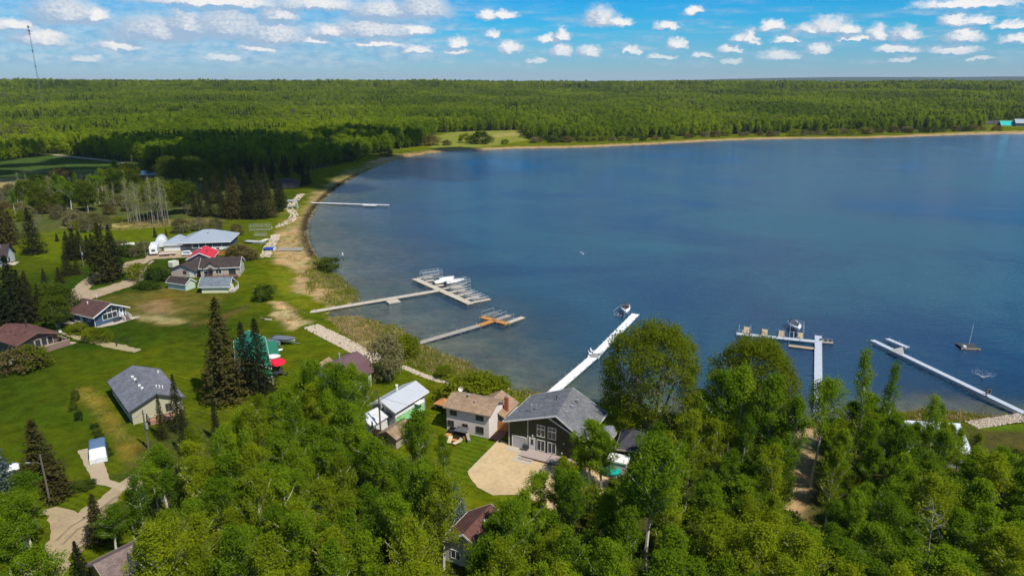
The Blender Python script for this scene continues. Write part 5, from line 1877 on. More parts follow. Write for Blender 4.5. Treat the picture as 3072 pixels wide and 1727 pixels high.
ORD = ['nearest', 'second', 'third', 'fourth', 'fifth', 'sixth', 'seventh', 'eighth', 'ninth', 'tenth', 'eleventh', 'twelfth', 'thirteenth', 'fourteenth', 'fifteenth', 'sixteenth', 'seventeenth', 'eighteenth',
       'nineteenth', 'twentieth']
AUTO = []      # (object, description, x, y)


def auto(o, desc, short):
    AUTO.append((o, desc, short, o.location.x, o.location.y))
    return o


def finish_labels():
    by = {}
    for o, desc, short, x, y in AUTO:
        j = min(range(len(LM)), key=lambda i: (LM[i][1][0] - x) ** 2 + (LM[i][1][1] - y) ** 2)
        d = math.hypot(LM[j][1][0] - x, LM[j][1][1] - y)
        by.setdefault((desc, short, j), []).append((d, o))
    for (desc, short, j), lst in by.items():
        lst.sort(key=lambda q: q[0])
        for k, (d, o) in enumerate(lst):
            if len(lst) == 1:
                o['label'] = '%s standing near %s' % (desc, LM[j][0])
            elif k == 0:
                o['label'] = '%s nearest to %s' % (desc, LM[j][0])
            elif k < len(ORD):
                o['label'] = '%s, %s %s from %s' % (desc, ORD[k], short, LM[j][0])
            else:
                o['label'] = '%s well away from %s' % (desc, LM[j][0])
            if len(o['label'].split()) > 16:
                o['label'] = ' '.join(o['label'].replace(' standing', '').replace(' the belt behind the lawn', ' the belt').replace(' with a long bare white trunk', ' with bare white trunk').split()[:16])


def tree_px(kinds, bx, by, ytop, name, desc, group, wide=1.0, which=None, cat='tree', short=None):
    b = at(bx, by)
    h = height_at(b, ytop)
    return auto(plant(kinds, (b[0], b[1]), h, name, desc, cat, group, wide, which), desc, short or name.split('_')[0])


random.seed(5)
G_SP = 'spruce trees among the cottages'
for (x, y, yt, wd_, k) in ((680, 1200, 890, 1.45, SPRUCES_W), (655, 1150, 1000, 1.1, SPRUCES), (742, 1168, 960, 1.1, SPRUCES), (784, 1176, 950, 1.1, SPRUCES), (652, 1320, 1190, .8, SPRUCES),
                           (490, 1315, 1178, .7, SPRUCES_W), (540, 1290, 1120, .9, SPRUCES), (140, 1490, 1258, 1.5, SPRUCES_W), (172, 1492, 1360, 1.7, SPRUCES_W),
                           (52, 968, 762, 1.15, SPRUCES), (95, 948, 812, 1.0, SPRUCES_W), (78, 968, 806, 1.0, SPRUCES), (128, 960, 850, 1.0, SPRUCES), (139, 870, 804, 1.1, SPRUCES), (180, 850, 800, 1.6, SPRUCES_W),
                           (205, 826, 757, 1.5, SPRUCES), (232, 822, 775, 1.4, SPRUCES_W), (104, 762, 622, 1.1, SPRUCES), (172, 724, 698, 1.1, SPRUCES), (208, 776, 693, 1.3, SPRUCES), (228, 778, 684, 1.3, SPRUCES),
                           (246, 776, 689, 1.3, SPRUCES), (268, 772, 705, 1.3, SPRUCES), (318, 846, 668, 1.15, SPRUCES_W), (347, 833, 674, 1.1, SPRUCES), (285, 790, 700, 1.3, SPRUCES), (20, 735, 600, 1.2, SPRUCES_W), (-6, 725, 590, 1.1, SPRUCES),
                           (38, 720, 630, 1.1, SPRUCES), (10, 960, 830, 1.1, SPRUCES_W), (466, 712, 680, 1.3, SPRUCES), (500, 710, 684, 1.3, SPRUCES_W), (1120, 1330, 1262, 1.1, SPRUCES),
                           (560, 1360, 1225, .8, SPRUCES), (300, 1625, 1480, 1.3, SPRUCES_W)):
    wd_ = wd_ * (1.28 if x < 360 else 1.0)
    tree_px(k, x, y, yt, 'spruce_tree', 'dark green spruce' if k is SPRUCES else 'olive brown spruce', G_SP, wd_)
for (x, y, yt, wd_, k, dsc) in ((1372, 1578, 1440, 1.15, SPR_BLUE, 'silvery blue spruce'), (1330, 1570, 1475, 1.1, SPR_BLUE, 'silvery blue spruce'), (455, 1760, 1580, 1.35, SPR_PALE, 'pale frosted spruce'),
                                (252, 1775, 1622, 1.35, SPRUCES, 'young dark spruce'), (165, 1780, 1650, 1.0, SPRUCES, 'young dark spruce'), (26, 1578, 1312, 1.25, SPR_BLUE, 'silvery blue spruce')):
    tree_px(k, x, y, yt, 'spruce_tree', dsc, 'spruce trees in the foreground', wd_)
# the spruce belt behind the lawn
for (x, y, yt, wd_) in ((585, 648, 572, 1.2), (604, 652, 566, 1.2), (630, 648, 560, 1.2), (668, 652, 548, 1.25), (694, 655, 532, 1.25), (716, 655, 526, 1.25), (740, 656, 536, 1.25), (764, 656, 542, 1.3), (790, 655, 546, 1.3),
                        (814, 652, 552, 1.2), (836, 636, 522, 1.2), (846, 622, 530, 1.1), (700, 618, 508, 1.2), (742, 612, 500, 1.2), (776, 600, 492, 1.2), (800, 596, 500, 1.2), (650, 610, 520, 1.2), (620, 600, 520, 1.2),
                        (912, 556, 490, 1.3), (926, 553, 502, 1.2), (560, 600, 520, 1.2), (820, 540, 470, 1.1), (790, 530, 466, 1.1), (760, 540, 470, 1.1), (860, 530, 462, 1.1), (900, 524, 464, 1.1), (730, 545, 480, 1.1), (690, 560, 490, 1.1),
                        (246, 590, 518, .9), (262, 588, 520, .9), (300, 560, 512, .9), (365, 520, 488, 1.0), (1028, 478, 452, 1.0), (1380, 424, 402, 1.0)):
    tree_px(SPRUCES if random.random() < .65 else SPRUCES_W, x, y, yt, 'spruce_tree', 'tall dark spruce of the belt behind the lawn', 'spruce belt behind the lawns', wd_)
# broad leaved trees of the scrub
for (x, y, yt, k, dsc) in ((478, 655, 535, BROADS_Y, 'round lime green tree'), (500, 645, 545, BROADS_Y, 'round lime green tree'), (530, 620, 540, BROADS, 'round leafy green tree'), (560, 640, 545, BROADS, 'round leafy green tree'), (300, 610, 525, ASPENS, 'leafy green aspen'),
                           (285, 612, 522, ASPENS, 'leafy green aspen'), (180, 630, 522, ASPENS, 'leafy green aspen'), (205, 636, 530, ASPENS, 'leafy green aspen'), (218, 640, 545, ASPENS, 'leafy green aspen'), (128, 618, 535, ASPENS, 'leafy green aspen'), (340, 580, 505, BROADS, 'round leafy green tree'),
                           (380, 570, 496, BROADS_Y, 'round lime green tree'), (360, 565, 500, BROADS, 'round leafy green tree'), (540, 565, 478, BROADS, 'round leafy green tree'), (600, 570, 480, BROADS, 'round leafy green tree'), (640, 560, 504, BROADS_Y, 'round lime green tree'), (680, 555, 502, BROADS_Y, 'round lime green tree'),
                           (720, 550, 500, BROADS_Y, 'round lime green tree'), (580, 545, 470, BROADS, 'round leafy green tree'), (510, 550, 470, BROADS, 'round leafy green tree'), (470, 540, 472, BROADS, 'round leafy green tree'), (790, 560, 520, BROADS_Y, 'round lime green tree'),
                           (195, 960, 862, BROADS, 'round leafy green tree'), (160, 950, 850, BROADS, 'round leafy green tree'), (175, 985, 890, BROADS, 'round leafy green tree'), (420, 838, 790, SHRUBS_Y, 'round yellow green bush')):
    tree_px(k, x, y, yt, 'broadleaf_tree' if k in (BROADS, BROADS_Y, SHRUBS_Y) else 'aspen_tree', dsc, 'broad leaved trees round the lawns', 1.0, None, 'tree', 'one')
r_ = random.Random(3)
for i in range(26):
    x = r_.uniform(385, 512)
    y = r_.uniform(655, 676)
    tree_px(BARES, x, y, r_.uniform(530, 565), 'bare_aspen_tree', 'slender bare trunked aspen of the pale clump', 'pale bare aspen clump', .8)
for i in range(9):
    x = r_.uniform(40, 330)
    tree_px(BARES, x, r_.uniform(590, 650), r_.uniform(530, 560), 'bare_aspen_tree', 'slender bare trunked aspen of the scrub', 'bare aspens of the scrub', .9)
SCR_POLY = Sp([(-20, 600), (120, 560), (300, 545), (390, 560), (400, 640), (390, 672), (320, 690), (200, 700), (60, 690), (-20, 690)])
n_, tries = 0, 0
while n_ < 62 and tries < 4000:
    tries += 1
    x, y = r_.uniform(-20, 400), r_.uniform(550, 700)
    b = at(x, y)
    if sdf(np.array([b[0]]), np.array([b[1]]), SCR_POLY)[0] < 0 or any((b[0] - q[0]) ** 2 + (b[1] - q[1]) ** 2 < 9 for q in PLACED[-90:]):
        continue
    k = r_.choice([SCRUBS, SCRUBS, SCRUBS, BARE_D, SHRUBS_R, SHRUBS_Y])
    h = r_.uniform(3.5, 6.5) if k is not SHRUBS_Y else r_.uniform(2.5, 4.5)
    dsc = {id(SCRUBS): 'greyish twiggy scrub bush', id(BARE_D): 'grey leafless bush', id(SHRUBS_R): 'reddish budding bush', id(SHRUBS_Y): 'yellow green bush'}[id(k)]
    auto(plant(k, (b[0], b[1]), h, 'scrub_bush', dsc, 'bush', 'scrub bushes below the field'), dsc, 'bush')
    n_ += 1
for i in range(52):
    x, y = r_.uniform(10, 400), r_.uniform(560, 655)
    k, dsc = r_.choice([(BROADS, 'round leafy green tree'), (ASPENS, 'leafy green aspen'), (ASPENS, 'leafy green aspen'), (BROADS_Y, 'round lime green tree'), (BARES, 'slender bare trunked aspen of the scrub'), (BARES, 'slender bare trunked aspen of the scrub'), (BARES, 'slender bare trunked aspen of the scrub')])
    tree_px(k, x, y, y - r_.uniform(45, 90), 'broadleaf_tree' if k in (BROADS, BROADS_Y) else ('bare_aspen_tree' if k is BARES else 'aspen_tree'), dsc, 'broad leaved trees round the lawns' if k is not BARES else 'bare aspens of the scrub', .9, None, 'tree', 'one' if k is not BARES else 'bare')
for (x, y, yt, k, dsc, wd_) in ((235, 1000, 968, SHRUBS_Y, 'rounded green garden bush', 1.1), (277, 1020, 985, SHRUBS_Y, 'rounded green garden bush', 1.2), (304, 1024, 987, SHRUBS_Y, 'rounded green garden bush', 1.2),
                                (72, 1108, 1042, SHRUBS_R, 'wide reddish green bush', 1.4), (100, 1104, 1038, SHRUBS_Y, 'tall yellow green bush', .9), (128, 1095, 1062, SHRUBS_Y, 'thin yellow green bush', .8), (795, 898, 858, SHRUBS, 'round dark green bush', 1.2),
                                (722, 778, 733, SHRUBS_R, 'dark reddish bush', 1.3), (748, 778, 742, SHRUBS_R, 'dark reddish bush', 1.3), (702, 772, 742, SHRUBS, 'round dark green bush', 1.3), (428, 862, 843, SHRUBS, 'low clipped hedge bush', 1.7),
                                (448, 866, 846, SHRUBS, 'low clipped hedge bush', 1.7), (470, 866, 852, SHRUBS, 'low clipped hedge bush', 1.5), (470, 842, 805, SHRUBS, 'round dark green bush', 1.3), (385, 765, 735, SHRUBS, 'round dark green bush', 1.5),
                                (405, 770, 740, SCRUBS, 'twiggy olive bush', 1.2), (430, 755, 725, SCRUBS, 'twiggy olive bush', 1.2), (365, 760, 720, SCRUBS, 'twiggy olive bush', 1.1), (540, 792, 775, SHRUBS, 'round dark green bush', 1.2), (545, 698, 655, SCRUBS, 'twiggy olive bush', 1.2), (600, 690, 652, SCRUBS, 'twiggy olive bush', 1.2),
                                (650, 690, 655, SCRUBS, 'twiggy olive bush', 1.2), (712, 705, 672, SHRUBS_R, 'dark reddish bush', 1.0),
                                (1165, 1138, 1005, SCRUBS, 'tall brownish see through lakeside tree', .72), (1222, 1064, 1008, SHRUBS_Y, 'bright yellow green lakeside bush', 1.0), (1200, 1072, 1020, SHRUBS_Y, 'bright yellow green lakeside bush', 1.1),
                                (1420, 1198, 1128, SHRUBS_Y, 'broad yellow green lakeside bush', 1.7), (1460, 1188, 1130, SHRUBS_Y, 'broad yellow green lakeside bush', 1.7), (1335, 1130, 1098, SHRUBS_Y, 'bright yellow green lakeside bush', 1.3),
                                (1395, 1195, 1140, SHRUBS_Y, 'broad yellow green lakeside bush', 1.4), 
                                (985, 808, 775, SHRUBS, 'round dark green bush', 1.6), (1160, 470, 448, SHRUBS_R, 'dark reddish bush', 1.5), (1040, 485, 452, SHRUBS, 'round dark green bush', 1.4), (1055, 478, 450, SHRUBS_R, 'dark reddish bush', 1.3),
                                (1440, 432, 396, SHRUBS, 'round dark green bush', 1.3), (1468, 428, 408, SHRUBS_R, 'dark reddish bush', 1.2), (1400, 428, 402, SHRUBS_Y, 'bright yellow green lakeside bush', 1.3), (1515, 432, 418, SHRUBS_Y, 'bright yellow green lakeside bush', 1.3),
                                (1295, 436, 406, SHRUBS_R, 'dark reddish bush', 1.5), (1340, 436, 420, SHRUBS_R, 'dark reddish bush', 1.6), (190, 540, 502, SHRUBS_R, 'dark purple bush', 1.3)):
    tree_px(k, x, y, yt, 'bush', dsc, 'bushes', wd_, None, 'bush', 'bush')
for i in range(8):
    x = 158 + i * 15
    tree_px(SHRUBS, x, 1486 - i * 3.4, 1466 - i * 3.4, 'hedge_bush', 'low dark hedge bush', 'hedge beside the bottom left lawn', 1.6, None, 'bush', 'bush')
for i in range(7):
    tree_px(SHRUBS, 284 + i * 7, 1284 + i * 14, 1270 + i * 14, 'hedge_bush', 'small dark bush of the boundary row', 'bush row beside the dry grass strip', 1.2, None, 'bush', 'bush')
for (x, y) in ((222, 1232), (238, 1262), (228, 1200)):
    tree_px(SHRUBS, x, y, y - 30, 'sapling', 'thin young sapling on the mown lawn', 'saplings on the lawn', .5, None, 'sapling', 'sapling')
# far shore fringe of grey bushes
for i in range(46):
    t_ = i / 45
    x = 1590 + (2990 - 1590) * t_ + r_.uniform(-14, 14)
    y = np.interp(x, [1590, 1950, 2150, 2380, 2620, 2860, 3000], [430, 422, 411, 409, 403, 397, 395]) - r_.uniform(0, 3)
    k = r_.choice([SHRUBS_R, SHRUBS, SCRUBS, SHRUBS_Y])
    dsc = {id(SCRUBS): 'greyish twiggy bush on the far shore', id(SHRUBS): 'dark green bush on the far shore', id(SHRUBS_R): 'reddish budding bush on the far shore', id(SHRUBS_Y): 'yellow green bush on the far shore'}[id(k)]
    tree_px(k, x, y, y - r_.uniform(12, 20), 'bush', dsc, 'bushes along the far shore', 1.5, None, 'bush', 'bush')

# willows by the water
for (x, y, yt, wd_, w_) in ((1952, 1300, 968, .80, 0), (2242, 1315, 1008, .76, 1)):
    tree_px(WILLOWS, x, y, yt, 'willow_tree', 'big rounded yellow green willow at the shore', 'willows at the shore', wd_, w_, 'tree', 'willow')
# singled out foreground trees
for (x, y, yt, k, dsc, wd_) in ((1935, 1775, 1335, TALL, 'tall birch with a long bare white trunk', 1.05), (2434, 1458, 1140, TALL, 'tall leaning birch with white trunk', 0.85), (1772, 1452, 1262, ASPENS, 'open crowned leafy tree', 1.5), (1738, 1446, 1312, ASPENS, 'open crowned leafy tree', 1.5), (1806, 1462, 1296, ASPENS, 'open crowned leafy tree', 1.5),
                                (1690, 1570, 1372, ASPENS_Y, 'leafy yellow green aspen', 1.2), (2560, 1390, 1042, POPLARS, 'spire topped poplar', .72), (2640, 1400, 1085, POPLARS, 'spire topped poplar', .66), (2760, 1400, 1178, POPLARS, 'spire topped poplar', 1.0),
                                (2790, 1390, 1205, POPLARS, 'spire topped poplar', 1.0), (1045, 1375, 1095, ASPENS, 'leafy green aspen', 1.1), (960, 1330, 1085, ASPENS, 'leafy green aspen', 1.1), (1265, 1490, 1235, ASPENS, 'leafy green aspen', 1.05), (1240, 1470, 1260, ASPENS_Y, 'leafy yellow green aspen', 1.0), (1335, 1450, 1300, ASPENS, 'leafy green aspen', 1.0),
                                (1005, 1335, 1086, ASPENS, 'leafy green aspen', 1.0), (1062, 1325, 1088, ASPENS, 'leafy green aspen', 1.0), (1098, 1330, 1125, ASPENS, 'leafy green aspen', .9), (940, 1345, 1108, ASPENS, 'leafy green aspen', 1.0),
                                (2720, 1440, 1268, ASPENS, 'thin leafy aspen', .9), (2800, 1440, 1262, ASPENS_Y, 'thin leafy aspen', .9), (2860, 1450, 1285, ASPENS, 'thin leafy aspen', 1.0), (2905, 1460, 1300, ASPENS_Y, 'thin leafy aspen', .9), (2670, 1430, 1275, ASPENS, 'thin leafy aspen', .9), (2760, 1445, 1275, ASPENS, 'thin leafy aspen', .9), (2830, 1440, 1272, ASPENS, 'thin leafy aspen', .9),
                                (2050, 1540, 1300, ASPENS_Y, 'leafy yellow green aspen', 1.1), (2140, 1430, 1110, ASPENS, 'leafy green aspen', 1.1), (2290, 1450, 1125, ASPENS, 'leafy green aspen', 1.15), (2195, 1420, 1090, ASPENS, 'leafy green aspen', 1.0), (2360, 1480, 1190, ASPENS, 'leafy green aspen', 1.0)):
    tree_px(k, x, y, yt, 'aspen_tree' if k is not TALL else 'birch_tree', dsc, 'trees of the foreground stands', wd_, 2 if dsc.startswith('open crowned') else None, 'tree', 'tree')
tree_px(BARES, 2770, 1800, 1520, 'bare_aspen_tree', 'bare branched pale tree', 'bare trees of the right stand', 1.4)
tree_px(BARES, 2750, 1640, 1420, 'bare_aspen_tree', 'bare branched pale tree', 'bare trees of the right stand', 1.5)
tree_px(BARES, 1985, 1390, 1300, 'bare_aspen_tree', 'bare branched pale tree', 'bare trees of the right stand', 1.3)

KEEP_OUT = [Sp([(1494, 1316), (1800, 1395), (1850, 1440), (1790, 1500), (1700, 1545), (1560, 1495), (1440, 1480), (1395, 1425)]),
            Sp([(130, 1530), (235, 1540), (310, 1485), (420, 1400), (450, 1440), (400, 1490), (330, 1560), (300, 1610), (190, 1740), (-60, 1800), (100, 1690), (150, 1620)]),
            Dp([(1980, 1050), (2040, 1050), (2058, 1100), (2046, 1240), (2006, 1300), (1966, 1290), (1990, 1180), (1976, 1100)]),
            Sp([(233, 1352), (262, 1345), (330, 1400), (395, 1462), (330, 1470), (280, 1450)]),
            Dp([(1170, 1090), (1260, 1105), (1215, 1180), (1180, 1235), (1120, 1180)]), Dp([(930, 1080), (1015, 1080), (1020, 1112), (935, 1118)])]


def house_out(h, m=1.2):
    return [h.to_world(-m, -m), h.to_world(h.L + m, -m), h.to_world(h.L + m, h.D + m), h.to_world(-m, h.D + m)]


for h_ in (hA, hA2, hB, hC, hC2, hC3, hD, hE, hF, hP, hQ, hR, hS, hT):
    KEEP_OUT.append(house_out(h_))
KEEP_OUT.append([hA.to_world(0, -4), hA.to_world(9, -4), hA.to_world(9, 0), hA.to_world(0, 0)])


def stand(poly, spacing, hs, limit, seed, mix):
    """aspens whose tops fall inside an outline of the photograph, a few metres apart on the ground"""
    r = random.Random(seed)
    P = np.array(poly, float)
    n = tries = 0
    while n < limit and tries < 6000:
        tries += 1
        px, py = r.uniform(P[:, 0].min(), P[:, 0].max()), r.uniform(P[:, 1].min(), P[:, 1].max())
        if sdf(np.array([px]), np.array([py]), poly)[0] < 0:
            continue
        h = r.uniform(*hs)
        b = D(px, py, h)
        if any((b[0] - q[0]) ** 2 + (b[1] - q[1]) ** 2 < spacing ** 2 for q in PLACED):
            continue
        bx, by = np.array([b[0]]), np.array([b[1]])
        gpx, gpy = proj(b[0], b[1], 0)
        if (1968 < px < 2056 or 1968 < gpx < 2052) and py < 1292 and gpy > 1062:
            continue          # leave the view down the dirt path open
        if (165 < px < 470 and 1325 < py < 1500) or (1060 < px < 1212 and 1185 < py < 1425 and gpy > 1285) or (1592 < px < 1662 and 1200 < py < 1440) or (1595 < gpx < 1650 and 1330 < gpy < 1560):
            continue          # keep the roofs, the silvery spruce and the tall birch in sight
        if sdf(bx, by, SHORE)[0] > -2.0 or any(sdf(bx, by, k)[0] > 0 for k in KEEP_OUT):
            continue
        k, dsc = r.choices([(ASPENS, 'leafy green aspen'), (ASPENS_Y, 'leafy yellow green birch'), (POPLARS, 'narrow leafy poplar'), (BROADS, 'low bushy green tree')], mix)[0]
        hh = h if k is not BROADS else h * 0.62
        o = plant(k, (b[0], b[1]), hh, {id(BROADS): 'broadleaf_tree', id(POPLARS): 'poplar_tree', id(ASPENS_Y): 'birch_tree'}.get(id(k), 'aspen_tree'), dsc, 'tree', 'trees of the foreground stands', r.uniform(.92, 1.34) * 12.0 / h)
        auto(o, dsc, 'tree')
        n += 1
    return n


MIX = (0.62, 0.26, 0.08, 0.04)
ST_L = [(300, 1215), (345, 1160), (385, 1105), (440, 1062), (540, 1066), (600, 1015), (700, 962), (790, 935), (850, 940), (890, 1000), (930, 1075), (960, 1120), (1000, 1130), (1010, 1090), (1060, 1055), (1112, 1100), (1130, 1150), (1175, 1230), (1190, 1300),
        (1120, 1325), (1095, 1480), (1100, 1580), (430, 1580), (470, 1420), (420, 1330), (360, 1330), (370, 1250)]
n1 = stand(ST_L, 2.9, (8.5, 14.2), 118, 21, MIX)
ST_R1 = [(1185, 1340), (1235, 1268), (1330, 1205), (1390, 1172), (1450, 1190), (1540, 1235), (1580, 1160), (1680, 1125), (1760, 1150), (1800, 1170), (1830, 1060), (1640, 1100), (1650, 1040), (1720, 990), (1800, 965), (1880, 940), (1950, 965), (1985, 1040),
         (2000, 1130), (1990, 1250), (2040, 1330), (2010, 1580), (1200, 1580)]
n2 = stand(ST_R1, 2.9, (8.0, 13.6), 98, 22, MIX)
ST_R2 = [(2060, 1220), (2055, 1120), (2100, 1040), (2150, 985), (2210, 990), (2300, 1060), (2400, 1040), (2450, 1090), (2576, 1140), (2700, 1160), (2700, 1580), (2040, 1580), (2070, 1330)]
n3 = stand(ST_R2, 3.0, (7.5, 13.0), 85, 23, MIX)
ST_L0 = [(-30, 1230), (60, 1185), (105, 1210), (120, 1290), (95, 1400), (60, 1480), (-40, 1540)]
n4 = stand(ST_L0, 3.4, (7.5, 10.0), 16, 24, MIX)
ST_L2 = [(240, 1260), (330, 1225), (380, 1300), (370, 1370), (300, 1390), (255, 1340)]
n5 = stand(ST_L2, 3.2, (6.0, 8.5), 9, 25, MIX)
print('stands', n1, n2, n3, n4, n5)
# undergrowth in the stands
n_ = tries = 0
UG = [Dp([(430, 1240), (560, 1200), (800, 1170), (960, 1170), (1080, 1200), (1170, 1290), (1180, 1420), (1000, 1700), (400, 1700), (480, 1450)]),
      Dp([(1580, 1180), (1700, 1090), (1960, 1075), (1975, 1240), (2020, 1400), (1960, 1700), (1250, 1700), (1270, 1420)]), Dp([(2070, 1090), (2200, 1060), (2430, 1090), (2600, 1120), (2700, 1700), (2060, 1700)])]
while n_ < 90 and tries < 4000:
    tries += 1
    u = r_.choice(UG)
    P = np.array(u)
    x, y = r_.uniform(P[:, 0].min(), P[:, 0].max()), r_.uniform(P[:, 1].min(), P[:, 1].max())
    bx, by = np.array([x]), np.array([y])
    if sdf(bx, by, u)[0] < 0 or sdf(bx, by, SHORE)[0] > -2 or any(sdf(bx, by, k)[0] > 0 for k in KEEP_OUT):
        continue
    k = r_.choice([SHRUBS, SHRUBS, SHRUBS_Y])
    auto(plant(k, (x, y), r_.uniform(1.6, 3.4), 'undergrowth_bush', 'low bush under the trees', 'bush', 'undergrowth of the foreground stands', 1.2), 'low green bush under the trees', 'bush')
    n_ += 1

# ------------------------------------------------------------------ reeds, dead grass and stones
def tuft(name, seed, n, h, spread, material, w_=0.05):
    r = np.random.default_rng(seed)
    V, F = [], []
    for i in range(n):
        p = np.append(r.normal(0, spread, 2), -0.1)
        d = np.append(r.normal(0, .35, 2), 1.0) * h * r.uniform(.5, 1.2)
        s = r.normal(size=3) * w_
        s[2] = 0
        q = p + d
        k = len(V)
        V += [p - s, p + s, q + s * .3, q - s * .3]
        F.append((k, k + 1, k + 2, k + 3))
    return poly_mesh(name, np.array(V), np.array(F), material)


RD1 = foliage('dry reeds', (0.36, 0.27, 0.13), (0.62, 0.50, 0.28), 0.45)
RD2 = foliage('green reeds', (0.15, 0.18, 0.015), (0.36, 0.37, 0.07), 0.45)
reed_src = bpy.data.collections.new('reed kinds')
for i, m_ in enumerate((RD1, RD1, RD2, RD2)):
    reed_src.objects.link(bpy.data.objects.new('reed_tuft_%d' % i, tuft('reed_tuft', 90 + i, 26, (0.5, 0.3, 0.6, 0.35)[i], 0.55, m_)))
PT, VR, SC = [], [], []
rr_ = np.random.default_rng(77)


def reeds(poly, n, dry, sc=(.7, 1.4), water=False):
    P = np.array(poly)
    X = rr_.uniform(P[:, 0].min(), P[:, 0].max(), n * 3)
    Y = rr_.uniform(P[:, 1].min(), P[:, 1].max(), n * 3)
    s = sdf(X, Y, SHORE)
    nz = vnoise(X, Y, 6.0, 91, 3)
    m = (sdf(X, Y, poly) > -0.6 + 2.2 * (nz - .5) * 2) & (s < (2.5 if water else -0.3)) & (nz > 0.36)
    X, Y = X[m][:n], Y[m][:n]
    z, _ = land_z(X, Y)
    PT.append(np.stack([X, Y, np.maximum(z, WATER_Z - .2)], 1))
    d = rr_.random(len(X)) < dry
    VR.append(np.where(d, rr_.integers(0, 2, len(X)), rr_.integers(2, 4, len(X))))
    SC.append(rr_.uniform(*sc, len(X)))


reeds(Dp([(905, 788), (1000, 824), (1050, 864), (1143, 894), (1187, 924), (1218, 942), (1320, 980), (1390, 992), (1330, 1004), (1230, 966), (1130, 945), (1046, 916), (970, 870)]), 2600, .4, (.7, 1.5), True)
reeds(Dp([(833, 800), (905, 786), (945, 820), (968, 850), (935, 882), (890, 846)]), 900, .85)
reeds(Dp([(790, 640), (836, 685), (884, 724), (895, 750), (846, 770), (790, 742), (770, 690)]), 800, .3, (.7, 1.5), True)
reeds(Dp([(700, 600), (768, 574), (778, 610), (790, 640), (740, 660), (690, 620)]), 350, .7, (.4, .8))
reeds(Dp([(690, 770), (724, 768), (745, 792), (764, 815), (718, 812)]), 160, .9, (.4, .7))
reeds(Dp([(380, 556), (520, 552), (520, 562), (330, 576), (180, 578)]), 900, .7, (.8, 1.4))
reeds(Dp([(2245, 1036), (2368, 1026), (2500, 1042), (2576, 1047), (2576, 1052), (2440, 1056), (2260, 1052)]), 600, .5, (.6, 1.2), True)
reeds(Dp([(1990, 1048), (2060, 1048), (2070, 1066), (1990, 1070)]), 200, .6)
reeds(Sp([(223, 1164), (264, 1160), (318, 1215), (414, 1338), (430, 1420), (392, 1390)]), 500, .5, (.25, .45))
reeds(Dp([(780, 540), (830, 480), (910, 428), (1010, 388), (1080, 378), (1160, 368), (1160, 377), (1085, 384), (1010, 396), (960, 412), (910, 434), (870, 455), (830, 485), (800, 515), (790, 540)]), 2200, .85, (.7, 1.4))
PT, VR, SC = np.concatenate(PT), np.concatenate(VR), np.concatenate(SC)
rd = scatter_object('reed_beds', PT, SC, rr_.uniform(0, 6.28, len(PT)), VR, reed_src)
tag(rd, 'dry and green reeds and straw along the shore of the bay', 'reeds', kind='stuff')


def rocks(name, label, line, width, n, size, seed, material):
    r = np.random.default_rng(seed)
    P = [np.array(p[:2]) for p in line]
    seg = [np.linalg.norm(b - a) for a, b in zip(P[:-1], P[1:])]
    b = MB()
    for i in range(n):
        t_ = r.random() * sum(seg)
        k = 0
        while k < len(seg) - 1 and t_ > seg[k]:
            t_ -= seg[k]
            k += 1
        d = (P[k + 1] - P[k]) / seg[k]
        c = P[k] + d * t_ + np.array((-d[1], d[0])) * r.uniform(-.5, .5) * width
        s = size * r.uniform(.5, 1.3)
        pts = [(c[0] + s * q[0] * r.uniform(.7, 1.2), c[1] + s * q[1] * r.uniform(.7, 1.2), s * q[2] * r.uniform(.5, .9) + .02) for q in
               ((1, 0, 0), (.3, 1, 0), (-.8, .6, 0), (-.8, -.6, 0), (.3, -1, 0), (.5, .3, .8), (-.4, .4, .9), (-.2, -.5, .8))]
        b.raw(pts, [(0, 1, 5), (1, 2, 6, 5), (2, 3, 6), (3, 7, 6), (3, 4, 7), (4, 0, 5, 7), (5, 6, 7)])
    o = b.build(name, material)
    return tag(o, label, 'rocks', kind='stuff')


ROCK = mat('pale field stone', (0.46, 0.38, 0.29), 0.9, 0.35, 1.2)
rocks('stone_bank', 'broad band of pale stones down the lawn to the water', Sp([(932, 978), (1000, 1012), (1070, 1048), (1140, 1082)]), 4.0, 2600, .21, 1, ROCK)
rocks('stone_bank', 'narrow curve of pale stones behind the lakeside lawn', Sp([(1205, 1098), (1260, 1122), (1310, 1140), (1375, 1158)]), 1.3, 600, .20, 2, ROCK)
rocks('stone_bank', 'pale stones bending round the boat lifts beside the straw', Sp([(828, 704), (822, 722), (806, 742), (795, 772)]), 3.4, 460, .34, 3, ROCK)
rocks('stone_bank', 'winding pale stone bank by the spruces at the far lawn', Sp([(905, 582), (880, 606), (868, 624), (884, 646), (870, 664), (826, 683)]), 3.6, 420, .42, 4, ROCK)
rocks('stone_bank', 'pale stones at the landing of the right hand dock', Sp([(2915, 1274), (2985, 1264), (3072, 1250)]), 2.6, 800, .20, 5, ROCK)
rocks('stone_bank', 'few pale stones on the bare shore behind the willows', Sp([(2352, 1250), (2385, 1270)]), 2.0, 60, .3, 6, ROCK)
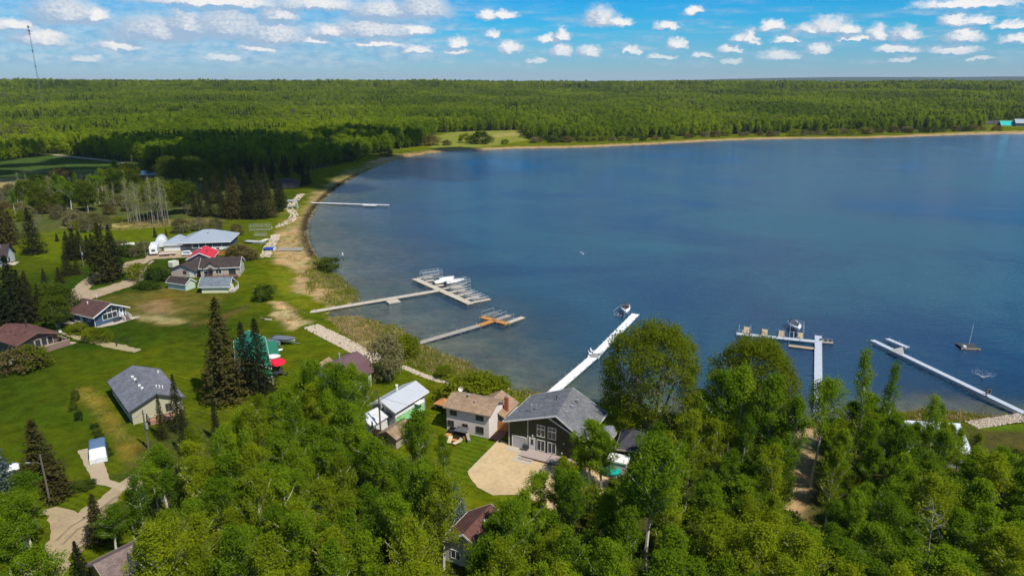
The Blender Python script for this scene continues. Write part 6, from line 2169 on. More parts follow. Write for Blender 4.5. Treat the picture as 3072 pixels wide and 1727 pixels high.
# the nearest and largest trees of the wood are things of their own
c_, s_ = math.cos(PITCH), math.sin(PITCH)
fw = W[:, 1] * c_ + CAM_H * s_
pxW = (1536.0 + FPX * W[:, 0] / fw) / K
inview = (pxW > -40) & (pxW < 2620)
dist = np.where(inview, np.hypot(W[:, 0], W[:, 1]), 1e9)
near_idx = np.argsort(dist)[:45]
mask = np.ones(len(W), bool)
mask[near_idx] = False
wood = scatter_object('wood', np.stack([W[mask, 0], W[mask, 1], wz[mask] - 0.2], 1), scl[mask], RNG.uniform(0, 6.28, mask.sum()), var[mask], src)
tag(wood, 'green boreal wood stretching from the fields to the horizon', 'forest', kind='stuff')
for i in near_idx:
    v = int(var[i])
    tm, cm = far_kinds[v]
    nm = 'spruce_tree' if v == 3 else ('bare_aspen_tree' if v == 4 else 'aspen_tree')
    lab = {'spruce_tree': 'dark spruce at the edge of the wood', 'bare_aspen_tree': 'half bare aspen at the edge of the wood'}.get(nm, 'leafy aspen at the edge of the wood')
    root = thing(nm, lab, 'tree', (W[i, 0], W[i, 1], 0), random.uniform(0, 6.28), 'edge of the wood: ' + nm.replace('_', ' '))
    root.scale = (float(scl[i]),) * 3
    auto(root, lab, 'one')
    link(bpy.data.objects.new('trunk', tm), root)
    link(bpy.data.objects.new('crown', cm), root)

# ------------------------------------------------------------------ docks
ALU = mat('white grey aluminium decking', (0.66, 0.66, 0.66), 0.5, 0.06, 1.0, 0, 0, 0.3, (0, 0.15), 0.14)
ALUB = mat('bluish grey dock decking', (0.46, 0.50, 0.56), 0.6, 0.08, 1.0, 0, 0, 0.3, (0, 0.15), 0.18)
TANB = mat('sun bleached dock boards', (0.52, 0.45, 0.36), 0.85, 0.15, 1.0, 0, 0, 0.3, (0, 0.15), 0.25)
GREYB = mat('grey dock boards', (0.36, 0.32, 0.275), 0.85, 0.18, 1.0, 0, 0, 0.3, (0, 0.15), 0.3)
ORANB = mat('new orange dock boards', (0.50, 0.225, 0.065), 0.8, 0.15, 1.0, 0, 0, 0.3, (0, 0.15), 0.25)
TANW = mat('tan wooden finger', (0.44, 0.34, 0.22), 0.85, 0.15, 1.0, 0, 0, 0.3, (1, 0.15), 0.25)
DK_Z = -0.10


def dock(name, label, p0, p1, width, material, sec=3.0, z=DK_Z, post=GALV, group=None, high=0.45, parent=None, both=True):
    p0, p1 = np.array(p0[:2], float), np.array(p1[:2], float)
    v = p1 - p0
    L = np.linalg.norm(v)
    an = math.atan2(v[1], v[0])
    if parent is None:
        root = thing(name, label, 'dock', (p0[0], p0[1], z), an, group)
        off, a0 = np.zeros(2), 0.0
    else:
        root = parent
        c, s = math.cos(-parent.rotation_euler.z), math.sin(-parent.rotation_euler.z)
        d = p0 - np.array(parent.location[:2])
        off = np.array((c * d[0] - s * d[1], s * d[0] + c * d[1]))
        a0 = an - parent.rotation_euler.z
    n = max(1, round(L / sec))
    s_ = L / n
    me = MB().box(0.015, s_ - 0.015, -width / 2, width / 2, -0.20, 0.0).mesh('deck_section', material)
    pm = MB().tube((0, 0, -2.4), (0, 0, high), 0.045, 0.045, 6).mesh('post', post)
    for i in range(n):
        o = link(bpy.data.objects.new('deck_section', me), root)
        o.location = (off[0] + math.cos(a0) * i * s_, off[1] + math.sin(a0) * i * s_, 0.004 * (i % 2))
        o.rotation_euler = (0, 0, a0)
    for i in range(n + 1):
        for sd in ((-1, 1) if both else (-1,)):
            w_ = (width / 2 + 0.05) * sd
            o = link(bpy.data.objects.new('post', pm), root)
            u = min(max(i * s_, .1), L - .1)
            o.location = (off[0] + math.cos(a0) * u - math.sin(a0) * w_, off[1] + math.sin(a0) * u + math.cos(a0) * w_, 0)
    return root


d1 = dock('dock', 'long thin white dock jutting from the far grassy curve of the bay', at(910, 606), at(1167, 614), 1.7, ALU, 4.5)
d1b = dock('x', '', at(1090, 613.5), at(1130, 614.6), 3.0, ALU, 4.0, parent=d1)

d2 = dock('dock', 'long bleached marina dock with many boat slips and white covered boats', at(909, 937), at(1316, 869), 1.7, TANB, 3.2)
dock('x', '', at(1244, 834), at(1412, 909), 2.0, TANB, 3.2, parent=d2)
for (a, b) in (((1409, 906), (1470, 895)), ((1392, 896), (1437, 888)), ((1370, 885), (1414, 877)), ((1349, 875), (1394, 867)), ((1327, 864), (1384, 855)), ((1306, 856), (1334, 852)), ((1292, 849), (1318, 846)), ((1276, 841), (1302, 838)), ((1256, 833), (1297, 827))):
    dock('x', '', at(*a), at(*b), 1.0, TANB, 3.2, parent=d2)
fl = MB().box(-1.7, 1.7, -1.2, 1.2, -.25, .12).build('floating_platform', TANB)
fl.location = (*at(1179, 899)[:2], WATER_Z + .15)
fl.rotation_euler = (0, 0, math.radians(32))
tag(fl, 'small square wooden platform floating beside the marina dock', 'platform')

d3 = dock('dock', 'grey dock ending in a new orange timber cross near the reeds', at(1246, 1029), at(1436, 974), 1.5, GREYB, 3.0)
dock('x', '', at(1436, 974), at(1486, 957), 1.5, ORANB, 3.0, parent=d3)
dock('x', '', at(1445, 948), at(1523, 969), 1.7, ORANB, 3.0, parent=d3)
dock('x', '', at(1521, 966), at(1570, 949), 1.3, TANB, 3.0, parent=d3)
dock('x', '', at(1490, 956), at(1527, 943), 1.1, GREYB, 3.0, parent=d3)

d4 = dock('dock', 'long bright white dock running out past the willow to a boat lift', at(1648, 1182), at(1783, 1066), 1.9, mat('bright white dock', (0.80, 0.80, 0.79), .5, .04, 1., 0, 0, .3, (0, .15), .10), 3.0)
WD = MATS['bright white dock']
dock('x', '', at(1783, 1066), at(1907, 940), 1.9, WD, 3.0, parent=d4)
dock('x', '', at(1766, 1062), at(1800, 1066), 2.6, WD, 2.6, parent=d4, both=False, z=DK_Z)

d5 = dock('dock', 'long pale grey tee shaped dock with wooden fingers right of the willows', at(2455, 1262), at(2455, 1005), 1.5, ALUB, 3.2)
dock('x', '', at(2449, 1022), at(2209, 998), 1.5, ALUB, 3.2, parent=d5)
for (a, b) in (((2237.5, 1000), (2241, 979)), ((2293, 1006), (2295, 986)), ((2344, 1009), (2346, 990)), ((2399.5, 1014), (2401, 996))):
    dock('x', '', at(*a), at(*b), 1.3, TANW, 6.0, parent=d5)
d5b = dock('floating_bench', 'low tan wooden float alongside the tee shaped dock', at(2365, 1031), at(2446, 1041), 1.2, TANW, 6.0, WATER_Z + .3, high=.7)
d6 = dock('dock', 'thin pale dock on tall legs crossing the lower right water', at(3072, 1241), at(2616.5, 1022), 1.3, ALUB, 2.8, 0.25, high=.1)
dock('x', '', at(2661, 1018), at(2722, 1044), 1.2, ALUB, 2.8, parent=d6)
tp = MB()
q = [at(2669, 1049, .5), at(2708, 1040, .9), at(2712, 1058, .6), at(2704, 1066, .5)]
tp.slab([tuple(p) for p in q], .06)
tag(tp.build('tarpaulin', mat('grey tarpaulin', (.36, .35, .34), .8, .15)), 'grey tarpaulin stretched between the two arms of the right hand dock', 'tarpaulin')


# ------------------------------------------------------------------ boats and lifts
NAVY = mat('navy canvas', (0.018, 0.022, 0.05), 0.8, 0.15)
GELW = mat('white gelcoat', (0.78, 0.78, 0.78), 0.25, 0.04)
COVW = mat('white boat cover', (0.74, 0.72, 0.68), 0.8, 0.12, 1.5, .4)
COVG = mat('slate boat cover', (0.135, 0.15, 0.185), 0.8, 0.15, 1.5, .4)
RUB = mat('black rubber', (0.02, 0.02, 0.02), 0.8, .1)
BLUP = mat('bright blue paint', (0.015, 0.05, 0.30), .4, .1)


def hull_rings(L, W_, H, n=11, ins=0.0, z0=0.0):
    rings = []
    for i in range(n):
        t_ = i / (n - 1)
        x = L * t_
        w_ = W_ / 2 * (1 - max(0, (t_ - .45) / .55) ** 2.2) * (0.92 + .08 * min(1, t_ * 4))
        w_ = max(w_ - ins, 0.02)
        h = H * (1 + .25 * t_ * t_)
        kz = z0 + .05 + .5 * H * max(0, (t_ - .6) / .4) ** 2
        rings.append([(x, -w_, h), (x, -w_ * .9, (h + kz) * .5), (x, -w_ * .45, kz), (x, 0, kz - .06), (x, w_ * .45, kz), (x, w_ * .9, (h + kz) * .5), (x, w_, h)])
    return rings


def boat(name, label, loc, rz, L=6.0, W_=2.3, H=.95, style='open', hullm=GELW, coverm=NAVY, group=None, trailer=False):
    root = thing(name, label, 'boat', loc, rz, group)
    MB().loft(hull_rings(L, W_, H)).build('hull', hullm, root, True)
    if style == 'open':
        rr2 = []
        for r in hull_rings(L * .93, W_ * .80, H, 9):
            rr2.append([(p[0] + L * .03, p[1], max(p[2], 0) * .0 + H * (1 + .2 * (p[0] / L) ** 2) + .012 + (0.03 if abs(p[1]) < .1 else 0)) for p in (r[0], r[3], r[6])])
        f = MB()
        f.loft([[*r, (r[2][0], r[2][1], r[2][2] - .05), (r[1][0], r[1][1], r[1][2] - .05), (r[0][0], r[0][1], r[0][2] - .05)] for r in rr2])
        f.build('cockpit_cover', coverm, root)
        ws = MB()
        ws.raw([(L * .52, -W_ * .38, H), (L * .52, W_ * .38, H), (L * .46, W_ * .34, H + .5), (L * .46, -W_ * .34, H + .5), (L * .50, -W_ * .38, H), (L * .50, W_ * .38, H), (L * .44, W_ * .34, H + .5), (L * .44, -W_ * .34, H + .5)],
               [(0, 1, 2, 3), (7, 6, 5, 4), (0, 3, 7, 4), (1, 5, 6, 2), (3, 2, 6, 7)])
        ws.build('windscreen', GLASS, root)
        MB().path([(L * .30, -W_ * .45, H), (L * .34, -W_ * .40, H + 1.2), (L * .34, W_ * .40, H + 1.2), (L * .30, W_ * .45, H)], .035).build('tow_arch', DARKM, root)
    else:
        cr = []
        n = 11
        for i in range(n):
            t_ = i / (n - 1)
            x = L * (-.02 + 1.03 * t_)
            w_ = (W_ / 2 + .05) * (1 - max(0, (t_ - .45) / .55) ** 2.2) + .03
            h = H * (1 + .25 * t_ * t_)
            pk = h + .42 * math.sin(PI * min(1, t_ * 1.15 + .08)) + .06 * math.sin(9 * t_)
            cr.append([(x, -w_, h - .25), (x, -w_ * .96, h + .05), (x, -w_ * .45, (h + pk) / 2 + .06), (x, 0, pk), (x, w_ * .45, (h + pk) / 2 + .06), (x, w_ * .96, h + .05), (x, w_, h - .25)])
        MB().loft(cr).build('cover', coverm, root, True)
    mo = MB().box(-.45, -.05, -.22, .22, H * .35, H * 1.25)
    mo.tube((-.25, 0, H * .35), (-.25, 0, -.15), .09, .06, 6)
    mo.build('outboard_motor', DARKM, root)
    if trailer:
        tr = MB()
        for y in (-.5, .5):
            tr.tube((.2, y, .02), (L * .95, y * .3, .02), .05, .05, 5)
        tr.tube((L * .95, 0, .02), (L * 1.22, 0, .02), .05, .05, 5)
        tr.tube((L * .3, -W_ * .45, -.05), (L * .3, W_ * .45, -.05), .05, .05, 5)
        tr.build('trailer_frame', GALV, root)
        for y in (-W_ * .45, W_ * .45):
            MB().tube((L * .3, y - .1, -.05), (L * .3, y + .1, -.05), .32, .32, 12).build('wheel', RUB, root)
    return root


def boat_lift(label, loc, rz, L=3.6, W_=3.0, H=2.0, canopy=False, wheel=True, group='boat lifts'):
    root = thing('boat_lift', label, 'boat lift', loc, rz, group)
    fr = MB()
    for x in (0, L):
        for y in (0, W_):
            MB().tube((x, y, -1.6), (x, y, H if canopy else H * .7), .06, .06, 5).build('post', GALV, root)
    for y in (0, W_):
        fr.tube((0, y, H * .66), (L, y, H * .66), .05, .05, 5)
        fr.tube((0, y, .1), (L, y, .1), .05, .05, 5)
    for x in (0, L):
        fr.tube((x, 0, .1), (x, W_, .1), .06, .06, 5)
    fr.build('frame', GALV, root)
    bk = MB()
    for y in (W_ * .32, W_ * .68):
        bk.box(.1, L - .1, y - .08, y + .08, .2, .32)
    bk.tube((.3, W_ * .32, .22), (.3, W_ * .68, .22), .04, .04, 5)
    bk.build('bunk_rack', GREYB, root)
    if wheel:
        w_ = MB()
        N = 14
        for i in range(N):
            a, b = 2 * PI * i / N, 2 * PI * (i + 1) / N
            w_.tube((.1 + .45 * math.cos(a), -.12, H * .6 + .45 * math.sin(a)), (.1 + .45 * math.cos(b), -.12, H * .6 + .45 * math.sin(b)), .035, .035, 4, False)
        for i in range(4):
            a = PI * i / 4
            w_.tube((.1 - .45 * math.cos(a), -.12, H * .6 - .45 * math.sin(a)), (.1 + .45 * math.cos(a), -.12, H * .6 + .45 * math.sin(a)), .02, .02, 4, False)
        w_.build('winch_wheel', GALV, root)
    if canopy:
        c = MB()
        for y in (0, W_):
            c.tube((0, y, H), (L, y, H), .04, .04, 5)
        for i in range(6):
            x = L * i / 5
            c.path([(x, 0, H), (x, W_ * .5, H + .35), (x, W_, H)], .03, 4)
        c.build('canopy_frame', GALV, root)
    return root


wz_ = WATER_Z
md = math.atan2(*(at(1470, 895) - at(1409, 906))[1::-1])
boat('boat', 'white covered boat in the upper middle slip of the marina dock', (*at(1303, 852)[:2], -.25), md, 6.5, 2.4, .9, 'cover', GELW, COVW, 'covered boats at the marina dock')
boat('boat', 'white covered boat in the slip beside the other, nearer the open water', (*at(1338, 853)[:2], -.2), md, 6.0, 2.4, .9, 'cover', GELW, COVW, 'covered boats at the marina dock')
boat('boat', 'small white covered boat low behind the two big covered boats', (*at(1318, 842)[:2], -.3), md, 5.0, 2.1, .8, 'cover', GELW, COVW, 'covered boats at the marina dock')
for (x, y, lab, L_) in ((1270, 834, 'empty boat lift with canopy rails at the top corner of the marina dock', 6.5), (1352, 862, 'long boat lift with raised rails beside the covered boats', 6.5)):
    boat_lift(lab, (*at(x, y)[:2], -.4), md, L_, 2.6, 2.0, True)
for i, (x, y) in enumerate(((1362, 869), (1384, 879), (1404, 889), (1424, 899))):
    boat_lift(['low boat lift in the slip next to the covered boats', 'low boat lift in the middle lower slip of the marina dock', 'low boat lift in the second last slip of the marina dock', 'low boat lift in the last lower slip of the marina dock'][i], (*at(x, y)[:2], -.5), md, 4.2, 2.0, 1.3, False)
md3 = math.atan2(*(at(1570, 949) - at(1521, 966))[1::-1])
boat_lift('boat lift with big winch wheel left on the orange cross dock', (*at(1466, 950)[:2], -.4), md3, 4.6, 2.7, 1.7)
boat_lift('boat lift with folded rails right on the orange cross dock', (*at(1504, 961)[:2], -.4), md3, 4.6, 2.7, 1.6)
md4 = math.atan2(*(at(1907, 940) - at(1783, 1066))[1::-1])
boat_lift('boat lift holding the speedboat at the end of the white dock', (*at(1872, 946)[:2], -.4), md4, 4.4, 2.7, 1.9)
boat('speedboat', 'white speedboat with open cockpit on the lift at the white dock end', (*at(1876, 921, .3)[:2], .2), math.radians(-98), 6.2, 2.4, .9, 'open', GELW, mat('brown boat carpet', (.10, .06, .05), .9, .2))
boat('speedboat', 'white speedboat with navy cover moored at the tee shaped dock', (*at(2374, 968, .1)[:2], -.1), math.radians(-96), 6.4, 2.6, .9, 'open', GELW, NAVY)
boat_lift('boat lift between the left wooden fingers of the tee shaped dock', (*at(2250, 1002)[:2], -.4), math.radians(70), 3.0, 2.6, 2.2)
boat_lift('tall canopied boat lift right of the navy covered speedboat', (*at(2408, 1016)[:2], -.3), math.radians(68), 4.6, 2.9, 3.0, True)
# small pontoon with gear at the right end of the tee
pn = thing('pontoon', 'small dark pontoon with outdoor gear at the right end of the tee dock', 'pontoon', (*at(2476, 1020)[:2], WATER_Z), math.radians(-14))
MB().box(-1.2, 1.6, -.9, .9, .15, .35).build('deck_board', GREYB, pn)
for y in (-.8, .8):
    MB().tube((-1.3, y, .05), (1.7, y, .05), .22, .22, 8).build('float', DARKM, pn)
for x in (-.9, .2, 1.2):
    MB().ball((x, .2, .65), (.38, .3, .3), 8, 5).build('gear_bag', DARKM, pn)
MB().path([(-1.1, -.8, .35), (-1.1, -.8, 1.2), (1.5, -.8, 1.2), (1.5, -.8, .35)], .03, 5).build('railing', GALV, pn)
# chairs and bench on the white dock
def chair(label, loc, rz, m=GELW, group='white chairs on the dock'):
    c = thing('dock_chair', label, 'chair', loc, rz, group)
    MB().box(-.28, .28, -.28, .28, .36, .44).build('seat', m, c)
    MB().raw([(-.28, .24, .44), (.28, .24, .44), (.28, .42, 1.0), (-.28, .42, 1.0), (-.28, .30, .44), (.28, .30, .44), (.28, .48, 1.0), (-.28, .48, 1.0)], [(0, 1, 2, 3), (7, 6, 5, 4), (0, 4, 5, 1), (1, 5, 6, 2), (2, 6, 7, 3), (3, 7, 4, 0)]).build('backrest', m, c)
    for x in (-.24, .24):
        for y in (-.24, .24):
            MB().box(x - .03, x + .03, y - .03, y + .03, 0, .36).build('leg', m, c)
    return c
chair('white chair nearest the lake on the platform of the white dock', (*at(1777, 1056)[:2], DK_Z), 1.2)
chair('white chair nearest the shore on the platform of the white dock', (*at(1771, 1063)[:2], DK_Z), 1.4)
chair('white chair at the right edge of the white dock by the willow', (*at(1800, 1062)[:2], DK_Z), -2.0)
# swim raft with mast
rf = thing('swim_raft', 'dark decked swim raft with thin white mast anchored on the right water', 'raft', (*at(2904, 1034)[:2], WATER_Z), math.radians(-8))
MB().box(-1.9, 1.9, -1.5, 1.5, .25, .42).build('deck_board', mat('dark raft deck', (.05, .055, .06), .9, .2), rf)
for y in (-1.45, 1.45):
    MB().box(-2.0, 2.0, y - .12, y + .12, .05, .40).build('side_beam', TANW, rf)
for x in (-1.4, 1.4):
    MB().tube((x, -1.6, 0), (x, 1.6, 0), .25, .25, 8).build('float', DARKM, rf)
MB().tube((.8, 1.2, .4), (1.0, 1.3, 5.2), .05, .03, 6).build('mast', GELW, rf)
MB().box(-1.5, -.9, -1.4, -.7, .43, .75).build('ladder_box', GELW, rf)
# fountain
fo = thing('fountain', 'lake aerator fountain throwing a low v of spray on the right water', 'fountain', (*at(2949, 1126)[:2], WATER_Z), 0)
SPRAY, t, out = new_mat('spray')
df = t.add('ShaderNodeBsdfDiffuse'); df.inputs[0].default_value = (.8, .83, .86, 1)
tp_ = t.add('ShaderNodeBsdfTransparent')
m2 = t.add('ShaderNodeMixShader'); m2.inputs[0].default_value = .30
t.l.new(tp_.outputs[0], m2.inputs[1]); t.l.new(df.outputs[0], m2.inputs[2]); t.l.new(m2.outputs[0], out.inputs[0])
r = np.random.default_rng(8)
C = []
for i in range(900):
    an, u = r.uniform(0, 2 * PI), r.random()
    sp = r.uniform(.8, 1.15)
    C.append((math.cos(an) * 2.3 * u * sp, math.sin(an) * 2.3 * u * sp, (.05 + 2.5 * u - 1.35 * u * u) * sp))
C = np.array(C)
link(bpy.data.objects.new('spray', leaf_mesh('spray', C, .07, SPRAY, .2, 3, .6)), fo)
MB().ball((0, 0, 0), (.35, .35, .18), 10, 5).build('float', DARKM, fo)
for rad in ():
    b = MB()
    N = 40
    for i in range(N):
        a0_, a1_ = 2 * PI * i / N, 2 * PI * (i + 1) / N
        b.raw([(rad * math.cos(a0_), rad * math.sin(a0_), .0), (rad * math.cos(a1_), rad * math.sin(a1_), .0), ((rad + .16) * math.cos(a1_), (rad + .16) * math.sin(a1_), .012), ((rad + .16) * math.cos(a0_), (rad + .16) * math.sin(a0_), .012),
               ((rad + .4) * math.cos(a1_), (rad + .4) * math.sin(a1_), -.01), ((rad + .4) * math.cos(a0_), (rad + .4) * math.sin(a0_), -.01)], [(0, 1, 2, 3), (3, 2, 4, 5)])
    b.build('ripple', wm_, fo, True)

# boats and lifts ashore
boat('boat', 'larger boat under slate grey cover on the lawn by the green roof', (*at(823, 1028)[:2], .55), math.radians(-14), 5.4, 2.2, .9, 'cover', GELW, COVG, 'covered boats on the lawn', True)
boat('boat', 'smaller boat under slate grey cover on a trailer by the green roof', (*at(797, 1036)[:2], .5), math.radians(-22), 4.2, 1.8, .75, 'cover', GELW, COVG, 'covered boats on the lawn', True)
cn = thing('canoe', 'upturned white canoe lying on the lawn beside the green roof', 'canoe', (*at(784, 1062)[:2], .05), math.radians(30))
rings = []
for i in range(9):
    t_ = i / 8
    w_ = .45 * math.sin(PI * (.03 + .94 * t_)) ** .7
    rings.append([(4.6 * t_, -w_, 0), (4.6 * t_, -w_ * .8, .3), (4.6 * t_, 0, .42), (4.6 * t_, w_ * .8, .3), (4.6 * t_, w_, 0)])
MB().loft(rings).build('hull', GELW, cn, True)
MB().box(.5, 4.1, -.02, .02, .41, .46).build('keel', GREYB, cn)
g1 = boat_lift('big galvanised boat lift frame lying on the grass near the stones', (*at(748, 694)[:2], .2), math.radians(8), 8.0, 3.0, 2.2, True, False, 'boat lifts ashore')
g2 = boat_lift('smaller boat lift frame standing below the big one on the grass', (*at(763, 712)[:2], .4), math.radians(5), 4.0, 2.6, 1.4, False, False, 'boat lifts ashore')
g3 = boat_lift('low folded boat lift frame beside the pale board on the grass', (*at(760, 734)[:2], .4), math.radians(-20), 3.4, 2.4, 1.2, False, False, 'boat lifts ashore')
pb_ = MB().box(-1.0, 1.0, -2.6, 2.6, .05, .16).build('board', mat('pale plastic board', (.66, .62, .52), .7, .06))
pb_.location = (*at(792, 722)[:2], .05); pb_.rotation_euler = (0, 0, math.radians(-12)); tag(pb_, 'large pale board lying flat on the grass by the stone bank', 'board')
st_ = thing('dock_stack', 'long dock sections laid on the straw between stones and water', 'dock sections', (*at(828, 754)[:2], .1), math.radians(3))
for i, y in enumerate((0, 2.2)):
    for k in range(3):
        MB().box(k * 3.0, k * 3.0 + 2.9, y, y + 1.3, .1, .35).build('deck_section', GREYB, st_)
bb_ = MB()
for y in (0, 1.0, 2.0):
    bb_.box(-3.6, 0, y - .3, y + .3, .1, .7)
lb = thing('float_rack', 'bright blue dock floats with white end bar on the stones', 'floats', (*at(824, 752)[:2], .05), math.radians(3))
for y in (0, 1.0, 2.0):
    MB().tube((-3.8, y, .45), (-.4, y, .45), .42, .42, 10).build('float', BLUP, lb)
MB().box(-.35, -.1, -.5, 2.5, .1, .9).build('end_bar', GELW, lb)
sw = thing('swing_frame', 'white framed garden swing with canopy by the stone bank', 'swing', (*at(880, 625)[:2], 0), 0)
for x in (-2.2, 2.2):
    for y in (-1.2, 1.2):
        MB().tube((x, y, 0), (x * .9, 0, 3.6), .09, .09, 5).build('leg', GELW, sw)
MB().tube((-2.2, 0, 3.6), (2.2, 0, 3.6), .10, .10, 6).build('top_bar', GELW, sw)
MB().slab([(-2.4, -1.3, 3.7), (2.4, -1.3, 3.7), (2.4, 1.3, 3.95), (-2.4, 1.3, 3.95)], .08).build('canopy', GREYS, sw)
MB().box(-1.5, 1.5, -.4, .4, .8, .95).build('seat', GREYS, sw)
tb = thing('boat_trailer', 'white stacked dinghies on a trailer beside the spruces', 'trailer', (*at(362, 742)[:2], .3), math.radians(30))
for k in range(3):
    MB().loft([[(p[0], p[1] + k * 1.1 - 1, p[2] + .1 * k) for p in r] for r in hull_rings(4.6, 1.2, .5, 7)]).build('dinghy', GELW, tb, True)
MB().box(-.2, 4.6, -1.4, 1.6, -.2, -.06).build('trailer_frame', GALV, tb)
wb = thing('dinghy', 'overturned pale dinghy under the reddish bush by the long house', 'boat', (*at(738, 728)[:2], .1), math.radians(-20))
MB().loft(hull_rings(6.0, 2.2, .8, 9)).build('hull', mat('dull white hull', (.50, .50, .50), .6, .2), wb, True)
lg = thing('drift_log', 'weathered log lying on the lawn edge by the straw patch', 'log', (*at(780, 956)[:2], .15), math.radians(-15))
MB().tube((0, 0, 0), (3.4, 0, .05), .2, .12, 7).build('trunk', BROWNW, lg)
MB().tube((.4, 0, .1), (.1, .5, .8), .07, .03, 5).build('branch', BROWNW, lg)
MB().box(1.6, 3.6, -.5, -.1, -.1, .12).build('plank', TANB, lg)

# ------------------------------------------------------------------ vehicles
CARW = mat('white car paint', (.78, .79, .80), .25, .02, 1., 0, 0, .5)
CARG = mat('car window glass', (.02, .025, .03), .1, .1, 1., 0, 0, .6)


def suv(label, loc, rz, paint=CARW):
    root = thing('parked_car', label, 'car', loc, rz)
    L, W_ = 4.6, 1.86
    sect = [(0, .35, .9, .93, .80), (.15, .30, .95, 1.25, .84), (.5, .28, .96, 1.62, .80), (1.6, .28, .96, 1.70, .80), (2.6, .28, .97, 1.66, .79), (3.3, .28, .98, 1.05, .84), (4.3, .30, .86, .90, .84), (4.6, .38, .70, .73, .75)]
    rings = []
    for x, zb, zs, zt, k in sect:
        w1, w2 = W_ / 2, W_ / 2 * k
        rings.append([(x, -w1 * .94, zb), (x, -w1, (zb + zs) / 2), (x, -w1 * .97, zs), (x, -w2, zt - .03), (x, 0, zt), (x, w2, zt - .03), (x, w1 * .97, zs), (x, w1, (zb + zs) / 2), (x, w1 * .94, zb)])
    MB().loft(rings).build('body', paint, root, True)
    for sd in (-1, 1):
        y = sd * W_ / 2 * .955
        y2 = sd * W_ / 2 * .85
        MB().raw([(.45, y, 1.0), (3.0, y, 1.02), (2.55, y2, 1.56), (.62, y2, 1.54), (.45, y * .97, 1.0), (3.0, y * .97, 1.02), (2.55, y2 * .97, 1.56), (.62, y2 * .97, 1.54)], [(0, 1, 2, 3), (7, 6, 5, 4), (0, 4, 5, 1), (1, 5, 6, 2), (2, 6, 7, 3), (3, 7, 4, 0)]).build('side_window', CARG, root)
        MB().box(-.02, .08, sd * .62 - .14, sd * .62 + .14, .80, 1.0).build('tail_light', mat('tail light red', (.4, .01, .01), .3, 0), root)
        MB().box(4.46, 4.58, sd * .6 - .17, sd * .6 + .17, .62, .76).build('headlight', GLASS, root)
        for x in (.85, 3.65):
            wl = MB().tube((x, sd * W_ / 2 - sd * .12, .34), (x, sd * W_ / 2 + sd * .03, .34), .34, .34, 14).build('wheel', RUB, root)
            MB().tube((x, sd * W_ / 2, .34), (x, sd * W_ / 2 + sd * .045, .34), .2, .2, 10).build('rim', GALV, wl)
    MB().raw([(.10, -.68, 1.05), (.10, .68, 1.05), (.45, .6, 1.56), (.45, -.6, 1.56), (.0, -.68, 1.05), (.0, .68, 1.05), (.36, .6, 1.6), (.36, -.6, 1.6)], [(0, 1, 2, 3), (7, 6, 5, 4), (0, 4, 5, 1), (1, 5, 6, 2), (2, 6, 7, 3), (3, 7, 4, 0)]).build('rear_window', CARG, root)
    MB().raw([(3.32, -.72, 1.06), (3.32, .72, 1.06), (2.66, .64, 1.66), (2.66, -.64, 1.66), (3.4, -.72, 1.06), (3.4, .72, 1.06), (2.72, .64, 1.70), (2.72, -.64, 1.70)], [(3, 2, 1, 0), (4, 5, 6, 7), (0, 4, 7, 3), (1, 2, 6, 5), (2, 3, 7, 6)]).build('windscreen', CARG, root)
    return root


suv('white sport utility car parked behind the red roof', (*at(547, 768)[:2], .08), math.radians(14))
suv('white car half hidden by the silvery spruce at the left edge', (*at(-50, 1436)[:2], .05), math.radians(35))
# caravan
rv = thing('caravan', 'tall white caravan with dark end window parked by the white garage', 'caravan', (*at(462, 768)[:2], .05), math.radians(112))
rings = []
for x, z0, z1, w_ in ((0, .7, 3.0, 1.2), (.12, .6, 3.25, 1.28), (5.5, .6, 3.3, 1.28), (7.6, .7, 3.3, 1.28), (8.6, 1.4, 3.2, 1.25), (9.4, 1.6, 2.7, 1.15), (9.6, 1.7, 2.2, 1.05)):
    rings.append([(x, -w_, z0), (x, -w_, z1 - .25), (x, -w_ * .85, z1), (x, w_ * .85, z1), (x, w_, z1 - .25), (x, w_, z0)])
MB().loft(rings).build('body', CARW, rv)
MB().box(-.04, .02, -.55, .55, 1.55, 2.2).build('end_window', CARG, rv)
MB().box(-.06, .0, -1.1, 1.1, .72, .86).build('bumper', GALV, rv)
for sd in (-1, 1):
    for x in (3.6, 4.5):
        MB().tube((x, sd * 1.05, .36), (x, sd * 1.28, .36), .36, .36, 12).build('wheel', RUB, rv)
    MB().box(1.2, 2.4, sd * 1.285 - .01, sd * 1.285 + .01, 1.7, 2.3).build('side_window', CARG, rv)
MB().box(2.0, 2.9, -.4, .4, 3.28, 3.55).build('roof_unit', WHITE, rv)
sh = thing('shelter_tent', 'rounded grey white fabric shelter behind the caravan', 'shelter', (*at(483, 741)[:2], 0), math.radians(112))
rings = []
for x in (0, 2.5, 5.0, 7.5):
    rings.append([(x, 2.1 * math.cos(PI * i / 10), 3.4 * math.sin(PI * i / 10) ** .8) for i in range(11)])
MB().loft(rings).build('fabric', mat('pale shelter fabric', (.55, .57, .56), .8, .1), sh, True)
MB().box(-.05, -.01, -1.3, 1.3, .05, 2.6).build('door', CARW, sh)
tr2 = thing('utility_trailer', 'flat wooden utility trailer with pale deck in front of the white garage', 'trailer', (*at(478, 768)[:2], .0), math.radians(20))
MB().box(0, 5.2, -1.0, 1.0, .62, .74).build('deck_board', mat('pinkish pale deck', (.62, .50, .45), .8, .1), tr2)
MB().box(0, 5.2, -1.05, -1.0, .45, .8).build('side_rail', BROWNW, tr2)
for x in (2.0, 2.9):
    for y in (-1.1, 1.1):
        MB().tube((x, y - .1, .33), (x, y + .1, .33), .33, .33, 10).build('wheel', RUB, tr2)
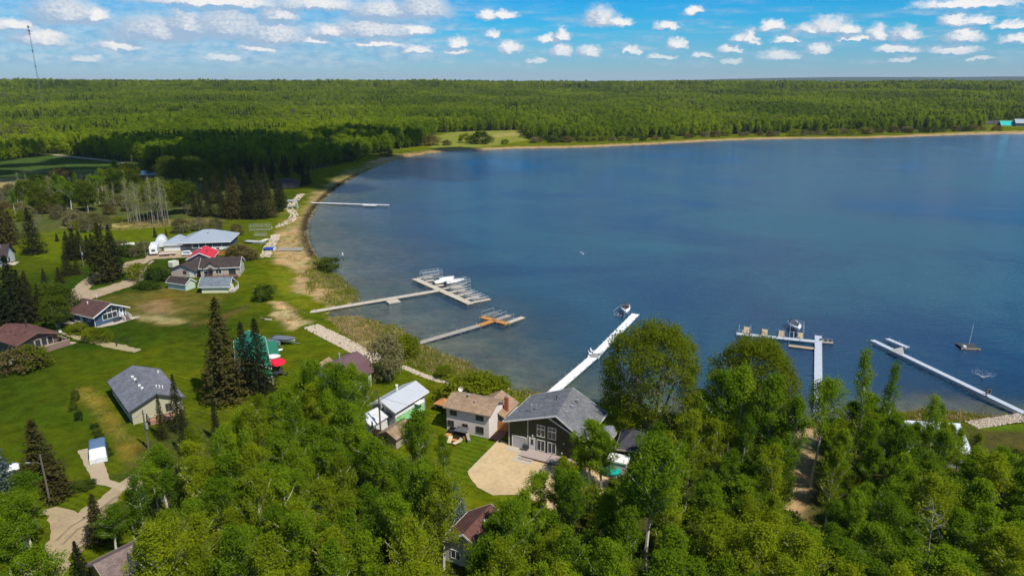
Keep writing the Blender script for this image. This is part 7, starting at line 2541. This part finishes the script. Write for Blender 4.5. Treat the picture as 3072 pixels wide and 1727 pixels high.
MB().tube((5.2, 0, .55), (6.4, 0, .5), .05, .05, 5).build('drawbar', DARKM, tr2)
tr3 = thing('small_trailer', 'small white box trailer beside the pinkish garage', 'trailer', (*at(513, 806)[:2], .0), math.radians(70))
MB().prism([(0, .5), (2.6, .5), (2.6, 2.2), (.3, 2.4), (0, 2.1)], 1, -.9, .9).build('body', mat('cream trailer', (.66, .66, .56), .5, .05), tr3)
for y in (-.95, .95):
    MB().tube((1.3, y - .08, .3), (1.3, y + .08, .3), .3, .3, 10).build('wheel', RUB, tr3)
rocks('stone_pile', 'heap of pale stones beside the gravel drive in front of the white garage', Sp([(505, 766), (535, 760)]), 2.5, 160, .42, 9, ROCK)
# tarpaulin covered car
cv_ = thing('covered_car', 'car under a blue and silver tarpaulin on the gravel parking pad', 'covered car', (*at(296, 1345)[:2], .02), math.radians(-60))
cv_.scale = (1.12, 1.15, 1.12)
BT = mat('blue tarpaulin', (.10, .165, .27), .6, .12, 1.5)
SILV = mat('silver white tarpaulin', (.66, .69, .74), .35, .08, 1.0)
ro, fr_ = [], []
for x, zt, w_ in ((0.0, 1.25, 1.0), (.15, 1.72, .98), (1.2, 1.82, .96), (2.9, 1.80, .96), (3.3, 1.72, .97)):
    ro.append([(x, -w_ - .08, .12), (x, -w_ - .04, .8), (x, -w_, zt - .12), (x, -w_ * .8, zt), (x, w_ * .8, zt), (x, w_, zt - .12), (x, w_ + .04, .8), (x, w_ + .08, .12)])
MB().loft(ro).build('cabin_cover', BT, cv_)
for x, zt, w_ in ((3.305, 1.70, .975), (3.9, 1.28, 1.0), (4.5, 1.10, 1.0), (4.75, .8, .98), (4.8, .15, .98)):
    fr_.append([(x, -w_ - .09, .12), (x, -w_ - .05, min(.75, zt - .02)), (x, -w_, zt - .1), (x, -w_ * .8, zt), (x, w_ * .8, zt), (x, w_, zt - .1), (x, w_ + .05, min(.75, zt - .02)), (x, w_ + .09, .12)])
MB().loft(fr_).build('bonnet_cover', SILV, cv_)
for x in (.8, 3.9):
    for y in (-.92, .92):
        MB().tube((x, y - .1, .3), (x, y + .1, .3), .3, .3, 10).build('wheel', RUB, cv_)
dp_ = thing('board', 'small pale board lying by the parking pad under the trees', 'board', (*at(372, 1470)[:2], .1), .3)
MB().box(-.5, .5, -.1, .1, 0, .15).build('plank', TANB, dp_)

# ------------------------------------------------------------------ poles, tower, wires
POLE = mat('grey utility pole wood', (.14, .12, .095), .9, .2)


def pole(label, bx, by, ytop, lamp=False, transformer=False, arm=False):
    b = at(bx, by)
    h = height_at(b, ytop)
    p = thing('utility_pole', label, 'pole', (b[0], b[1], 0), 0, 'utility poles')
    MB().tube((0, 0, -.3), (0, 0, h), .17, .11, 8).build('post', POLE, p)
    if lamp:
        la = MB().path([(0, 0, h - 1.6), (-.6, -.1, h - 1.2), (-1.5, -.3, h - 1.15)], .045, 6).build('lamp_arm', POLE, p)
        MB().box(-2.0, -1.4, -.42, -.18, h - 1.22, h - 1.08).build('lamp_head', GALV, la)
    if transformer:
        MB().tube((.32, -.1, h - 3.2), (.32, -.1, h - 2.3), .22, .22, 10).build('transformer', GALV, p)
    if arm:
        MB().box(-.9, .9, -.06, .06, h - .45, h - .32).build('cross_arm', POLE, p)
    return p, np.array((b[0], b[1], h))


_, pA = pole('tall utility pole with transformer and lamp in front of the metal roofed house', 1143, 1312, 1169, True, True)
_, pB = pole('utility pole behind the leafy tops beside the beige cottage', 446, 1345, 1230, False, True)
_, pC = pole('leaning wooden pole with lamp arm before the olive brown spruce', 152, 1515, 1362, True, False)
_, pD = pole('thin utility pole among the spruces by the drive', 251, 800, 735, False, True)
_, pE = pole('curved lamp post on the verge left of the caravan', 438, 772, 716, True)
pole('thin pole at the field track edge of the wood', 397, 490, 462)
pole('thin pale pole standing near the shore curve', 945, 526, 484)
pole('pale pole in the meadow across the bay', 1402, 418, 388)
pole('pale pole at the left of the meadow across the bay', 1297, 420, 394)
pole('curved lamp post above the spruce belt', 692, 508, 486, True)
wr = MB()
for a, b in ((pB - (0, 0, .6), pA - (0, 0, .5)), (pC - (0, 0, .3), pB - (0, 0, .4)), (pA - (0, 0, 1.0), np.array((*hB.to_world(0, .5), 4.4)))):
    N = 14
    pts = [tuple(a + (b - a) * i / N - np.array((0, 0, 4 * 1.0 * (i / N) * (1 - i / N)))) for i in range(N + 1)]
    o = MB().path(pts, .022, 3).build('power_line', DARKM)
    tag(o, ['sagging power line from the beige cottage pole to the tall pole', 'sagging power line crossing the left lawn to the beige cottage pole', 'service wire from the tall pole to the pinkish white house'][len([q for q in bpy.data.objects if q.name.startswith('power_line')]) - 1], 'wire')
for i, (x, y, yt, lab) in enumerate(((180, 866, 853, 'white marker post on the grass at the drive junction'), (290, 893, 883, 'short white marker post on the lawn behind the blue cottage'), (351, 1038, 1018, 'thin dark post beside the tan footpath'), (383, 1029, 1008, 'thin dark post on the lawn above the tan footpath'))):
    b = at(x, y)
    o = MB().box(-.09, .09, -.09, .09, 0, height_at(b, yt)).build('marker_post', WHITE if i < 2 else DARKM)
    o.location = (b[0], b[1], 0)
    tag(o, lab, 'post')
# lattice mast on the left horizon
mX = ray(115 , 247)
mb_y = 1150.0
mp_ = np.array((mX[0] / mX[1] * mb_y, mb_y))
hz = float(hill(np.array([mp_[0]]), np.array([mp_[1]]))[0])
tw = thing('radio_mast', 'tall thin lattice radio mast rising over the wood at the left', 'mast', (mp_[0], mp_[1], hz), .4)
H_T = 141.0 - hz
R_ = .75
legs = [(R_ * math.cos(2 * PI * k / 3), R_ * math.sin(2 * PI * k / 3)) for k in range(3)]
MASTM = mat('grey mast steel', (.13, .13, .15), .6, .1)
for (x, y) in legs:
    MB().tube((x, y, 0), (x, y, H_T), .14, .12, 4).build('leg', MASTM, tw)
br = MB()
nz_ = 46
for i in range(nz_):
    z0_, z1_ = H_T * i / nz_, H_T * (i + 1) / nz_
    for k in range(3):
        a, b = legs[k], legs[(k + 1) % 3]
        br.tube((a[0], a[1], z0_), (b[0], b[1], z1_), .07, .07, 3, False)
        br.tube((a[0], a[1], z1_), (b[0], b[1], z1_), .07, .07, 3, False)
br.build('bracing', MASTM, tw)
for z_, s_k in ((H_T - 2, 1.3), (H_T - 8, 1.5), (H_T - 12, 1.2), (H_T * .72, 1.0), (H_T * .55, .9), (H_T * .32, .9)):
    MB().box(-s_k, s_k, -s_k * .6, s_k * .6, z_ - 1.1, z_ + 1.1).build('antenna', MASTM, tw)
MB().tube((0, 0, H_T), (0, 0, H_T + 4), .1, .06, 5).build('spire', MASTM, tw)

# ------------------------------------------------------------------ garden things
# umbrellas beside the green roof
def umbrella(label, loc, rad, h, colr, tilt=0.0):
    u = thing('parasol', label, 'parasol', loc, 0, 'parasols beside the green roof')
    u.rotation_euler = (tilt, 0, .4)
    MB().tube((0, 0, 0), (0, 0, h + .15), .03, .03, 6).build('pole', GALV, u)
    b = MB()
    N = 8
    top = (0, 0, h)
    rim = [(rad * math.cos(2 * PI * i / N), rad * math.sin(2 * PI * i / N), h - .5) for i in range(N)]
    mid = [(rad * .55 * math.cos(2 * PI * i / N), rad * .55 * math.sin(2 * PI * i / N), h - .2) for i in range(N)]
    b.raw([top] + mid + rim, [(0, 1 + i, 1 + (i + 1) % N) for i in range(N)] + [(1 + i, 1 + N + i, 1 + N + (i + 1) % N, 1 + (i + 1) % N) for i in range(N)])
    b.build('canopy', colr, u)
    MB().box(-.3, .3, -.3, .3, 0, .1).build('base', DARKM, u)
    return u
REDF = mat('bright red fabric', (.72, .01, .04), .8, .06)
umbrella('bright red parasol beside the green roof', (*at(832, 1112)[:2], 0), 1.9, 2.5, REDF, .1)
umbrella('pinkish white parasol behind the red one', (*at(820, 1098)[:2], 0), 1.75, 2.6, mat('pinkish white fabric', (.70, .62, .62), .8, .06), -.1)
pf = thing('patio_furniture', 'dark patio table with chairs under the red parasol', 'table', (*at(836, 1126)[:2], 0), .3)
MB().box(-1.0, 1.0, -.6, .6, .68, .74).build('tabletop', DARKM, pf)
for x in (-.9, .9):
    for y in (-.5, .5):
        MB().box(x - .04, x + .04, y - .04, y + .04, 0, .68).build('leg', DARKM, pf)
for i, (x, y) in enumerate(((-1.5, 0), (1.5, .1), (0, -1.1), (0, 1.1))):
    a = at(836, 1126)
    chair(['dark patio chair left of the table by the green roof', 'dark patio chair right of the table by the green roof', 'dark patio chair in front of the table by the green roof', 'dark patio chair behind the table by the green roof'][i], (a[0] + x, a[1] + y, 0), (PI / 2, -PI / 2, PI, 0)[i], DARKM, 'dark patio chairs by the green roof')
# patio of the pinkish white house
pp = [hB.to_world(.9, -.15), hB.to_world(4.4, -.15), hB.to_world(4.6, -1.6), hB.to_world(3.6, -3.1), hB.to_world(1.6, -3.2), hB.to_world(.5, -1.8)]
sheet('patio', pp, mat('orange paving', (.52, .25, .085), .9, .15, 1.2), .10, 0)
sf = thing('patio_sofa', 'black wicker corner sofa against the pinkish white house', 'sofa', (*hB.to_world(1.0, -.75), .1), hB.ang)
MB().box(-.1, 2.0, -.4, .4, .1, .42).build('seat', RUB, sf)
MB().box(-.1, 2.0, .28, .45, .42, .85).build('backrest', RUB, sf)
for x in (-.22, 1.99):
    MB().box(x, x + .14, -.4, .45, .05, .62).build('armrest', RUB, sf)
ac = thing('armchair', 'black wicker armchair right of the corner sofa', 'armchair', (*hB.to_world(3.6, -.8), .1), hB.ang)
MB().box(-.4, .4, -.4, .35, .1, .42).build('seat', RUB, ac)
MB().box(-.4, .4, .36, .5, .1, .85).build('backrest', RUB, ac)
gz = thing('garden_parasol', 'square grey parasol over the patio of the pinkish white house', 'parasol', (*hB.to_world(3.9, -2.0), .1), hB.ang)
MB().tube((0, 0, 0), (0, 0, 2.0), .04, .04, 6).build('pole', DARKM, gz)
MB().raw([(-1.1, -.9, 1.75), (1.1, -.9, 1.75), (1.1, .9, 1.75), (-1.1, .9, 1.75), (0, 0, 2.1), (0, 0, 1.8)], [(0, 1, 4), (1, 2, 4), (2, 3, 4), (3, 0, 4), (3, 2, 1, 0)]).build('canopy', mat('grey parasol', (.10, .10, .105), .8, .1), gz)
MB().box(-.4, .4, -.4, .4, 0, .1).build('base', DARKM, gz)
bn2 = thing('bench', 'long wooden bench at the right side of the orange patio', 'bench', (*hB.to_world(4.9, -1.7), .1), hB.ang + .6)
MB().box(-.25, .25, -1.2, 1.2, .4, .48).build('seat', GREYB, bn2)
for y in (-1.0, 1.0):
    MB().box(-.2, .2, y - .05, y + .05, 0, .4).build('leg', GREYB, bn2)
for i, (x, y, a) in enumerate(((2.5, -3.7, .3), (3.9, -3.7, -.4))):
    lc = thing('sun_lounger', ['tan sun lounger left in front of the orange patio', 'tan sun lounger right in front of the orange patio'][i], 'lounger', (*hB.to_world(x, y), .05), hB.ang + a, 'sun loungers on the lawn')
    MB().box(-.35, .35, -.8, .5, .25, .32).build('seat', mat('tan canvas', (.60, .48, .32), .8, .08), lc)
    MB().raw([(-.35, .5, .28), (.35, .5, .28), (.35, .95, .7), (-.35, .95, .7), (-.35, .55, .22), (.35, .55, .22), (.35, 1.0, .64), (-.35, 1.0, .64)], [(0, 1, 2, 3), (7, 6, 5, 4), (0, 4, 5, 1), (1, 5, 6, 2), (2, 6, 7, 3), (3, 7, 4, 0)]).build('backrest', MATS['tan canvas'], lc)
    for x_ in (-.3, .3):
        for y_ in (-.7, .4):
            MB().box(x_ - .025, x_ + .025, y_ - .025, y_ + .025, 0, .25).build('leg', DARKM, lc)
bq = thing('barbecue', 'black barbecue against the wall beside the garage door', 'barbecue', (*hA.to_world(3.3, -.5), .12), hA.ang)
MB().box(-.5, .5, -.25, .25, .55, .8).build('grill_body', DARKM, bq)
MB().prism([(-.25, .8), (.25, .8), (.2, 1.05), (-.2, 1.05)], 0, -.5, .5).build('lid', DARKM, bq)
for x in (-.42, .42):
    for y in (-.2, .2):
        MB().box(x - .03, x + .03, y - .03, y + .03, 0, .55).build('leg', DARKM, bq)
pool = thing('paddling_pool', 'turquoise tarpaulin covered spa in front of the white garden shed', 'pool', (*at(1834, 1424)[:2], 0), -.3)
MB().prism([(1.3 * math.cos(2 * PI * i / 14), 1.0 * math.sin(2 * PI * i / 14)) for i in range(14)], 2, 0, .75).build('tub', mat('grey tub', (.25, .26, .27), .6, .1), pool)
rings = [[(1.42 * k * math.cos(2 * PI * i / 14), 1.1 * k * math.sin(2 * PI * i / 14), z + .05 * math.sin(i * 2.1) * (k > .5)) for i in range(14)] for k, z in ((1.0, .55), (1.02, .8), (.6, .92), (.05, .98))]
MB().loft(rings).build('cover', mat('turquoise tarpaulin', (.01, .36, .30), .5, .15, 2.0), pool)
sgn = MB().box(-.25, .25, -.02, .02, 0, .5)

# ------------------------------------------------------------------ person on the right hand dock
SKIN = mat('skin', (.42, .26, .18), .6, .05)
CLOTH = mat('dark navy clothing', (.012, .014, .022), .85, .15)


def skin_body(name, joints, edges, radii, material, parent, lv=1):
    me = bpy.data.meshes.new(name)
    me.from_pydata(joints, edges, [])
    o = link(bpy.data.objects.new(name, me), parent)
    md = o.modifiers.new('skin', 'SKIN')
    for i, rd_ in enumerate(radii):
        me.skin_vertices[0].data[i].radius = (rd_, rd_)
        me.skin_vertices[0].data[i].use_root = (i == 0)
    md.use_smooth_shade = True
    sb = o.modifiers.new('sub', 'SUBSURF')
    sb.levels = lv
    sb.render_levels = lv
    me.materials.append(material)
    return o


pz = 0.25
pe = thing('person', 'person in dark cap, dark top and shorts standing on the dock holding a rod', 'person', (*at(2957.5, 1187, .25)[:2], pz), math.radians(200))
J = [(0, 0, .95), (0, .0, 1.2), (0, .02, 1.42), (0, .03, 1.52), (0, .05, 1.62), (0, .05, 1.72),          # pelvis .. head 0-5
     (.20, .02, 1.40), (.27, .05, 1.14), (.20, .28, 1.05), (-.20, .02, 1.40), (-.27, .06, 1.14), (-.12, .30, 1.08),   # arms 6-11
     (.10, 0, .88), (.12, .03, .50), (.12, -.01, .09), (.12, .13, .04), (-.10, 0, .88), (-.13, .05, .50), (-.13, .02, .09), (-.13, .16, .04)]   # legs 12-19
E_ = [(0, 1), (1, 2), (2, 3), (3, 4), (4, 5), (2, 6), (6, 7), (7, 8), (2, 9), (9, 10), (10, 11), (0, 12), (12, 13), (13, 14), (14, 15), (0, 16), (16, 17), (17, 18), (18, 19)]
Rr = [.15, .15, .16, .065, .095, .09, .075, .055, .038, .075, .055, .038, .10, .065, .045, .035, .10, .065, .045, .035]
skin_body('body', J, E_, Rr, SKIN, pe, 2)
Jt = [(0, 0, .92), (0, 0, 1.2), (0, .02, 1.44), (.20, .02, 1.41), (.275, .05, 1.16), (-.20, .02, 1.41), (-.275, .06, 1.16)]
skin_body('shirt', Jt, [(0, 1), (1, 2), (2, 3), (3, 4), (2, 5), (5, 6)], [.175, .175, .165, .095, .075, .095, .075], CLOTH, pe, 2)
Js = [(0, 0, .95), (.10, 0, .86), (.125, .025, .56), (-.10, 0, .86), (-.13, .04, .56)]
skin_body('shorts', Js, [(0, 1), (1, 2), (0, 3), (3, 4)], [.17, .12, .10, .12, .10], CLOTH, pe, 2)
MB().ball((0, .05, 1.78), (.115, .125, .09), 10, 6).build('hair', mat('dark hair', (.02, .015, .012), .8, .1), pe, True)
cap = MB().ball((0, .05, 1.80), (.12, .13, .09), 10, 6)
cap.box(-.09, .09, .14, .26, 1.755, 1.775)
cap.build('cap', CLOTH, pe)
for sd in (-1, 1):
    MB().box(.12 * sd - .05 if sd > 0 else -.13 - .05, .12 * sd + .05 if sd > 0 else -.13 + .05, -.06, .2, 0, .08).build('shoe', RUB, pe)
rod = thing('fishing_rod', 'pale fishing rod held low by the person on the dock', 'rod', (*at(2957.5, 1187, .25)[:2], pz), math.radians(200))
MB().tube((.2, .25, 1.04), (1.2, 1.5, .55), .022, .012, 5).build('rod_blank', mat('pale rod', (.6, .58, .55), .5, .05), rod)
MB().tube((.16, .2, 1.06), (.28, .35, 1.0), .035, .035, 6).build('handle', DARKM, rod)
bkt = thing('landing_net', 'round dark net leaning beside the person on the dock', 'net', (*at(2966, 1184, .25)[:2], pz), 0)
N = 14
nm = MB()
for i in range(N):
    a, b = 2 * PI * i / N, 2 * PI * (i + 1) / N
    nm.tube((.5 * math.cos(a), .12, .62 + .5 * math.sin(a)), (.5 * math.cos(b), .12, .62 + .5 * math.sin(b)), .03, .03, 4, False)
nm.build('rim', GALV, bkt)
MB().ball((0, .22, .58), (.44, .12, .44), 10, 6).build('net_bag', CLOTH, bkt)


# ------------------------------------------------------------------ gulls over the water
def gull(label, x, y, z, rz, flap):
    g = thing('gull', label, 'bird', tuple(at(x, y, z)), rz, 'gulls over the lake')
    rings = []
    for t_, r_0 in ((-.34, .015), (-.25, .06), (-.05, .105), (.12, .095), (.24, .06), (.32, .055), (.38, .02)):
        rings.append([(t_, r_0 * math.cos(2 * PI * i / 8), r_0 * math.sin(2 * PI * i / 8)) for i in range(8)])
    MB().loft(rings).build('body', GELW, g, True)
    for sd in (-1, 1):
        w_ = MB()
        pts = [(.12, .06 * sd, .03), (-.12, .06 * sd, .03), (-.02, .55 * sd, .03 + flap * .55), (.2, .5 * sd, .03 + flap * .5), (-.18, 1.05 * sd, .03 + flap * .75), (.0, 1.0 * sd, .03 + flap * .75)]
        lo = [(p[0], p[1], p[2] - .02) for p in pts]
        w_.raw(pts + lo, [(0, 3, 2, 1), (3, 5, 4, 2), (6, 7, 8, 9), (9, 8, 10, 11), (0, 1, 7, 6), (1, 2, 8, 7), (2, 4, 10, 8), (4, 5, 11, 10), (5, 3, 9, 11), (3, 0, 6, 9)])
        w_.build('wing', GELW, g)
    MB().raw([(-.3, -.03, 0), (-.3, .03, 0), (-.52, .12, 0), (-.52, -.12, 0), (-.3, 0, -.02), (-.52, 0, -.02)], [(0, 1, 2, 3), (0, 3, 5, 4), (1, 4, 5, 2), (0, 4, 1), (3, 2, 5)]).build('tail', GELW, g)
    MB().tube((.37, 0, 0), (.46, 0, -.01), .018, .006, 5).build('beak', mat('yellow beak', (.6, .35, .03), .5, .05), g)
    return g


gull('white gull gliding over the water near the left shore', 1028, 766, 8, .3, .8)
gull('white gull flying over the middle of the lake', 1750, 762, 10, 1.2, .9)

# ------------------------------------------------------------------ far air
hz_m, t, out = new_mat('haze')
pv = t.add('ShaderNodeVolumePrincipled')
pv.inputs['Color'].default_value = (0.80, 0.90, 1.0, 1)
pv.inputs['Density'].default_value = HAZE_D
pv.inputs['Anisotropy'].default_value = 0.0
t.l.new(pv.outputs[0], out.inputs['Volume'])
hzb = MB().box(-30000, 30000, -6000, 40000, -8.0, 280.0).build('haze', hz_m)
tag(hzb, kind='stuff')

# a fair weather cloud overhead; its shade darkens the wood across the field
cl_m, t, out = new_mat('cloud white')
df = t.add('ShaderNodeBsdfDiffuse'); df.inputs[0].default_value = (.9, .9, .9, 1)
t.l.new(df.outputs[0], out.inputs[0])
rc = np.random.default_rng(4)
cb = MB()
ALT = 800.0
off_ = ALT / math.tan(SUN_EL)
ccx, ccy = CLOUD_AT[0] + off_ * math.sin(SUN_AZ), CLOUD_AT[1] + off_ * math.cos(SUN_AZ)
for i in range(80):
    a, q = rc.uniform(0, 2 * PI), math.sqrt(rc.random()) * rc.choice((1.0, 1.0, 1.15))
    x, y = 190 * q * math.cos(a), 160 * q * math.sin(a)
    rd_ = rc.uniform(22, 50) * (1.15 - .7 * q)
    cb.ball((x, y, rd_ * .35), (rd_, rd_, rd_ * .62), 10, 6)
cl = cb.build('cloud', cl_m, None, True)
cl.location = (ccx, ccy, ALT)
tag(cl, kind='structure')
finish_labels()
